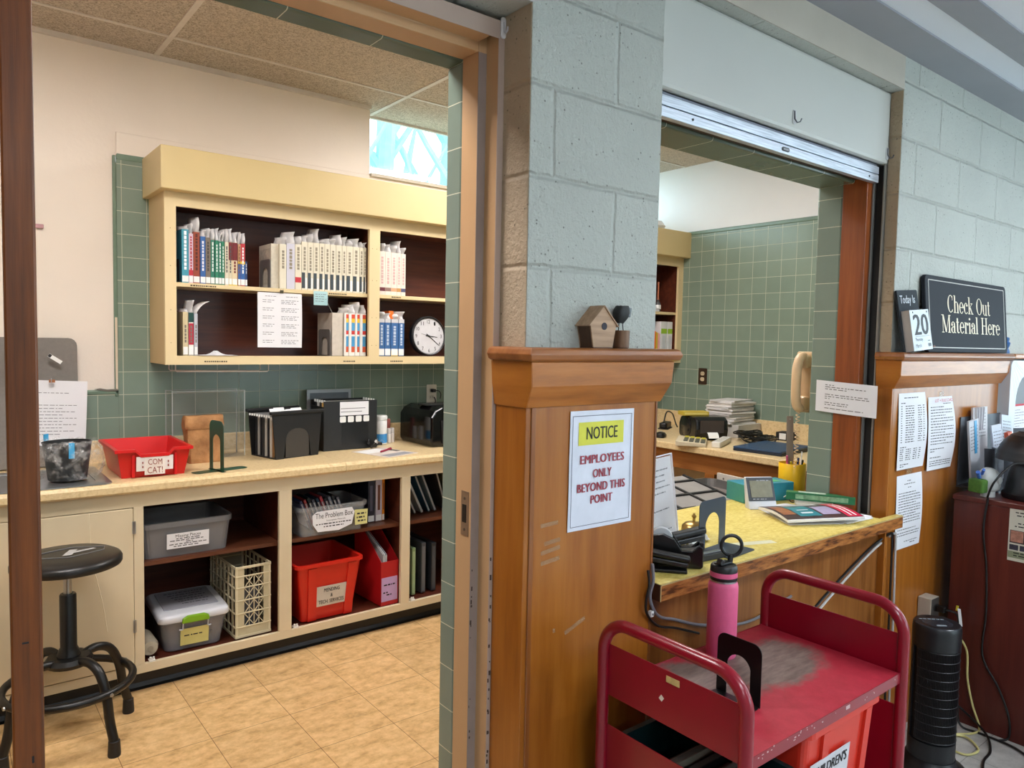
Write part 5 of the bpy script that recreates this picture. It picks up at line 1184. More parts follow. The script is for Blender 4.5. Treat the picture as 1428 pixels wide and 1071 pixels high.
# tape dispenser
t = thing('tape_dispenser', 'black desk tape dispenser with a white tape roll at the counter edge', 'tape dispenser', (0.868, -2.070, ZC), -0.85)
pf = [(-0.085, 0.0), (0.075, 0.0), (0.082, 0.006), (0.082, 0.062), (0.070, 0.068), (0.052, 0.050), (0.022, 0.050), (0.0, 0.082), (-0.03, 0.095), (-0.065, 0.088), (-0.085, 0.06)]
MB().prism(pf, -0.030, -0.018, 'y').prism(pf, 0.018, 0.030, 'y').build('side_cheeks', mat((20, 20, 21), 0.25), t, bevel=0.003)
MB().prism([(-0.084, 0.001), (0.08, 0.001), (0.08, 0.058), (0.05, 0.048), (0.02, 0.046), (-0.084, 0.020)], -0.0179, 0.0179, 'y').build('body', mat((16, 16, 17), 0.3), t)
MB().lathe([(0.020, -0.010), (0.032, -0.010), (0.032, 0.010), (0.020, 0.010)], (-0.035, 0, 0.075), 28, 'y').build('tape_roll', mat((206, 210, 214), 0.35), t, smooth=True)
MB().box(0.072, 0.083, -0.0125, 0.0125, 0.0595, 0.071).build('cutter', mat((30, 30, 32), 0.3), t)
t = thing('stapler', 'black stapler beside the tape dispenser, its nose towards the hall', 'stapler', (0.800, -2.098, ZC), -0.85)
MB().box(-0.075, 0.06, -0.017, 0.017, 0, 0.010).build('base', BLACK, t, bevel=0.003)
MB().obox((-0.005, 0, 0.030), (0.135, 0.024, 0.014), (0, 0.12, 0)).build('magazine', mat((34, 34, 36), 0.3), t, bevel=0.003)
MB().obox((-0.002, 0, 0.047), (0.14, 0.030, 0.016), (0, 0.14, 0)).build('top_arm', BLACK, t, bevel=0.005)
t = thing('stapler', 'long black stapler lying before the bell, on crumpled paper', 'stapler', (0.985, -2.005, ZC+0.004), -0.22)
MB().box(-0.085, 0.075, -0.020, 0.020, 0, 0.012).build('base', BLACK, t, bevel=0.003)
MB().obox((0.0, 0, 0.032), (0.16, 0.028, 0.016), (0, -0.08, 0)).build('magazine', mat((34, 34, 36), 0.3), t, bevel=0.003)
MB().obox((0.002, 0, 0.052), (0.165, 0.034, 0.020), (0, -0.09, 0)).build('top_arm', BLACK, t, bevel=0.006)
t = thing('pen_tray', 'flat black holder lying at the counter edge by the bottle cap', 'holder', (0.985, -2.095, ZC), -0.1)
MB().box(-0.075, 0.075, -0.014, 0.014, 0, 0.020).build('body', BLACKM, t, bevel=0.003)
MB().box(-0.06, 0.06, -0.006, 0.006, 0.0201, 0.023).build('top_rail', STEEL, t)
t = thing('crumpled_paper', 'crumpled white tissue behind the long stapler', 'paper', (1.110, -1.945, ZC))
rnd = random.Random(21)
cr = MB().grid(lambda u, v: ((u-0.5)*0.13, (v-0.5)*0.07+0.02*(u-0.5), 0.003+0.036*abs(mnoise.noise(Vector((u*5, v*4, 2.0))))+0.022*math.sin(PI*u)*math.sin(PI*v)), 16, 8)
cr.build('sheet', WHITE, t, solid=0.001)
t = thing('tape_strip', 'pale tape patch stuck on the yellow counter', 'tape', (1.285, -2.075, ZC-0.0002), -0.35)
MB().box(-0.10, 0.06, -0.016, 0.016, 0, 0.0006).build('strip', mat((226, 222, 190), 0.4), t)
# weather clock, teal box, cup
t = thing('desk_clock', 'grey and white digital desk clock with a dull screen', 'clock', (1.745, -1.775, ZC), -0.50)
b = MB().prism([(-0.038, 0), (0.0, 0), (0.022, 0.118), (0.008, 0.118)], -0.058, 0.058, 'x')
b.build('case', mat((214, 216, 220), 0.35), t, bevel=0.003)
MB().add([(-0.056, -0.0385+0.0118, 0.031), (0.056, -0.0385+0.0118, 0.031), (0.056, -0.0385+0.0462, 0.117), (-0.056, -0.0385+0.0462, 0.117)], [(0, 1, 2, 3)]).build('dark_face', mat((58, 62, 68), 0.35), t, solid=0.002)
MB().add([(-0.044, -0.041+0.0168, 0.045), (0.046, -0.041+0.0168, 0.045), (0.046, -0.041+0.0424, 0.106), (-0.044, -0.041+0.0424, 0.106)], [(0, 1, 2, 3)]).build('screen', mat((132, 130, 108), 0.25, 0, 0.1, 50), t, solid=0.001)
lines_mb([(0.037, -0.04, 0.02), (0.110, -0.03, 0.02)], 0.004, 3, -0.028).build('print', mat((170, 172, 176), 0.5), t)
bpy.data.objects['print'].location = (0, 0, 0)
t = thing('tissue_box', 'teal cardboard box behind the digital clock', 'box', (1.89, -1.685, ZC), -0.30)
MB().box(-0.125, 0.125, -0.055, 0.055, 0, 0.075).build('carton', mat((40, 136, 156), 0.45, 0, 0.1, 12), t, bevel=0.002)
MB().box(-0.126, -0.123, -0.0555, 0.0555, 0.001, 0.074).build('end_flap', mat((70, 150, 140), 0.45), t)
MB().box(-0.06, 0.08, -0.03, 0.03, 0.0752, 0.0765).build('green_print', mat((90, 170, 110), 0.5), t)
YEL = mat((250, 194, 30), 0.35)
t = thing('pencil_cup', 'bright yellow pencil cup by the green tiled jamb', 'cup', (2.075, -1.715, ZC), 0)
MB().lathe([(0.0, 0.0), (0.052, 0.0), (0.054, 0.003), (0.055, 0.138), (0.0535, 0.140), (0.052, 0.138), (0.051, 0.005), (0.0, 0.005)], (0, 0, 0), 36).build('body', YEL, t, smooth=True)
CUP = Vector((2.075, -1.715, ZC+0.006))
def penc(nm, lab, dx, dy, l, w, tilt, rgb, cat):
    t = thing(nm, lab, cat, CUP+Vector((dx, dy, 0))); t.rotation_euler = tilt
    return t
t = penc('ruler', 'grey-brown metal strip standing in the yellow cup', -0.012, 0.0, 0.32, 0.03, (0.02, -0.04, -0.75), None, 'ruler')
MB().box(-0.014, 0.014, -0.0012, 0.0012, 0, 0.335).build('blade', mat((150, 134, 122), 0.4, 0.3), t)
MB().lathe([(0.003, -0.002), (0.003, 0.002)], (0, 0, 0.322), 10, 'y').build('hole_ring', STEEL, t)
t = penc('tag', 'small white barcode tag in the yellow cup', -0.004, -0.028, 0, 0, (0.08, 0.03, 0.6), None, 'tag')
MB().box(-0.014, 0.014, -0.0015, 0.0015, 0.02, 0.185).build('card', WHITE, t)
bc = MB(); rnd = random.Random(4)
for k in range(8): bc.box(-0.008, 0.010, -0.0019, -0.0015, 0.135+0.005*k, 0.1365+0.005*k+rnd.uniform(0, 0.0018))
bc.build('bars', INK, t)
for nm, lab, dx, dy, rgb, rx, ry, l in (('pen', 'pink pen in the yellow cup', -0.034, 0.006, (232, 90, 140), 0, -0.10, 0.17), ('pencil', 'tan pencil in the yellow cup', 0.018, 0.012, (206, 160, 100), -0.05, 0.10, 0.18), ('pen', 'blue pen in the yellow cup', 0.030, -0.010, (40, 70, 160), 0.0, 0.12, 0.155), ('pen', 'yellow pen in the yellow cup', -0.010, -0.015, (226, 206, 30), 0.05, -0.22, 0.15), ('pen', 'dark pen in the yellow cup', 0.022, -0.026, (40, 40, 44), 0.08, 0.14, 0.15)):
    t = penc(nm, lab, dx*0.6, dy*0.6, 0, 0, (rx, ry, 0), rgb, 'pen')
    MB().lathe([(0.0, 0.0), (0.0042, 0.006), (0.0042, l-0.03)], (0, 0, 0), 10).build('barrel', mat(rgb, 0.4), t, smooth=True)
    MB().lathe([(0.0048, l-0.03), (0.0048, l-0.003), (0.0, l)], (0, 0, 0), 10).build('cap', mat(tuple(int(c*0.8) for c in rgb), 0.4), t, smooth=True)
# papers, brochures, green carton
t = thing('paper_sheet', 'plain white sheet spread on the yellow counter under the magazines', 'paper', (1.72, -1.945, ZC), 0.05)
MB().prism([(-0.14, -0.05), (0.04, -0.165), (0.21, -0.10), (0.19, 0.14), (0.02, 0.17)], 0, 0.0012, 'z').build('sheet', PAPER, t)
t = thing('paper_sheet', 'white sheets at the counter corner by the wall panel', 'paper', (1.862, -2.03, ZC+0.0015), -0.06)
for k in range(3): MB().obox((0, 0, 0.001+0.002*k), (0.17, 0.19, 0.0015), (0, 0, 0.07*k)).build('sheet', PAPER, t)
t = thing('magazine', 'colourful printed magazine lying over the white sheets', 'magazine', (1.745, -1.990, ZC+0.009), -0.50)
mg = MB().grid(lambda u, v: ((u-0.5)*0.30, (v-0.5)*0.21, 0.014+0.010*math.sin(PI*v)-0.006*(1-u)), 12, 8); mg.build('pages', PAPER, t, solid=0.010)
def onmag(x0, x1, y0, y1): return MB().grid(lambda u, v: (x0+(x1-x0)*u, y0+(y1-y0)*v, 0.0198+0.010*math.sin(PI*((y0+(y1-y0)*v)/0.21+0.5))-0.006*(1-((x0+(x1-x0)*u)/0.30+0.5))), 4, 4)
for (x0, x1, y0, y1, rgb, nm) in ((-0.15, 0.15, -0.102, 0.104, (70, 54, 54), 'cover'), (-0.14, -0.09, -0.06, 0.06, (156, 100, 70), 'brown_photo'), (-0.085, 0.0, -0.08, 0.05, (44, 128, 140), 'teal_panel'), (0.01, 0.08, -0.07, 0.03, (170, 160, 190), 'photo'), (0.09, 0.145, -0.10, 0.09, (206, 40, 74), 'crimson_panel'), (-0.08, 0.07, 0.06, 0.10, (190, 186, 180), 'pale_photo')):
    b = onmag(x0, x1, y0, y1); k = 0.0 if nm == 'cover' else 0.0008
    b.v = [(x, y, z+k) for x, y, z in b.v]; b.build(nm, mat(rgb, 0.3, 0, 0.12, 40), t)
for k, (a, bb) in enumerate(((-0.055, -0.03), (-0.02, 0.0))):
    b = onmag(-0.065, -0.02, a, bb-0.012); b.v = [(x, y, z+0.0016) for x, y, z in b.v]; b.build('headline', mat((214, 226, 226), 0.5), t)
for k in range(2):
    b = onmag(0.105+0.018*k, 0.111+0.018*k, -0.09, 0.06); b.v = [(x, y, z+0.0016) for x, y, z in b.v]; b.build('white_stripe', WHITE, t)
t = thing('carton', 'long green carton with pale lettering band beside the wooden jamb', 'carton', (1.930, -1.925, ZC+0.030), -1.05)
MB().box(-0.125, 0.125, -0.022, 0.022, 0, 0.030).build('box', mat((28, 104, 62), 0.4), t, bevel=0.002)
MB().box(-0.09, 0.10, -0.0228, -0.0221, 0.006, 0.024).build('pale_print', mat((120, 160, 120), 0.5, 0, 0.4, 60), t)
MB().box(-0.08, 0.02, -0.014, 0.012, 0.0302, 0.0310).build('top_print', mat((180, 196, 176), 0.5, 0, 0.3, 60), t)
t = thing('catalogue', 'white curled catalogue under the green carton', 'catalogue', (1.945, -1.890, ZC+0.010), -1.0)
MB().prism(rr(0.14, 0.08, 0.01), 0, 0.017, 'z').build('pages', mat((216, 210, 190), 0.6), t)
MB().box(-0.069, 0.069, -0.039, 0.039, 0.0172, 0.0182).build('cover', WHITE, t)
t = thing('eyeglasses', 'small dark glasses by the pencil cup', 'glasses', (1.945, -1.835, ZC+0.002), -0.4)
MB().tube([(-0.035+0.018*math.cos(a/3), 0.0, 0.022+0.016*math.sin(a/3)) for a in range(19)], 0.002, 6, closed=True).tube([(0.012+0.018*math.cos(a/3), 0.0, 0.022+0.016*math.sin(a/3)) for a in range(19)], 0.002, 6, closed=True).build('rims', BLACK, t)
MB().tube([(0.03, 0, 0.03), (0.035, 0.02, 0.03), (0.03, 0.04, 0.02)], 0.002, 6).tube([(-0.053, 0, 0.03), (-0.055, 0.02, 0.03), (-0.05, 0.04, 0.02)], 0.002, 6).build('temples', WHITE, t)
# sheet taped across the jamb
t = thing('notice_sheet', 'white typed half sheet taped across the wooden shutter jamb', 'paper', (XR-0.012, -1.992, 1.268)); t.rotation_euler = (0, 0, -PI/2+0.06)
MB().grid(lambda u, v: ((u-0.5)*0.235, -0.006*math.sin(PI*u), v*0.122+0.012*(0.5-u)), 6, 4).build('paper', PAPER, t, solid=0.0006)
m_ = lines_mb([(0.105, -0.08, -0.04), (0.097, -0.08, 0.08), (0.089, -0.08, 0.01), (0.068, -0.08, 0.085), (0.060, -0.08, 0.09), (0.052, -0.08, -0.06), (0.036, -0.08, 0.02), (0.028, -0.08, 0.01), (0.014, -0.08, 0.07)], 0.003, 8, 0)
m_.v = [(x, -0.006*math.sin(PI*(x/0.235+0.5))-0.0009, z+0.012*(-x/0.235)) for x, y, z in m_.v]; m_.build('printed_text', INKL, t)
# wall phone handset behind the jamb
t = thing('telephone', 'beige wall phone handset hanging beyond the tiled jamb', 'telephone', (2.035, -1.765, 1.27))
BE = mat((222, 190, 148), 0.4)
hs = [(-0.005, 0, 0.0), (-0.030, 0, 0.012), (-0.040, 0, 0.055), (-0.042, 0, 0.115), (-0.038, 0, 0.170), (-0.020, 0, 0.207), (0.006, 0, 0.215)]
MB().tube(smooth_path(hs, 5), 0.019, 12).build('handset', BE, t, smooth=True)
MB().box(-0.006, 0.035, -0.024, 0.024, -0.008, 0.05).build('mouthpiece', BE, t, bevel=0.012, seg=3)
MB().box(-0.006, 0.035, -0.024, 0.024, 0.165, 0.222).build('earpiece', BE, t, bevel=0.012, seg=3)
MB().box(0.036, 0.06, -0.07, 0.05, -0.02, 0.235).build('base', mat((206, 176, 136), 0.4), t, bevel=0.008)
MB().tube([(-0.018+0.008*math.cos(k*0.9), 0.008*math.sin(k*0.9), -0.008-k*0.0022) for k in range(110)], 0.0016, 5).build('coiled_cord', BE, t)

# ------------------------------------------------------------------ side counter things
ZR = 0.9105
t = thing('label_printer', 'black rounded label printer with its white label tongue out', 'printer', (3.19, -0.405, ZR), -0.50)
pf = [(-0.13, 0.0), (0.13, 0.0), (0.145, 0.02), (0.145, 0.09), (0.12, 0.135), (0.05, 0.150), (-0.10, 0.150), (-0.135, 0.13), (-0.145, 0.07)]
MB().prism([(z, y) for z, y in pf], -0.11, 0.11, 'x').build('body', mat((20, 20, 22), 0.25), t, bevel=0.012, seg=3)
MB().lathe([(0.0, -0.118), (0.066, -0.118), (0.074, -0.111), (0.0, -0.111)], (0, 0.02, 0.078), 28, 'x').build('side_disc', mat((28, 28, 30), 0.2), t, smooth=True)
MB().box(-0.085, 0.075, -0.150, -0.1455, 0.05, 0.13).build('front_window', mat((70, 62, 58), 0.2), t)
MB().grid(lambda u, v: (-0.04+0.07*u, -0.1465-0.035*v, 0.055-0.035*v*v), 3, 5).build('label_tongue', WHITE, t, solid=0.001)
t = thing('small_carton', 'small yellow carton on top of the black label printer', 'carton', (3.15, -0.365, ZR+0.1505), -0.50)
MB().box(-0.10, 0.08, -0.045, 0.045, 0, 0.026).build('box', mat((196, 172, 62), 0.5), t, bevel=0.002)
MB().box(-0.09, 0.07, -0.0456, -0.045, 0.007, 0.019).build('print', mat((220, 204, 120), 0.5), t)
t = thing('paper_stack', 'tall untidy stack of papers against the green tile', 'paper stack', (3.515, -0.40, ZR), 0.0)
rnd = random.Random(9)
MB().box(-0.13, 0.13, -0.14, 0.13, 0, 0.085).build('ream', mat((206, 202, 196), 0.7), t)
for k in range(14):
    gcol = mat(((232, 228, 226), (206, 204, 202), (242, 240, 238), (220, 214, 206))[k % 4], 0.7)
    MB().obox((rnd.uniform(-0.02, 0.0), rnd.uniform(-0.015, 0.02)+0.004*(14-k)*0.3, 0.090+0.0115*k), (0.25, 0.24-0.004*k, 0.010), (rnd.uniform(-0.02, 0.02), rnd.uniform(-0.01, 0.01), rnd.uniform(-0.12, 0.12))).build('sheaf', gcol, t)
t = thing('desk_calculator', 'beige desk calculator with grey and yellow keys', 'calculator', (2.895, -0.545, ZR), 0.62)
MB().prism([(-0.09, 0.0), (0.09, 0.0), (0.09, 0.032), (-0.09, 0.020)], -0.14, 0.14, 'x').build('case', mat((206, 194, 166), 0.5), t, bevel=0.004)
kg = MB(); ky = MB()
for i in range(9):
    for j in range(4):
        x, y = -0.115+0.026*i, -0.07+0.034*j; zz = 0.0205+0.012*((y+0.09)/0.18)
        (kg if i < 6 else ky).box(x-0.009, x+0.009, y-0.012, y+0.012, zz, zz+0.007)
kg.build('grey_key', mat((92, 94, 84), 0.5), t); ky.build('yellow_key', mat((206, 196, 60), 0.5), t)
t = thing('power_strip', 'white power strip lying on the side counter', 'power strip', (3.02, -0.675, ZR), 0.42)
MB().prism(rr(0.32, 0.055, 0.012), 0, 0.034, 'z').build('housing', mat((222, 220, 212), 0.4), t, bevel=0.004)
for k in range(5): MB().prism(rr(0.030, 0.032, 0.010, 4, -0.10+0.052*k, 0), 0.0341, 0.0355, 'z').build('socket', mat((196, 194, 186), 0.4), t)
t = thing('laptop', 'closed navy blue laptop at the counter edge', 'laptop', (3.09, -0.985, ZR), 0.10)
MB().prism(rr(0.40, 0.30, 0.012), 0, 0.014, 'z').build('base', mat((22, 34, 52), 0.4), t, bevel=0.002)
MB().prism(rr(0.40, 0.30, 0.012), 0.0148, 0.026, 'z').build('lid', mat((38, 66, 100), 0.4), t, bevel=0.003)
t = thing('computer_mouse', 'black computer mouse at the pillar end of the side counter', 'mouse', (2.97, -0.235, ZR), 0.5)
MB().loft([[(x, y, 0) for x, y in rr(0.11, 0.06, 0.028)], [(x, y, 0.014) for x, y in rr(0.115, 0.065, 0.030)], [(x-0.008, y, 0.030) for x, y in rr(0.085, 0.05, 0.024)], [(x-0.012, y, 0.036) for x, y in rr(0.04, 0.025, 0.012)]]).build('body', mat((24, 24, 26), 0.3), t, smooth=True)
MB().box(-0.02, 0.012, -0.006, 0.006, 0.0365, 0.039).build('wheel', mat((190, 190, 192), 0.3), t, bevel=0.002)
t = thing('barcode_scanner', 'black handset with a looped cord at the back of the side counter', 'scanner', (3.40, 0.09, ZR), 0.5)
MB().prism(rr(0.17, 0.06, 0.02), 0.006, 0.045, 'z').build('body', BLACK, t, bevel=0.008)
MB().prism(rr(0.19, 0.075, 0.02), 0.0, 0.005, 'z').build('cradle', BLACKM, t)
MB().tube(smooth_path([(-0.06, 0, 0.045), (-0.01, -0.01, 0.12), (0.10, -0.03, 0.10), (0.13, -0.05, 0.03), (0.10, -0.07, 0.004)]), 0.005, 6).build('cord', BLACK, t, smooth=True)
t = thing('cable_bundle', 'tangle of black cables behind the navy laptop', 'cables', (3.40, -0.69, ZR))
rnd = random.Random(31)
for k in range(5):
    cxx, cyy = rnd.uniform(-0.10, 0.14), rnd.uniform(-0.09, 0.09); pts = []
    for i in range(26):
        a = i*0.75+k; rr_ = 0.05+0.03*math.sin(i*0.5+k)
        pts.append((cxx+rr_*1.6*math.cos(a), cyy+rr_*math.sin(a), 0.008+0.010*k+0.012*abs(math.sin(i*1.3+k))))
    MB().tube(smooth_path(pts, 3), 0.0045, 6).build('cable', BLACK, t, smooth=True)
MB().tube(smooth_path([(-0.12, 0.03, 0.02), (-0.20, 0.02, 0.05), (-0.20, -0.04, 0.012), (-0.14, -0.06, 0.006)]), 0.004, 6).build('cable', BLACK, t, smooth=True)
t = thing('power_adapter', 'black power adapter with a white label on the cable tangle side', 'adapter', (3.59, -0.765, ZR), 0.1)
MB().box(-0.045, 0.045, -0.05, 0.05, 0, 0.055).build('brick', BLACKM, t, bevel=0.004)
MB().box(-0.046, -0.0452, -0.02, 0.025, 0.008, 0.048).build('label', WHITE, t)
outlet('dark brown outlet on the green side wall above the label printer', (3.6785, -0.018, 1.292), PI/2*3, mat((58, 40, 28), 0.4), mat((206, 190, 160), 0.4), 0.075, 0.12)

# low furniture seen below the side counter
t = thing('tray_rack', 'grey slanted tray rack with dark dividers behind the yellow counter', 'rack', (1.83, -1.28, 0.0), -0.12)
struct_leg = MB().box(-0.20, 0.20, -0.20, 0.18, 0.0, 0.70).build('base', mat((70, 66, 62), 0.5), t)
sl_ = lambda x, y, dz=0: (x, y, 0.765+0.16*(y+0.22)/0.44*0.35+dz)
gp = MB().grid(lambda u, v: (-0.28+0.56*u, -0.24+0.46*v, 0.790+0.075*v), 2, 2)
gp.build('panel', mat((150, 146, 142), 0.4), t, solid=0.012)
bars = MB()
for k in range(4): bars.grid(lambda u, v, k=k: (-0.27+0.18*k+0.012*u, -0.24+0.46*v, 0.7985+0.075*v), 1, 2)
for k in range(3): bars.grid(lambda u, v, k=k: (-0.28+0.56*u, -0.16+0.15*k+0.012*v, 0.7985+0.075*((-0.16+0.15*k+0.012*v+0.24)/0.46)), 2, 1)
bars.build('divider', mat((38, 38, 40), 0.4), t, solid=0.010)
for x in (-0.16, 0.07):
    MB().tube([(x-0.07, -0.245, 0.80), (x-0.05, -0.245, 0.845), (x+0.05, -0.245, 0.845), (x+0.07, -0.245, 0.80)], 0.008, 6).build('bracket', mat((38, 38, 40), 0.4), t)
t = thing('wire_tray', 'dark wire tray holding an orange folder under the side counter edge', 'tray', (2.42, -1.08, 0.0), -0.15)
MB().box(-0.17, 0.17, -0.20, 0.20, 0.0, 0.735).build('stand', mat((60, 46, 36), 0.5), t)
MB().tub(0.30, 0.38, 0.05, 0.95, 0.05, 0.004, 0.006, 0.008, 0.736).build('basket', mat((110, 108, 106), 0.4, 0.3), t)
t = thing('folder', 'orange folder in the wire tray under the side counter edge', 'folder', (2.40, -1.09, 0.7435), -0.1)
MB().box(-0.10, 0.10, -0.13, 0.13, 0, 0.012).build('cover', mat((210, 124, 70), 0.5), t)
MB().box(-0.095, 0.095, -0.125, 0.125, 0.0121, 0.016).build('sheet', mat((120, 112, 110), 0.5), t)
t = thing('pale_strip', 'pale perforated strip lying along the wire tray', 'strip', (2.60, -1.12, 0.0), -0.15)
MB().box(-0.008, 0.008, -0.18, 0.18, 0.0, 0.815).build('board', mat((206, 200, 190), 0.5), t)
for k in range(5): MB().lathe([(0.006, -0.0095), (0.006, -0.0082)], (0, -0.13+0.065*k, 0.79), 10, 'x').build('hole', mat((120, 110, 100), 0.6), t)

# ================================================================== HALL THINGS
# notice on the pillar
t = thing('notice_sign', 'laminated yellow-topped staff notice taped to the wood pillar panel', 'sign', (0.496, -2.1376, 1.0695)); t.rotation_euler = (0, 0.004, 0)
MB().grid(lambda u, v: ((u-0.5)*0.220, -0.0016-0.0025*abs(math.sin(5*v+2*u))*0.3, v*0.291), 4, 8).build('laminate', mat((222, 226, 238), 0.3), t, solid=0.0008)
y0 = -0.0034
MB().box(-0.083, 0.072, y0-0.0003, y0, 0.207, 0.263).build('yellow_band', mat((216, 214, 66), 0.45), t)
text('NOTICE', 0.106, 0.030, mat((20, 20, 16), 0.5), t, (-0.004, y0-0.001, 0.236), bold=0.012)
RDT = mat((158, 50, 66), 0.5)
text('EMPLOYEES', 0.150, 0.021, RDT, t, (0.000, y0-0.001, 0.172), bold=0.030, spacing=1.06)
text('ONLY', 0.063, 0.021, RDT, t, (0.000, y0-0.001, 0.136), bold=0.030, spacing=1.06)
text('BEYOND THIS', 0.164, 0.021, RDT, t, (-0.001, y0-0.001, 0.103), bold=0.030, spacing=1.06)
text('POINT', 0.074, 0.021, RDT, t, (0.000, y0-0.001, 0.072), bold=0.030, spacing=1.06)
fb = MB()
for a, b, c, d in ((-0.103, 0.101, 0.278, 0.2790), (-0.103, 0.101, 0.010, 0.0110)): fb.box(a, b, y0-0.0006, y0-0.0002, c, d)
for a in (-0.103, 0.100): fb.box(a, a+0.001, y0-0.0006, y0-0.0002, 0.010, 0.279)
fb.build('border_line', mat((70, 70, 90), 0.5), t)
# old tape marks on the pillar panel
for i, (x, z, w, r) in enumerate(((0.33, 1.098, 0.055, -0.05), (0.335, 1.035, 0.060, -0.12), (0.335, 1.010, 0.058, -0.10), (0.34, 1.055, 0.05, -0.1), (0.42, 0.835, 0.07, -0.35), (0.352, 0.838, 0.008, -0.2))):
    t = thing('tape_remnant', 'faint strip of old clear tape on the wood pillar panel', 'tape', (x, -2.1376, z), 0, 'old tape strips on the pillar')
    t.rotation_euler = (0, r, 0)
    MB().box(-w/2, w/2, -0.0006, 0, -0.005, 0.005).build('strip', clear_mat('old_tape', (226, 196, 156), 0.16) if i == 0 else bpy.data.materials['old_tape'], t)
# birdhouse and wire planter on the pillar cap
t = thing('birdhouse', 'small walnut birdhouse with a round hole on the pillar cap', 'birdhouse', (0.462, -2.140, 1.5125), 0.0)
pen = [(-0.032, 0.002), (0.032, 0.002), (0.043, 0.055), (0.0, 0.098), (-0.043, 0.055)]
MB().prism(pen, -0.027, -0.023, 'y').build('front_board', MT['walnut'], t)
MB().prism(pen, 0.017, 0.021, 'y').build('rear_board', MT['walnut'], t)
WS = wood_mat('dark_walnut_side', (56, 36, 22), (84, 56, 34), (104, 72, 44), 'Z', 0.55)
for s in (-1, 1): MB().prism([(s*0.0315, 0.002), (s*0.0285, 0.002), (s*0.0395, 0.054), (s*0.0425, 0.054)], -0.023, 0.017, 'y').build('side_board', WS, t)
for s in (-1, 1): MB().prism([(s*0.0005, 0.0985), (s*0.048, 0.051), (s*0.050, 0.053), (s*0.0005, 0.1015)], -0.030, 0.023, 'y').build('roof_board', MT['walnut'], t)
MB().box(-0.032, 0.032, -0.027, 0.021, 0.0, 0.002).build('floor_board', WS, t)
MB().lathe([(0.0, -0.0282), (0.0088, -0.0282), (0.0088, -0.0272)], (0.002, 0, 0.052), 24, 'y').build('hole', mat((34, 30, 44), 0.6), t)
t = thing('figurine', 'black bundle on wire legs perched in a walnut cup beside the birdhouse', 'figurine', (0.548, -2.143, 1.5125))
MB().lathe([(0.0, 0.0), (0.018, 0.0), (0.0205, 0.002), (0.0215, 0.043), (0.019, 0.044), (0.017, 0.040), (0.0, 0.040)], (0, 0, 0), 24).build('cup', wood_mat('cup_walnut', (70, 46, 30), (112, 78, 52), (150, 112, 78), 'Z', 0.5, 0, 18, 16), t, smooth=True)
MB().tube([(-0.010, 0, 0.040), (-0.008, 0, 0.068)], 0.0012, 5).tube([(0.008, 0, 0.040), (0.003, 0, 0.068)], 0.0012, 5).build('wire_leg', BLACK, t)
rnd = random.Random(5)
MB().loft([[(x-0.006+0.0015*k, y, 0.062+0.0085*k+rnd.uniform(-0.001, 0.001)) for x, y in rr(w, w*0.7, w*0.3)] for k, w in enumerate((0.020, 0.034, 0.042, 0.045, 0.042, 0.034))]).build('body', mat((24, 26, 26), 0.6, 0, 0.2, 60, 0.3), t, smooth=True)
MB().obox((0.020, -0.004, 0.090), (0.014, 0.008, 0.024), (0, 0.2, 0)).build('grey_tab', mat((120, 128, 132), 0.5), t, bevel=0.002)

# serif lettering for the black sign, drawn as thick and thin strokes
THK, THN = 0.135, 0.045
def g_line(mb, x0, y0, x1, y1, w):
    d = Vector((x1-x0, y1-y0)).normalized(); n = Vector((-d.y, d.x))*w/2
    if abs(d.y) > 0.3: n = Vector((w/2, 0))
    mb.add([(x0-n.x, y0-n.y, 0), (x1-n.x, y1-n.y, 0), (x1+n.x, y1+n.y, 0), (x0+n.x, y0+n.y, 0)], [(0, 1, 2, 3)])
def g_arc(mb, cx, cy_, rx, ry, a0, a1, n=22):
    o, i_ = [], []
    for k in range(n+1):
        a = math.radians(a0+(a1-a0)*k/n); w = THN+(THK-THN)*abs(math.cos(a))**1.3
        c, s = math.cos(a), math.sin(a)
        o.append((cx+(rx+w/2)*c, cy_+(ry+THN/2)*s, 0)); i_.append((cx+(rx-w/2)*c, cy_+(ry-THN/2)*s, 0))
    mb.add(o+i_, [(k, k+1, n+2+k, n+1+k) for k in range(n)])
def g_serif(mb, x, y, w=0.24): g_line(mb, x-w/2, y, x+w/2, y, THN)
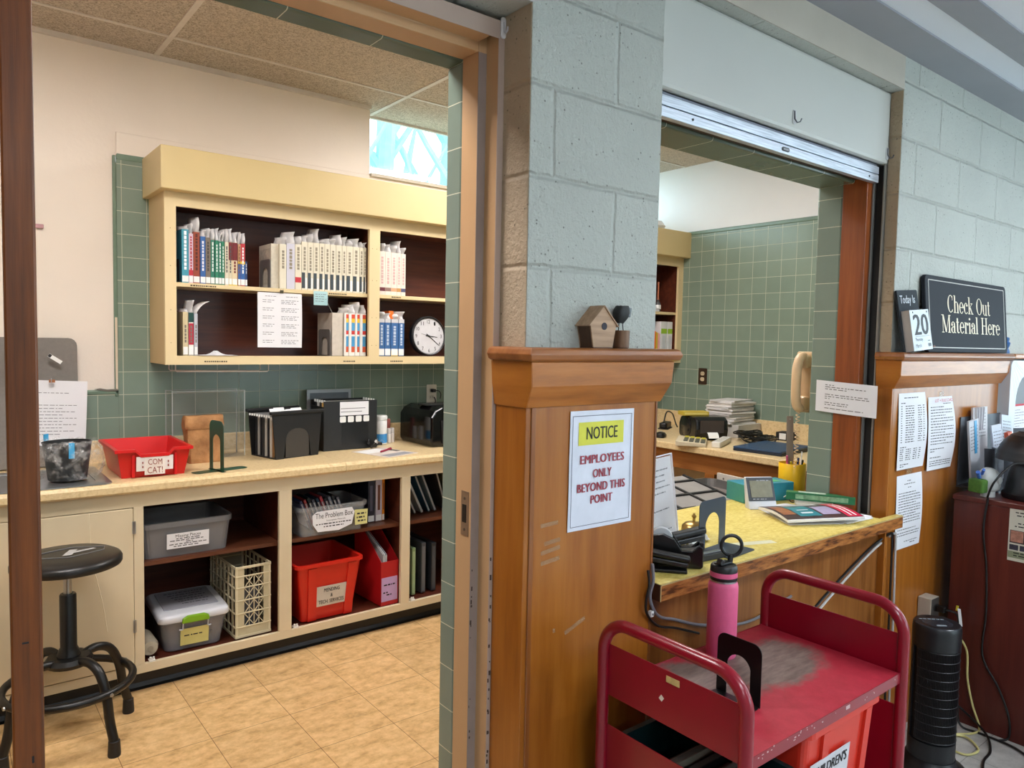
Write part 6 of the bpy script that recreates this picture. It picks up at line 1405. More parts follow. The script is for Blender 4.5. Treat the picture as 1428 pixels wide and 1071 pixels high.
def glyph(mb, ch):
    L_, A_, S_ = g_line, g_arc, g_serif
    if ch == 'C': A_(mb, .36, .5, .27, .48, 48, 312); L_(mb, .56, .70, .56, .96, THN); L_(mb, .56, .06, .56, .2, THN); return .68
    if ch == 'O': A_(mb, .38, .5, .29, .48, 0, 360, 36); return .76
    if ch == 'M':
        L_(mb, .12, 0, .12, 1, THN); L_(mb, .14, 1, .44, .03, THK); L_(mb, .44, .03, .74, 1, THN); L_(mb, .76, 0, .76, 1, THK)
        S_(mb, .12, .02); S_(mb, .76, .02, .3); S_(mb, .08, .98, .2); S_(mb, .80, .98, .22); return .92
    if ch == 'H':
        for x in (.17, .62): L_(mb, x, 0, x, 1, THK); S_(mb, x, .02, .3); S_(mb, x, .98, .3)
        L_(mb, .17, .52, .62, .52, THN); return .80
    if ch == 'h':
        L_(mb, .14, 0, .14, 1, THK); A_(mb, .30, .42, .17, .22, 0, 150); L_(mb, .47, 0, .47, .43, THK); S_(mb, .14, .02, .26); S_(mb, .47, .02, .26); S_(mb, .09, .98, .14); return .62
    if ch == 'e': A_(mb, .27, .32, .19, .31, 0, 322, 30); L_(mb, .10, .35, .46, .35, THN); return .53
    if ch == 'c': A_(mb, .27, .32, .19, .31, 50, 318); A_(mb, .38, .5, .03, .05, 0, 360, 12); return .50
    if ch == 'k':
        L_(mb, .14, 0, .14, 1, THK); L_(mb, .16, .28, .46, .63, THN); L_(mb, .26, .38, .50, .02, THK); S_(mb, .14, .02, .26); S_(mb, .50, .02, .24); S_(mb, .44, .63, .22); S_(mb, .09, .98, .14); return .64
    if ch == 'u':
        L_(mb, .14, .2, .14, .64, THK); A_(mb, .29, .22, .15, .20, 190, 350); L_(mb, .46, 0, .46, .64, THK); S_(mb, .09, .63, .14); S_(mb, .41, .63, .14); S_(mb, .52, .02, .14); return .62
    if ch == 't': L_(mb, .16, .12, .16, .86, THK); A_(mb, .25, .13, .09, .11, 180, 330); L_(mb, .02, .63, .32, .63, THN); return .38
    if ch == 'a': L_(mb, .38, .02, .38, .45, THK); A_(mb, .24, .46, .14, .17, 0, 160); A_(mb, .24, .18, .15, .17, 60, 340); S_(mb, .46, .02, .12); A_(mb, .13, .46, .03, .05, 0, 360, 12); return .54
    if ch == 'r': L_(mb, .14, 0, .14, .64, THK); A_(mb, .28, .44, .12, .18, 50, 150); A_(mb, .37, .54, .03, .05, 0, 360, 12); S_(mb, .14, .02, .28); S_(mb, .09, .63, .14); return .45
    if ch == 'i': L_(mb, .14, 0, .14, .64, THK); S_(mb, .14, .02, .26); S_(mb, .09, .63, .14); A_(mb, .14, .86, .03, .05, 0, 360, 12); return .28
    if ch == 'l': L_(mb, .14, 0, .14, 1, THK); S_(mb, .14, .02, .26); S_(mb, .09, .98, .14); return .28
    return .30
def serif_text(s, w, h, mt, parent, loc, rot):
    mb = MB(); x = 0
    for ch in s:
        if ch == ' ': x += .34; continue
        q = MB(); adv = glyph(q, ch); mb.add([(a+x, b, c) for a, b, c in q.v], q.f); x += adv
    xs = [v[0] for v in mb.v]; k = w/(max(xs)-min(xs)); m0 = min(xs)
    mb.v = [((a-m0)*k-w/2, b*h, 0) for a, b, c in mb.v]
    me = bpy.data.meshes.new('lettering'); me.from_pydata(mb.v, [], mb.f); me.update(); me.materials.append(mt)
    o = bpy.data.objects.new('lettering', me); COL.objects.link(o); o.parent = parent; o.location = loc; o.rotation_euler = rot
    return o
t = thing('checkout_sign', 'black check-out sign with cream serif lettering leaning on the block wall', 'sign', (2.665, -2.158, 1.5135)); t.rotation_euler = (-0.085, 0, 0)
SGN = mat((38, 41, 48), 0.65, 0, 0.04, spec=0.2)
MB().prism([(x, z+0.1525) for x, z in rr(0.845, 0.305, 0.022, 6)], -0.008, 0.008, 'y').build('plate', SGN, t, bevel=0.003)
fr_ = MB(); o_, i_ = [(x, z+0.1525) for x, z in rr(0.790, 0.270, 0.004, 2)], [(x, z+0.1525) for x, z in rr(0.782, 0.263, 0.003, 2)]
fr_.ribbon(o_, i_, -0.0088, -0.0081, 'y', closed=True); fr_.build('border_line', mat((190, 186, 178), 0.4), t)
LET = mat((226, 212, 182), 0.4)
serif_text('Check Out', 0.450, 0.072, LET, t, (0.000, -0.0095, 0.163), FRONT)
serif_text('Material Here', 0.620, 0.072, LET, t, (0.022, -0.0095, 0.080), FRONT)
MB().obox((-0.375, -0.010, 0.022), (0.035, 0.002, 0.006), (0, -0.1, 0)).build('worn_spot', mat((110, 70, 50), 0.6), t)
t = thing('calendar', 'black today-is date stand with a white tear-off pad reading 20', 'calendar', (2.122, -2.165, 1.5135)); t.rotation_euler = (-0.14, -0.07, 0)
MB().prism([(x, z+0.118) for x, z in rr(0.166, 0.236, 0.006, 4)], -0.004, 0.004, 'y').build('backing', mat((44, 50, 56), 0.65, spec=0.2), t)
text('Today Is', 0.122, 0.040, mat((206, 212, 218), 0.4), t, (-0.006, -0.005, 0.196), bold=0.006)
pd = MB().box(-0.072, 0.085, -0.034, -0.0042, 0.003, 0.156).build('date_pad', mat((176, 170, 164), 0.7), t)
MB().box(-0.072, 0.085, -0.0352, -0.0342, 0.003, 0.156).build('top_page', mat((222, 232, 240), 0.6), t)
text('20', 0.118, 0.078, mat((40, 44, 48), 0.5), t, (0.008, -0.0358, 0.100), bold=0.018)
text('Thursday', 0.062, 0.016, mat((70, 78, 86), 0.5), t, (-0.022, -0.0358, 0.043))
text('March', 0.044, 0.014, mat((70, 78, 86), 0.5), t, (-0.031, -0.0358, 0.022))
MB().box(0.05, 0.075, -0.0358, -0.0353, 0.015, 0.027).box(0.052, 0.07, -0.0358, -0.0353, 0.036, 0.039).box(-0.05, 0.07, -0.0358, -0.0353, 0.0555, 0.0565).build('small_print', mat((100, 106, 112), 0.5), t)
for x in (-0.048, 0.068): MB().lathe([(0.0035, -0.0362), (0.0035, -0.0353)], (x, 0, 0.147), 10, 'y').build('ring_hole', BLACK, t)
t = thing('figurine', 'tiny blue figure on the ledge at the far end of the black sign', 'figurine', (3.098, -2.155, 1.5135))
MB().lathe([(0.0, 0.0), (0.016, 0.0), (0.014, 0.012), (0.009, 0.024), (0.014, 0.036), (0.016, 0.048), (0.009, 0.056), (0.012, 0.062), (0.011, 0.072), (0.0, 0.076)], (0, 0, 0), 14).build('body', mat((62, 110, 166), 0.35), t, smooth=True)
MB().obox((0.012, -0.004, 0.044), (0.020, 0.008, 0.009), (0, 0.4, 0)).build('arm', mat((40, 80, 140), 0.35), t)

# sheets taped to the wall panel
def listrows(n, z0, dz, pat): return [(z0-dz*i, a, b) for i in range(n) for a, b in pat]
YP = -2.1380
sheet('price_list', 'column list sheet taped to the wood wall panel, nearest the shutter', 'paper', 0.226, 0.295, (2.192, YP, 1.060), 0, 0,
      [(0.275, -0.07, 0.05), (0.255, -0.095, -0.06)]+listrows(16, 0.243, 0.0092, ((-0.095, -0.085), (-0.06, 0.01), (0.04, 0.07), (0.082, 0.095)))+[(0.085, -0.095, -0.05)]+listrows(6, 0.076, 0.0080, ((-0.095, -0.07), (-0.05, -0.01), (0.01, 0.04), (0.055, 0.07)))+[(0.018, -0.09, -0.02), (0.010, -0.09, -0.06)], 0.010, seed=2, ink=INK, thick=0.003)
t2 = sheet('instruction_list', 'wavy typed sheet with red handwriting on top, beside the column list', 'paper', 0.228, 0.298, (2.452, YP, 1.034), 0, 0,
      [(0.268, 0.02, 0.09)]+[(0.255-0.0115*i, -0.095, 0.095 if i % 3 else 0.03) for i in range(14)]+[(0.085, -0.095, 0.02), (0.075, -0.095, -0.06), (0.05, -0.095, 0.0), (0.035, -0.095, 0.095), (0.026, -0.095, 0.095), (0.017, -0.095, 0.095)], 0.014, seed=12, ink=INK, thick=0.003)
text('LIST & RULE CARDS' if False else 'LIST + RULE CARD', 0.17, 0.013, mat((196, 40, 60), 0.6), t2, (0.01, -0.0115, 0.284), name='red_handwriting')
sheet('rules_sheet', 'long typed sheet with a small heading, below the column list', 'paper', 0.214, 0.290, (2.205, YP, 0.745), 0, 0,
      [(0.264, -0.02, 0.01), (0.252, -0.045, 0.045), (0.238, -0.015, 0.012)]+[(0.218-0.0105*i, -0.09, 0.09 if i % 4 else 0.05) for i in range(12)]+[(0.075, -0.09, 0.06), (0.062, -0.09, 0.09), (0.052, -0.09, 0.085), (0.025, -0.03, 0.08), (0.016, 0.02, 0.06)], 0.006, seed=14, ink=INK, thick=0.0028)
for x, z, lab in ((2.46, 1.333, 'clear tape patch above the wavy sheet on the wall panel'), (2.20, 1.037, 'clear tape patch above the lowest sheet on the wall panel')):
    t = thing('tape_remnant', lab, 'tape', (x, -2.1378, z), 0)
    MB().box(-0.022, 0.022, -0.0008, 0, 0, 0.020).build('strip', bpy.data.materials['old_tape'], t)

# moulded white unit beyond the panel, literature holder, cabinet
t = thing('wall_unit', 'moulded white plastic wall unit with an arched grey recess', 'wall unit', (3.46, -2.1205, 0.96))
o_ = [(x, z+0.26) for x, z in rr(0.70, 0.522, 0.035, 6)]
i_ = [(-0.262, 0.03)]
n = len(o_)
inner = [(x, z+0.235) for x, z in rr(0.54, 0.43, 0.13, 6)]
MB().ribbon(o_, inner, -0.056, -0.0005, 'y', closed=True).build('shell', mat((212, 216, 222), 0.35, 0, 0.02), t, bevel=0.003)
MB().prism(inner, -0.006, -0.0008, 'y').build('recess', mat((122, 124, 128), 0.5), t)
t = sheet('form_sheet', 'white form with a red top edge in the recess of the white unit', 'paper', 0.22, 0.285, (3.315, -2.150, 0.985), 0, 0, [(0.255-0.013*i, -0.09, 0.085 if i % 3 else 0.02) for i in range(15)], 0.004, seed=22)
MB().box(-0.11, 0.11, -0.004, -0.0025, 0.276, 0.2855).build('red_edge', mat((206, 60, 76), 0.6), t)
GM = mat((96, 100, 108), 0.4, 0.5)
t = thing('literature_rack', 'grey wire-mesh literature rack stuffed with papers above the maroon cabinet', 'rack', (2.86, -2.21, 0.9365))
MB().box(-0.20, 0.30, 0.0665, 0.0715, 0.0065, 0.30).build('back_plate', GM, t)
MB().box(-0.20, 0.30, -0.09, 0.0715, -0.0005, 0.006).build('foot', GM, t)
for k, (x0, x1, y, h) in enumerate(((-0.22, -0.135, -0.035, 0.17), (-0.10, -0.02, -0.066, 0.20), (0.07, 0.23, -0.045, 0.24))):
    MB().grid(lambda u, v, x0=x0, x1=x1, y=y, h=h: (x0+(x1-x0)*u+0.03*(1-v), y-0.03*math.sin(PI*u), 0.01+h*v), 8, 6).build('mesh_pocket', GM, t, solid=0.002)
bb_ = [('booklet', 'tilted booklet with a blue tab at the panel side of the mesh rack', -0.165, 0.01, 0.28, 0.10, (206, 208, 214), -0.10, 0.0),
       ('pamphlet', 'fanned white pamphlet set at the back of the mesh rack', -0.05, 0.035, 0.325, 0.16, (216, 214, 216), 0.0, 0.0),
       ('pamphlet', 'rounded white leaflet in the middle mesh pocket', -0.045, -0.03, 0.255, 0.10, (206, 212, 224), -0.06, 0.3),
       ('pamphlet', 'bent white leaflet in the farther mesh pocket', 0.12, 0.0, 0.285, 0.12, (210, 218, 228), 0.12, 0.2)]
for nm, lab, x, y, h, w, rgb, lean, curl in bb_:
    f_ = thing(nm, lab, nm, (2.86+x, -2.21+y, 0.9515)); f_.rotation_euler = (-0.05, lean, 0)
    MB().grid(lambda u, v, w=w, h=h, curl=curl: ((u-0.5)*w*(1-0.3*curl*v), -0.025*curl*math.sin(PI*v)+0.01*curl*math.cos(4*u), v*h), 6, 8).build('pages', mat(rgb, 0.6), f_, solid=0.008)
    m_ = lines_mb([(h-0.03-0.014*i, -w*0.4, w*0.35) for i in range(8)], 0.003, int(x*500)+80, 0)
    m_.v = [(xx*(1-0.3*curl*z/h), -0.025*curl*math.sin(PI*z/h)+0.01*curl*math.cos(4*(xx/w+0.5))-0.0048, z) for xx, yy, z in m_.v]; m_.build('printed_text', INKL, f_)
    if 'blue tab' in lab: MB().obox((0.010, -0.0055, h-0.075), (0.024, 0.0015, 0.14), (0, 0.05, 0)).build('blue_tab', mat((60, 156, 206), 0.4), f_)
    if 'fanned' in lab:
        for k in range(6): MB().obox((-0.06+0.014*k, -0.008, h-0.05), (0.0035, 0.012, 0.10), (0, 0.05*k-0.05, 0)).build('leaf_edge', mat((176, 172, 178) if k % 2 else (228, 226, 228), 0.6), f_)
t = thing('orange_book', 'orange ribbed-edge booklet standing in the mesh rack', 'booklet', (2.898, -2.268, 0.9485)); t.rotation_euler = (-0.06, -0.10, 0)
MB().box(-0.022, 0.022, -0.006, 0.010, 0.0, 0.225).build('cover', mat((206, 84, 50), 0.45), t)
for k in range(6): MB().box(-0.004, 0.020, -0.0075, -0.006, 0.135+0.015*k, 0.145+0.015*k).build('rib', mat((240, 140, 70), 0.4), t)
t = thing('maroon_cabinet', 'maroon laminate cabinet standing before the wood wall panel', 'cabinet', (2.90, -2.62, 0))
MB().box(-0.418, 0.418, -0.42, 0.42, 0.0, 0.914).build('body', MT['maroon'], t, bevel=0.002)
MB().box(-0.424, 0.424, -0.424, 0.424, 0.915, 0.936).build('top', MT['maroon'], t, bevel=0.003)
MB().box(-0.40, 0.0, -0.44, -0.4205, 0.02, 0.90).build('door', MT['maroon'], t, bevel=0.002); MB().box(0.004, 0.40, -0.44, -0.4205, 0.02, 0.90).build('door', MT['maroon'], t, bevel=0.002)
t = thing('poster', 'small printed poster with photo blocks on the maroon cabinet side', 'poster', (2.4810, -2.51, 0.712)); t.rotation_euler = (0, 0, -PI/2)
MB().box(-0.11, 0.11, -0.0012, 0, 0, 0.205).build('sheet', mat((206, 204, 188), 0.5), t)
MB().box(-0.105, 0.105, -0.0016, -0.0012, 0.070, 0.120).build('photo_strip', mat((70, 56, 56), 0.5, 0, 0.4, 40), t)
MB().box(-0.102, -0.06, -0.002, -0.0016, 0.075, 0.118).build('face_photo', mat((176, 124, 104), 0.5, 0, 0.3, 60), t)
MB().box(-0.105, -0.075, -0.0016, -0.0012, 0.043, 0.064).box(-0.07, -0.03, -0.0016, -0.0012, 0.043, 0.064).build('dark_photo', mat((50, 50, 64), 0.5, 0, 0.4, 60), t)
MB().box(-0.109, 0.109, -0.0016, -0.0012, 0.012, 0.038).build('green_band', mat((130, 138, 110), 0.5), t)
lines_mb([(0.188, -0.09, 0.05), (0.176, -0.085, 0.09), (0.146, -0.08, 0.08), (0.134, -0.09, 0.09), (0.030, -0.09, 0.09), (0.020, -0.09, 0.07)], 0.004, 7, -0.0017).build('printed_text', INK, t)
# head-shaped planter
t = thing('head_planter', 'white head-shaped planter with green backing on the maroon cabinet', 'planter', (2.545, -2.300, 0.9365), -0.25)
WH = mat((196, 198, 196), 0.5, 0, 0.03)
hd = MB()
prof_ = [(0.0, -0.030, 0.030), (0.012, -0.022, 0.024), (0.022, -0.020, 0.022), (0.032, -0.034, 0.048), (0.042, -0.040, 0.060), (0.052, -0.046, 0.056), (0.060, -0.050, 0.066), (0.070, -0.052, 0.057), (0.080, -0.054, 0.060), (0.092, -0.052, 0.054), (0.104, -0.042, 0.040), (0.112, -0.026, 0.022), (0.116, -0.008, 0.006)]
rings = []
for z, xb, xf in prof_:
    w = 0.036 if z > 0.03 else 0.026
    w *= max(0.25, math.sqrt(max(0.02, 1-((z-0.075)/0.045)**2))) if z > 0.085 else 1
    cx_, rx_ = (xb+xf)/2, (xf-xb)/2
    rings.append([(cx_+rx_*math.cos(a)*(1.0), w*math.sin(a)*(1-0.35*max(math.cos(a), 0)**2), z) for a in [2*PI*k/20 for k in range(20)]])
hd.loft(rings).build('head', WH, t, smooth=True)
MB().loft([[(0.008+0.012*math.cos(a), -0.037, 0.068+0.017*math.sin(a)) for a in [2*PI*k/12 for k in range(12)]], [(0.006+0.010*math.cos(a), -0.043, 0.070+0.014*math.sin(a)) for a in [2*PI*k/12 for k in range(12)]]]).build('ear', WH, t, smooth=True)
MB().loft([[(0.052, -0.007, 0.058), (0.052, 0.007, 0.058), (0.050, 0.004, 0.080), (0.050, -0.004, 0.080)], [(0.078, -0.005, 0.060), (0.078, 0.005, 0.060), (0.060, 0.002, 0.080), (0.060, -0.002, 0.080)]]).build('nose', WH, t, smooth=True)
for s in (-1, 1): MB().lathe([(0.0, -0.004), (0.006, 0.0), (0.0, 0.004)], (0.050, s*0.016, 0.079), 10, 'y').build('eye', mat((150, 152, 150), 0.5), t)
MB().obox((0.056, 0, 0.046), (0.010, 0.024, 0.003), (0, 0.1, 0)).build('mouth', mat((150, 150, 148), 0.5), t)
MB().box(-0.085, -0.045, -0.03, 0.03, 0.020, 0.075).build('green_backing', mat((70, 110, 36), 0.8, 0, 0.2, 60, 0.5), t, bevel=0.008)
MB().tube([(-0.06, 0.0, 0.08), (-0.085, -0.01, 0.105)], 0.008, 8).tube([(-0.045, 0.0, 0.09), (-0.065, -0.02, 0.115)], 0.006, 8).build('blue_pick', mat((70, 110, 190), 0.4), t)
# black lamp
t = thing('desk_lamp', 'black desk lamp with a ribbed shade on the maroon cabinet', 'lamp', (2.64, -2.43, 0.9365))
MB().lathe([(0.0, 0.0), (0.105, 0.0), (0.11, 0.006), (0.11, 0.022), (0.10, 0.03), (0.088, 0.10), (0.072, 0.15), (0.0, 0.15)], (0, 0, 0), 40).build('base', mat((20, 21, 24), 0.3), t, smooth=True)
rib = []
for k in range(13):
    a = k/12*PI*0.5; r = 0.115*math.cos(a)+0.02; z = 0.155+0.12*math.sin(a)
    rib += [(r, z), (r*0.985, z+0.004)] if k % 2 else [(r*1.01, z)]
MB().lathe([(0.0, 0.1525)]+[(0.12, 0.1525)]+rib+[(0.0, 0.279)], (0, 0, 0), 40).build('ribbed_shade', mat((18, 18, 20), 0.4), t, smooth=True)
t = thing('lamp_cable', 'black cord from the ribbed lamp down the maroon cabinet side', 'cord', (0, 0, 0))
MB().tube(smooth_path([(2.502, -2.43, 1.092), (2.475, -2.40, 1.085), (2.43, -2.36, 1.02), (2.44, -2.335, 0.955), (2.470, -2.325, 0.935), (2.4705, -2.316, 0.81), (2.4705, -2.334, 0.66), (2.4705, -2.342, 0.48), (2.4705, -2.338, 0.31), (2.4705, -2.40, 0.20), (2.4705, -2.44, 0.10), (2.468, -2.445, 0.02), (2.44, -2.42, 0.006)]), 0.0042, 8).build('cable', BLACK, t, smooth=True)
# surface outlet, plug and cables
t = thing('wall_outlet', 'raised cream outlet box low on the wood wall panel behind the fan', 'outlet', (2.375, -2.1385, 0.455))
CRM = mat((190, 180, 164), 0.45)
MB().box(-0.036, 0.036, -0.052, 0, -0.065, 0.065).build('box', CRM, t, bevel=0.003)
MB().box(-0.034, 0.034, -0.0535, -0.0522, -0.063, 0.063).build('face_plate', mat((70, 66, 62), 0.5), t)
for z in (-0.026, 0.026): MB().prism(rr(0.034, 0.030, 0.012, 4, 0, z), -0.057, -0.0537, 'y').build('receptacle', mat((50, 48, 46), 0.5), t)
t = thing('power_plug', 'black plug with a white tag and yellow clip in the low outlet box', 'plug', (2.375, -2.1960, 0.481))
MB().box(-0.013, 0.013, -0.035, 0, -0.012, 0.012).build('body', BLACK, t, bevel=0.004)
MB().tube(smooth_path([(0, -0.035, 0), (0.03, -0.06, -0.01), (0.05, -0.065, -0.05), (0.05, -0.05, -0.10)]), 0.004, 6).build('cord', BLACK, t)
MB().grid(lambda u, v: (0.028+0.030*u+0.018*v, -0.068-0.004*v, 0.012-0.075*v-0.010*u), 2, 4).build('white_tag', WHITE, t, solid=0.001)
MB().obox((0.040, -0.062, 0.008), (0.010, 0.006, 0.020), (0, 0.3, 0)).build('yellow_clip', mat((214, 196, 50), 0.4), t)
def cable(lab, pts, r, mt, nm='floor_cable', group=None):
    t = thing(nm, lab, 'cord', tuple(pts[0])); o = Vector(pts[0])
    MB().tube(smooth_path([Vector(p)-o for p in pts]), r, 8).build('cable', mt, t, smooth=True); return t
YC = mat((206, 196, 130), 0.4)
cable('pale yellow cord looping to the floor beside the tower fan', [(2.428, -2.26, 0.38), (2.462, -2.285, 0.31), (2.464, -2.292, 0.2), (2.464, -2.315, 0.10), (2.462, -2.345, 0.02), (2.42, -2.34, 0.006), (2.33, -2.29, 0.006), (2.24, -2.30, 0.006), (2.22, -2.38, 0.006), (2.30, -2.40, 0.006), (2.36, -2.33, 0.008), (2.28, -2.28, 0.014)], 0.0042, YC)
cable('black cord falling straight beside the yellow cord to the floor', [(2.438, -2.245, 0.33), (2.445, -2.262, 0.22), (2.445, -2.268, 0.08), (2.43, -2.29, 0.012), (2.44, -2.36, 0.006), (2.43, -2.48, 0.006), (2.36, -2.56, 0.006), (2.27, -2.56, 0.006), (2.17, -2.50, 0.006)], 0.0045, BLACK)
cable('black cord crossing the floor from the maroon cabinet to the fan', [(2.46, -2.22, 0.10), (2.468, -2.30, 0.05), (2.43, -2.38, 0.017), (2.33, -2.43, 0.006), (2.24, -2.44, 0.006), (2.17, -2.46, 0.006)], 0.0045, BLACK)
cable('grey and black cord stapled from the pillar to under the yellow counter', [(0.684, -2.150, 0.945), (0.688, -2.152, 0.90), (0.680, -2.149, 0.86), (0.692, -2.149, 0.825), (0.74, -2.135, 0.785), (0.82, -2.120, 0.755), (0.93, -2.119, 0.715), (1.10, -2.119, 0.675), (1.24, -2.119, 0.67), (1.42, -2.119, 0.70)], 0.0044, mat((120, 118, 124), 0.4), 'cable_run')
cable('black cord beside the grey one at the pillar end of the counter', [(0.668, -2.150, 0.930), (0.672, -2.152, 0.89), (0.664, -2.150, 0.85), (0.672, -2.149, 0.810), (0.728, -2.140, 0.764), (0.82, -2.123, 0.732), (0.93, -2.122, 0.690)], 0.0036, BLACK, 'cable_run')
cable('pale cord rising diagonally to the far end of the yellow counter', [(1.40, -2.117, 0.52), (1.66, -2.117, 0.638), (1.9, -2.117, 0.735), (2.04, -2.125, 0.79), (2.075, -2.150, 0.82), (2.085, -2.151, 0.80), (2.09, -2.150, 0.70), (2.10, -2.150, 0.45), (2.10, -2.150, 0.10)], 0.0045, mat((190, 186, 182), 0.4), 'cable_run')
cable('black cord shadowing the pale diagonal cord under the counter', [(1.40, -2.1165, 0.545), (1.66, -2.1165, 0.662), (1.9, -2.1165, 0.755), (2.02, -2.122, 0.795), (2.050, -2.150, 0.825), (2.058, -2.150, 0.80), (2.062, -2.150, 0.70), (2.068, -2.149, 0.45), (2.068, -2.149, 0.10)], 0.0045, BLACK, 'cable_run')
for x, y, z, lab in ((0.712, -2.1405, 0.800, 'white cable clip on the pillar edge below the counter'), (2.070, -2.1385, 0.846, 'white cable clip at the far end of the counter')):
    t = thing('cable_clip', lab, 'clip', (x, y, z)) if x > 1 else thing('cable_clip', lab, 'clip', (0.690, -2.1400, 0.808))
    MB().box(-0.006, 0.006, -0.012, 0, -0.008, 0.008).build('body', WHITE, t, bevel=0.002)
    MB().lathe([(0.003, -0.015), (0.003, -0.0122)], (0, 0, 0), 8, 'y').build('nail', STEEL, t)

# tower fan
t = thing('tower_fan', 'black tower fan with a slatted grille beside the red cart', 'fan', (2.03, -2.335, 0.0), -0.75)
FB = mat((22, 24, 28), 0.38)
MB().lathe([(0.0, 0.0), (0.118, 0.0), (0.120, 0.006), (0.116, 0.016), (0.09, 0.03), (0.080, 0.055), (0.0, 0.055)], (0, 0, 0), 40).build('base', FB, t, smooth=True)
R2 = 0.076
MB().lathe([(0.0, 0.0555), (0.070, 0.0555), (0.070, 0.49), (0.0, 0.49)], (0, 0, 0), 40).build('column', mat((14, 15, 17), 0.5), t, smooth=True)
gr = MB()
for k in range(40):
    a = -PI*0.5-1.25+2.5*k/39
    gr.tube([(R2*math.cos(a), R2*math.sin(a), 0.125), (R2*math.cos(a), R2*math.sin(a), 0.455)], 0.0016, 4)
gr.build('grille', mat((22, 23, 26), 0.35), t)
hb = MB()
for k in range(11):
    z = 0.128+0.0325*k
    hb.tube([((R2+0.001)*math.cos(a), (R2+0.001)*math.sin(a), z) for a in [-PI*0.5-1.27+2.54*j/24 for j in range(25)]], 0.0018, 4)
hb.build('grille_ring', mat((26, 28, 32), 0.4), t)
MB().lathe([(0.0775, 0.0556), (0.078, 0.12), (0.0715, 0.121)], (0, 0, 0), 40).build('lower_collar', FB, t, smooth=True)
MB().lathe([(0.0715, 0.458), (0.078, 0.459), (0.079, 0.520), (0.077, 0.538), (0.073, 0.543), (0.0, 0.541)], (0, 0, 0), 40).build('head', FB, t, smooth=True)
MB().loft([[(R2*1.02*math.cos(a), R2*1.02*math.sin(a), z) for a in [PI*0.5-1.55+3.1*k/20 for k in range(21)]]+[(0.0705*math.cos(a), 0.0705*math.sin(a), z) for a in [PI*0.5+1.55-3.1*k/20 for k in range(21)]] for z in (0.121, 0.458)]).build('rear_shell', FB, t, smooth=True)
for k in range(6):
    MB().prism(rr(0.012, 0.006, 0.0028, 3, -0.045+0.015*k, 0.03), 0.5422, 0.5434, 'z').build('button', mat((150, 156, 162), 0.4), t)
MB().prism(rr(0.034, 0.008, 0.003, 3, 0.0, -0.032), 0.5422, 0.5434, 'z').build('display', mat((170, 176, 182), 0.35), t)
MB().lathe([(0.0, 0.5422), (0.0735, 0.5424), (0.0755, 0.5405)], (0, 0, 0), 40).build('rim', mat((44, 50, 58), 0.25), t, smooth=True)

# ------------------------------------------------------------------ red book cart
cx0, cy0 = 0.780, -2.412
t = thing('book_cart', 'dark red metal book cart with looped end handles and a worn top', 'cart', (cx0, cy0, 0))
RD = MT['red']; TR = 0.0145; ZTOP = 0.708
for s in (-1, 1):
    X = s*0.337; Y = 0.196; zt = 0.873; rc = 0.075
    pts = [Vector((X, Y, 0.10)), Vector((X, Y, 0.4))]+[Vector((X, Y-rc+rc*math.cos(math.radians(a)), zt-rc+rc*math.sin(math.radians(a)))) for a in range(0, 91, 9)]
    pts += [Vector((X, -Y+rc-rc*math.sin(math.radians(a)), zt-rc+rc*math.cos(math.radians(a)))) for a in range(0, 91, 9)]+[Vector((X, -Y, 0.4)), Vector((X, -Y, 0.10))]
    MB().tube(pts, TR, 14).build('end_frame', RD, t, smooth=True)
    xi = X-s*0.004
    up = MB().box(xi-0.0012, xi+0.0012, -Y+0.013, Y-0.013, 0.692 if s < 0 else ZTOP-0.03, 0.815 if s < 0 else 0.805).build('upper_end_panel', RD, t, bevel=0.001)
    MB().box(xi-0.0012, xi+0.0012, -Y+0.013, Y-0.013, 0.24, 0.620).build('lower_end_panel', RD, t, bevel=0.001)
    if s < 0:
        MB().obox((xi-0.002, -0.01, 0.797), (0.0014, 0.036, 0.014), (0.0, 0, 0)).build('label_sticker', mat((196, 170, 110), 0.5, 0, 0.25, 60), up)
        MB().obox((xi-0.0018, 0.02, 0.748), (0.001, 0.010, 0.011), (0.6, 0, 0)).build('paint_chip', mat((220, 206, 190), 0.6), up)
    for y in (-Y, Y):
        c_ = MB().lathe([(0.0, -0.014), (0.036, -0.014), (0.042, -0.008), (0.042, 0.008), (0.036, 0.014), (0.0, 0.014)], (X, y, 0.043), 24, 'y').build('caster', BLACKM, t, smooth=True)
        MB().box(X-0.016, X+0.016, y-0.022, y-0.017, 0.045, 0.0995).box(X-0.016, X+0.016, y+0.017, y+0.022, 0.045, 0.0995).build('fork', STEEL, c_)
tp = MB().box(-0.322, 0.322, -0.197, 0.197, ZTOP-0.003, ZTOP).build('top_shelf', MT['worn'], t)
lip0 = MB().box(-0.322, 0.322, -0.1985, -0.1965, ZTOP-0.026, ZTOP+0.0015).build('shelf_lip', RD, t, bevel=0.0007)
MB().box(-0.322, 0.322, 0.1965, 0.1985, ZTOP-0.026, ZTOP+0.0015).build('shelf_lip', RD, t, bevel=0.0007)
rnd = random.Random(17); chp = MB()
for k in range(26):
    x = rnd.choice((rnd.uniform(-0.30, -0.10), rnd.uniform(-0.3, 0.3))); l = rnd.uniform(0.002, 0.007)
    zz = ZTOP-rnd.uniform(0.0, 0.016); chp.box(x, x+l, -0.1992, -0.1985, zz, zz+rnd.uniform(0.001, 0.003))
chp.box(0.050, 0.068, -0.1996, -0.1985, ZTOP-0.012, ZTOP-0.004)
chp.build('paint_chips', mat((206, 176, 176), 0.6), lip0)
MB().box(-0.322, 0.322, -0.197, 0.197, 0.300, 0.303).box(-0.322, 0.322, -0.1985, -0.1965, 0.28, 0.3045).box(-0.322, 0.322, 0.1965, 0.1985, 0.28, 0.3045).build('lower_shelf', RD, t)
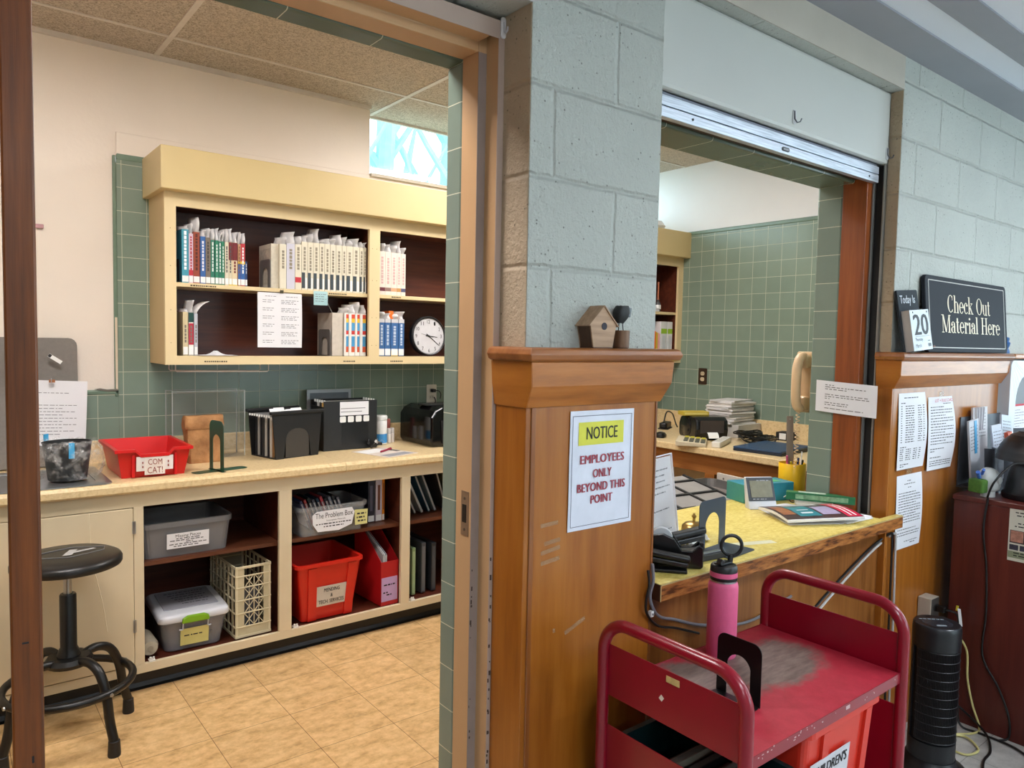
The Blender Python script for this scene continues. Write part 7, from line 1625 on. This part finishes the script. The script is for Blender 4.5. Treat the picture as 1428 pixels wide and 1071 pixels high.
# on the cart
t = thing('water_bottle', 'pink insulated water bottle with a black loop lid on the cart top', 'bottle', (0.822, -2.275, ZTOP+0.0007))
PK = mat((226, 98, 142), 0.5, 0, 0.04, 60, 0.25, 300)
MB().lathe([(0.0, 0.0), (0.0365, 0.0), (0.0385, 0.003), (0.0385, 0.188), (0.0365, 0.196), (0.0345, 0.199), (0.0345, 0.200)], (0, 0, 0), 40).build('body', PK, t, smooth=True)
MB().lathe([(0.034, 0.200), (0.034, 0.2045)], (0, 0, 0), 40).build('steel_ring', STEEL, t, smooth=True)
MB().lathe([(0.0352, 0.2048), (0.0352, 0.213)], (0, 0, 0), 40).build('black_band', BLACK, t, smooth=True)
MB().lathe([(0.0355, 0.2133), (0.0355, 0.226)], (0, 0, 0), 40).build('pink_band', PK, t, smooth=True)
lid = MB().lathe([(0.0348, 0.2262), (0.0345, 0.238), (0.031, 0.243), (0.0, 0.245)], (0, 0, 0), 40).build('lid', mat((24, 25, 27), 0.4), t, smooth=True)
MB().box(-0.028, 0.020, -0.012, 0.012, 0.2452, 0.2500).obox((-0.022, -0.004, 0.254), (0.012, 0.016, 0.014), (0, 0.5, 0)).build('spout_cover', mat((28, 29, 31), 0.4), lid, bevel=0.002)
lp = [(0.030+0.027*math.cos(a)*0.72, -0.020*math.cos(a)*0.9, 0.288+0.027*math.sin(a)) for a in [2*PI*k/28 for k in range(28)]]
MB().tube(lp, 0.0048, 8, closed=True).tube([(0.024, 0.0, 0.240), (0.026, 0.0, 0.264)], 0.006, 8).tube([(0.034, 0.004, 0.238), (0.032, 0.0, 0.262)], 0.005, 8).build('carry_loop', mat((24, 25, 27), 0.4), lid, smooth=True)
o = bookend('black bookend with an arched cut-out standing on the cart top', (0.652, -2.445, ZTOP+0.0007), -PI/2, 0.118, 0.142, 0.10, mat((12, 12, 13), 0.3), r=0.022)
# lower shelf of the cart
t = thing('storage_bin', 'orange-red bin with a white lettered card on the cart lower shelf', 'bin', (0.868, -2.42, 0.3038))
MB().tub(0.325, 0.335, 0.368, 0.84, 0.018, 0.004, 0.012, 0.016).build('body', mat((214, 52, 34), 0.35, 0, 0.03, 4), t)
for x in (-0.075, 0.105):
    MB().loft([[(x-0.014, -0.142, 0.0), (x+0.014, -0.142, 0.0), (x+0.014, -0.150, 0.0), (x-0.014, -0.150, 0.0)], [(x*1.1-0.014, -0.166, 0.345), (x*1.1+0.014, -0.166, 0.345), (x*1.1+0.014, -0.174, 0.345), (x*1.1-0.014, -0.174, 0.345)]]).build('front_rib', mat((214, 52, 34), 0.35, 0, 0.03, 4), t)
an = math.atan2(0.026, 0.352)
lb = MB().box(-0.088, 0.088, -0.0012, 0, -0.045, 0.045).build('card', mat((206, 206, 212), 0.5), t, loc=(-0.055, -0.1655, 0.240), rot=(an, 0, 0))
text("CHILDREN'S", 0.150, 0.026, INK, lb, (0, -0.002, 0.020), bold=0.02)
text('BOOKS', 0.080, 0.026, INK, lb, (0, -0.002, -0.020), bold=0.02)
t = thing('storage_tub', 'dark teal tub of books on the cart lower shelf', 'tub', (0.572, -2.42, 0.3038))
MB().tub(0.205, 0.335, 0.29, 0.90, 0.02, 0.004, 0.010, 0.014).build('body', mat((8, 42, 44), 0.4), t)
for k in range(7):
    f_ = thing('book', ordn[k]+' dark book standing in the teal tub, counted from the tub front', 'book', (0.50, -2.545+0.030*k, 0.3105), 0, 'books in the teal tub')
    MB().box(0, 0.14, 0, 0.020, 0, 0.245+0.012*(k % 3)).build('cover', mat(((40, 30, 30), (26, 30, 34), (60, 56, 40), (90, 20, 30), (30, 30, 34), (120, 110, 96), (34, 40, 36))[k], 0.4), f_)
    MB().box(0.003, 0.137, 0.003, 0.017, 0.2451+0.012*(k % 3), 0.2456+0.012*(k % 3)).build('page_edge', mat((96, 92, 86), 0.7), f_)
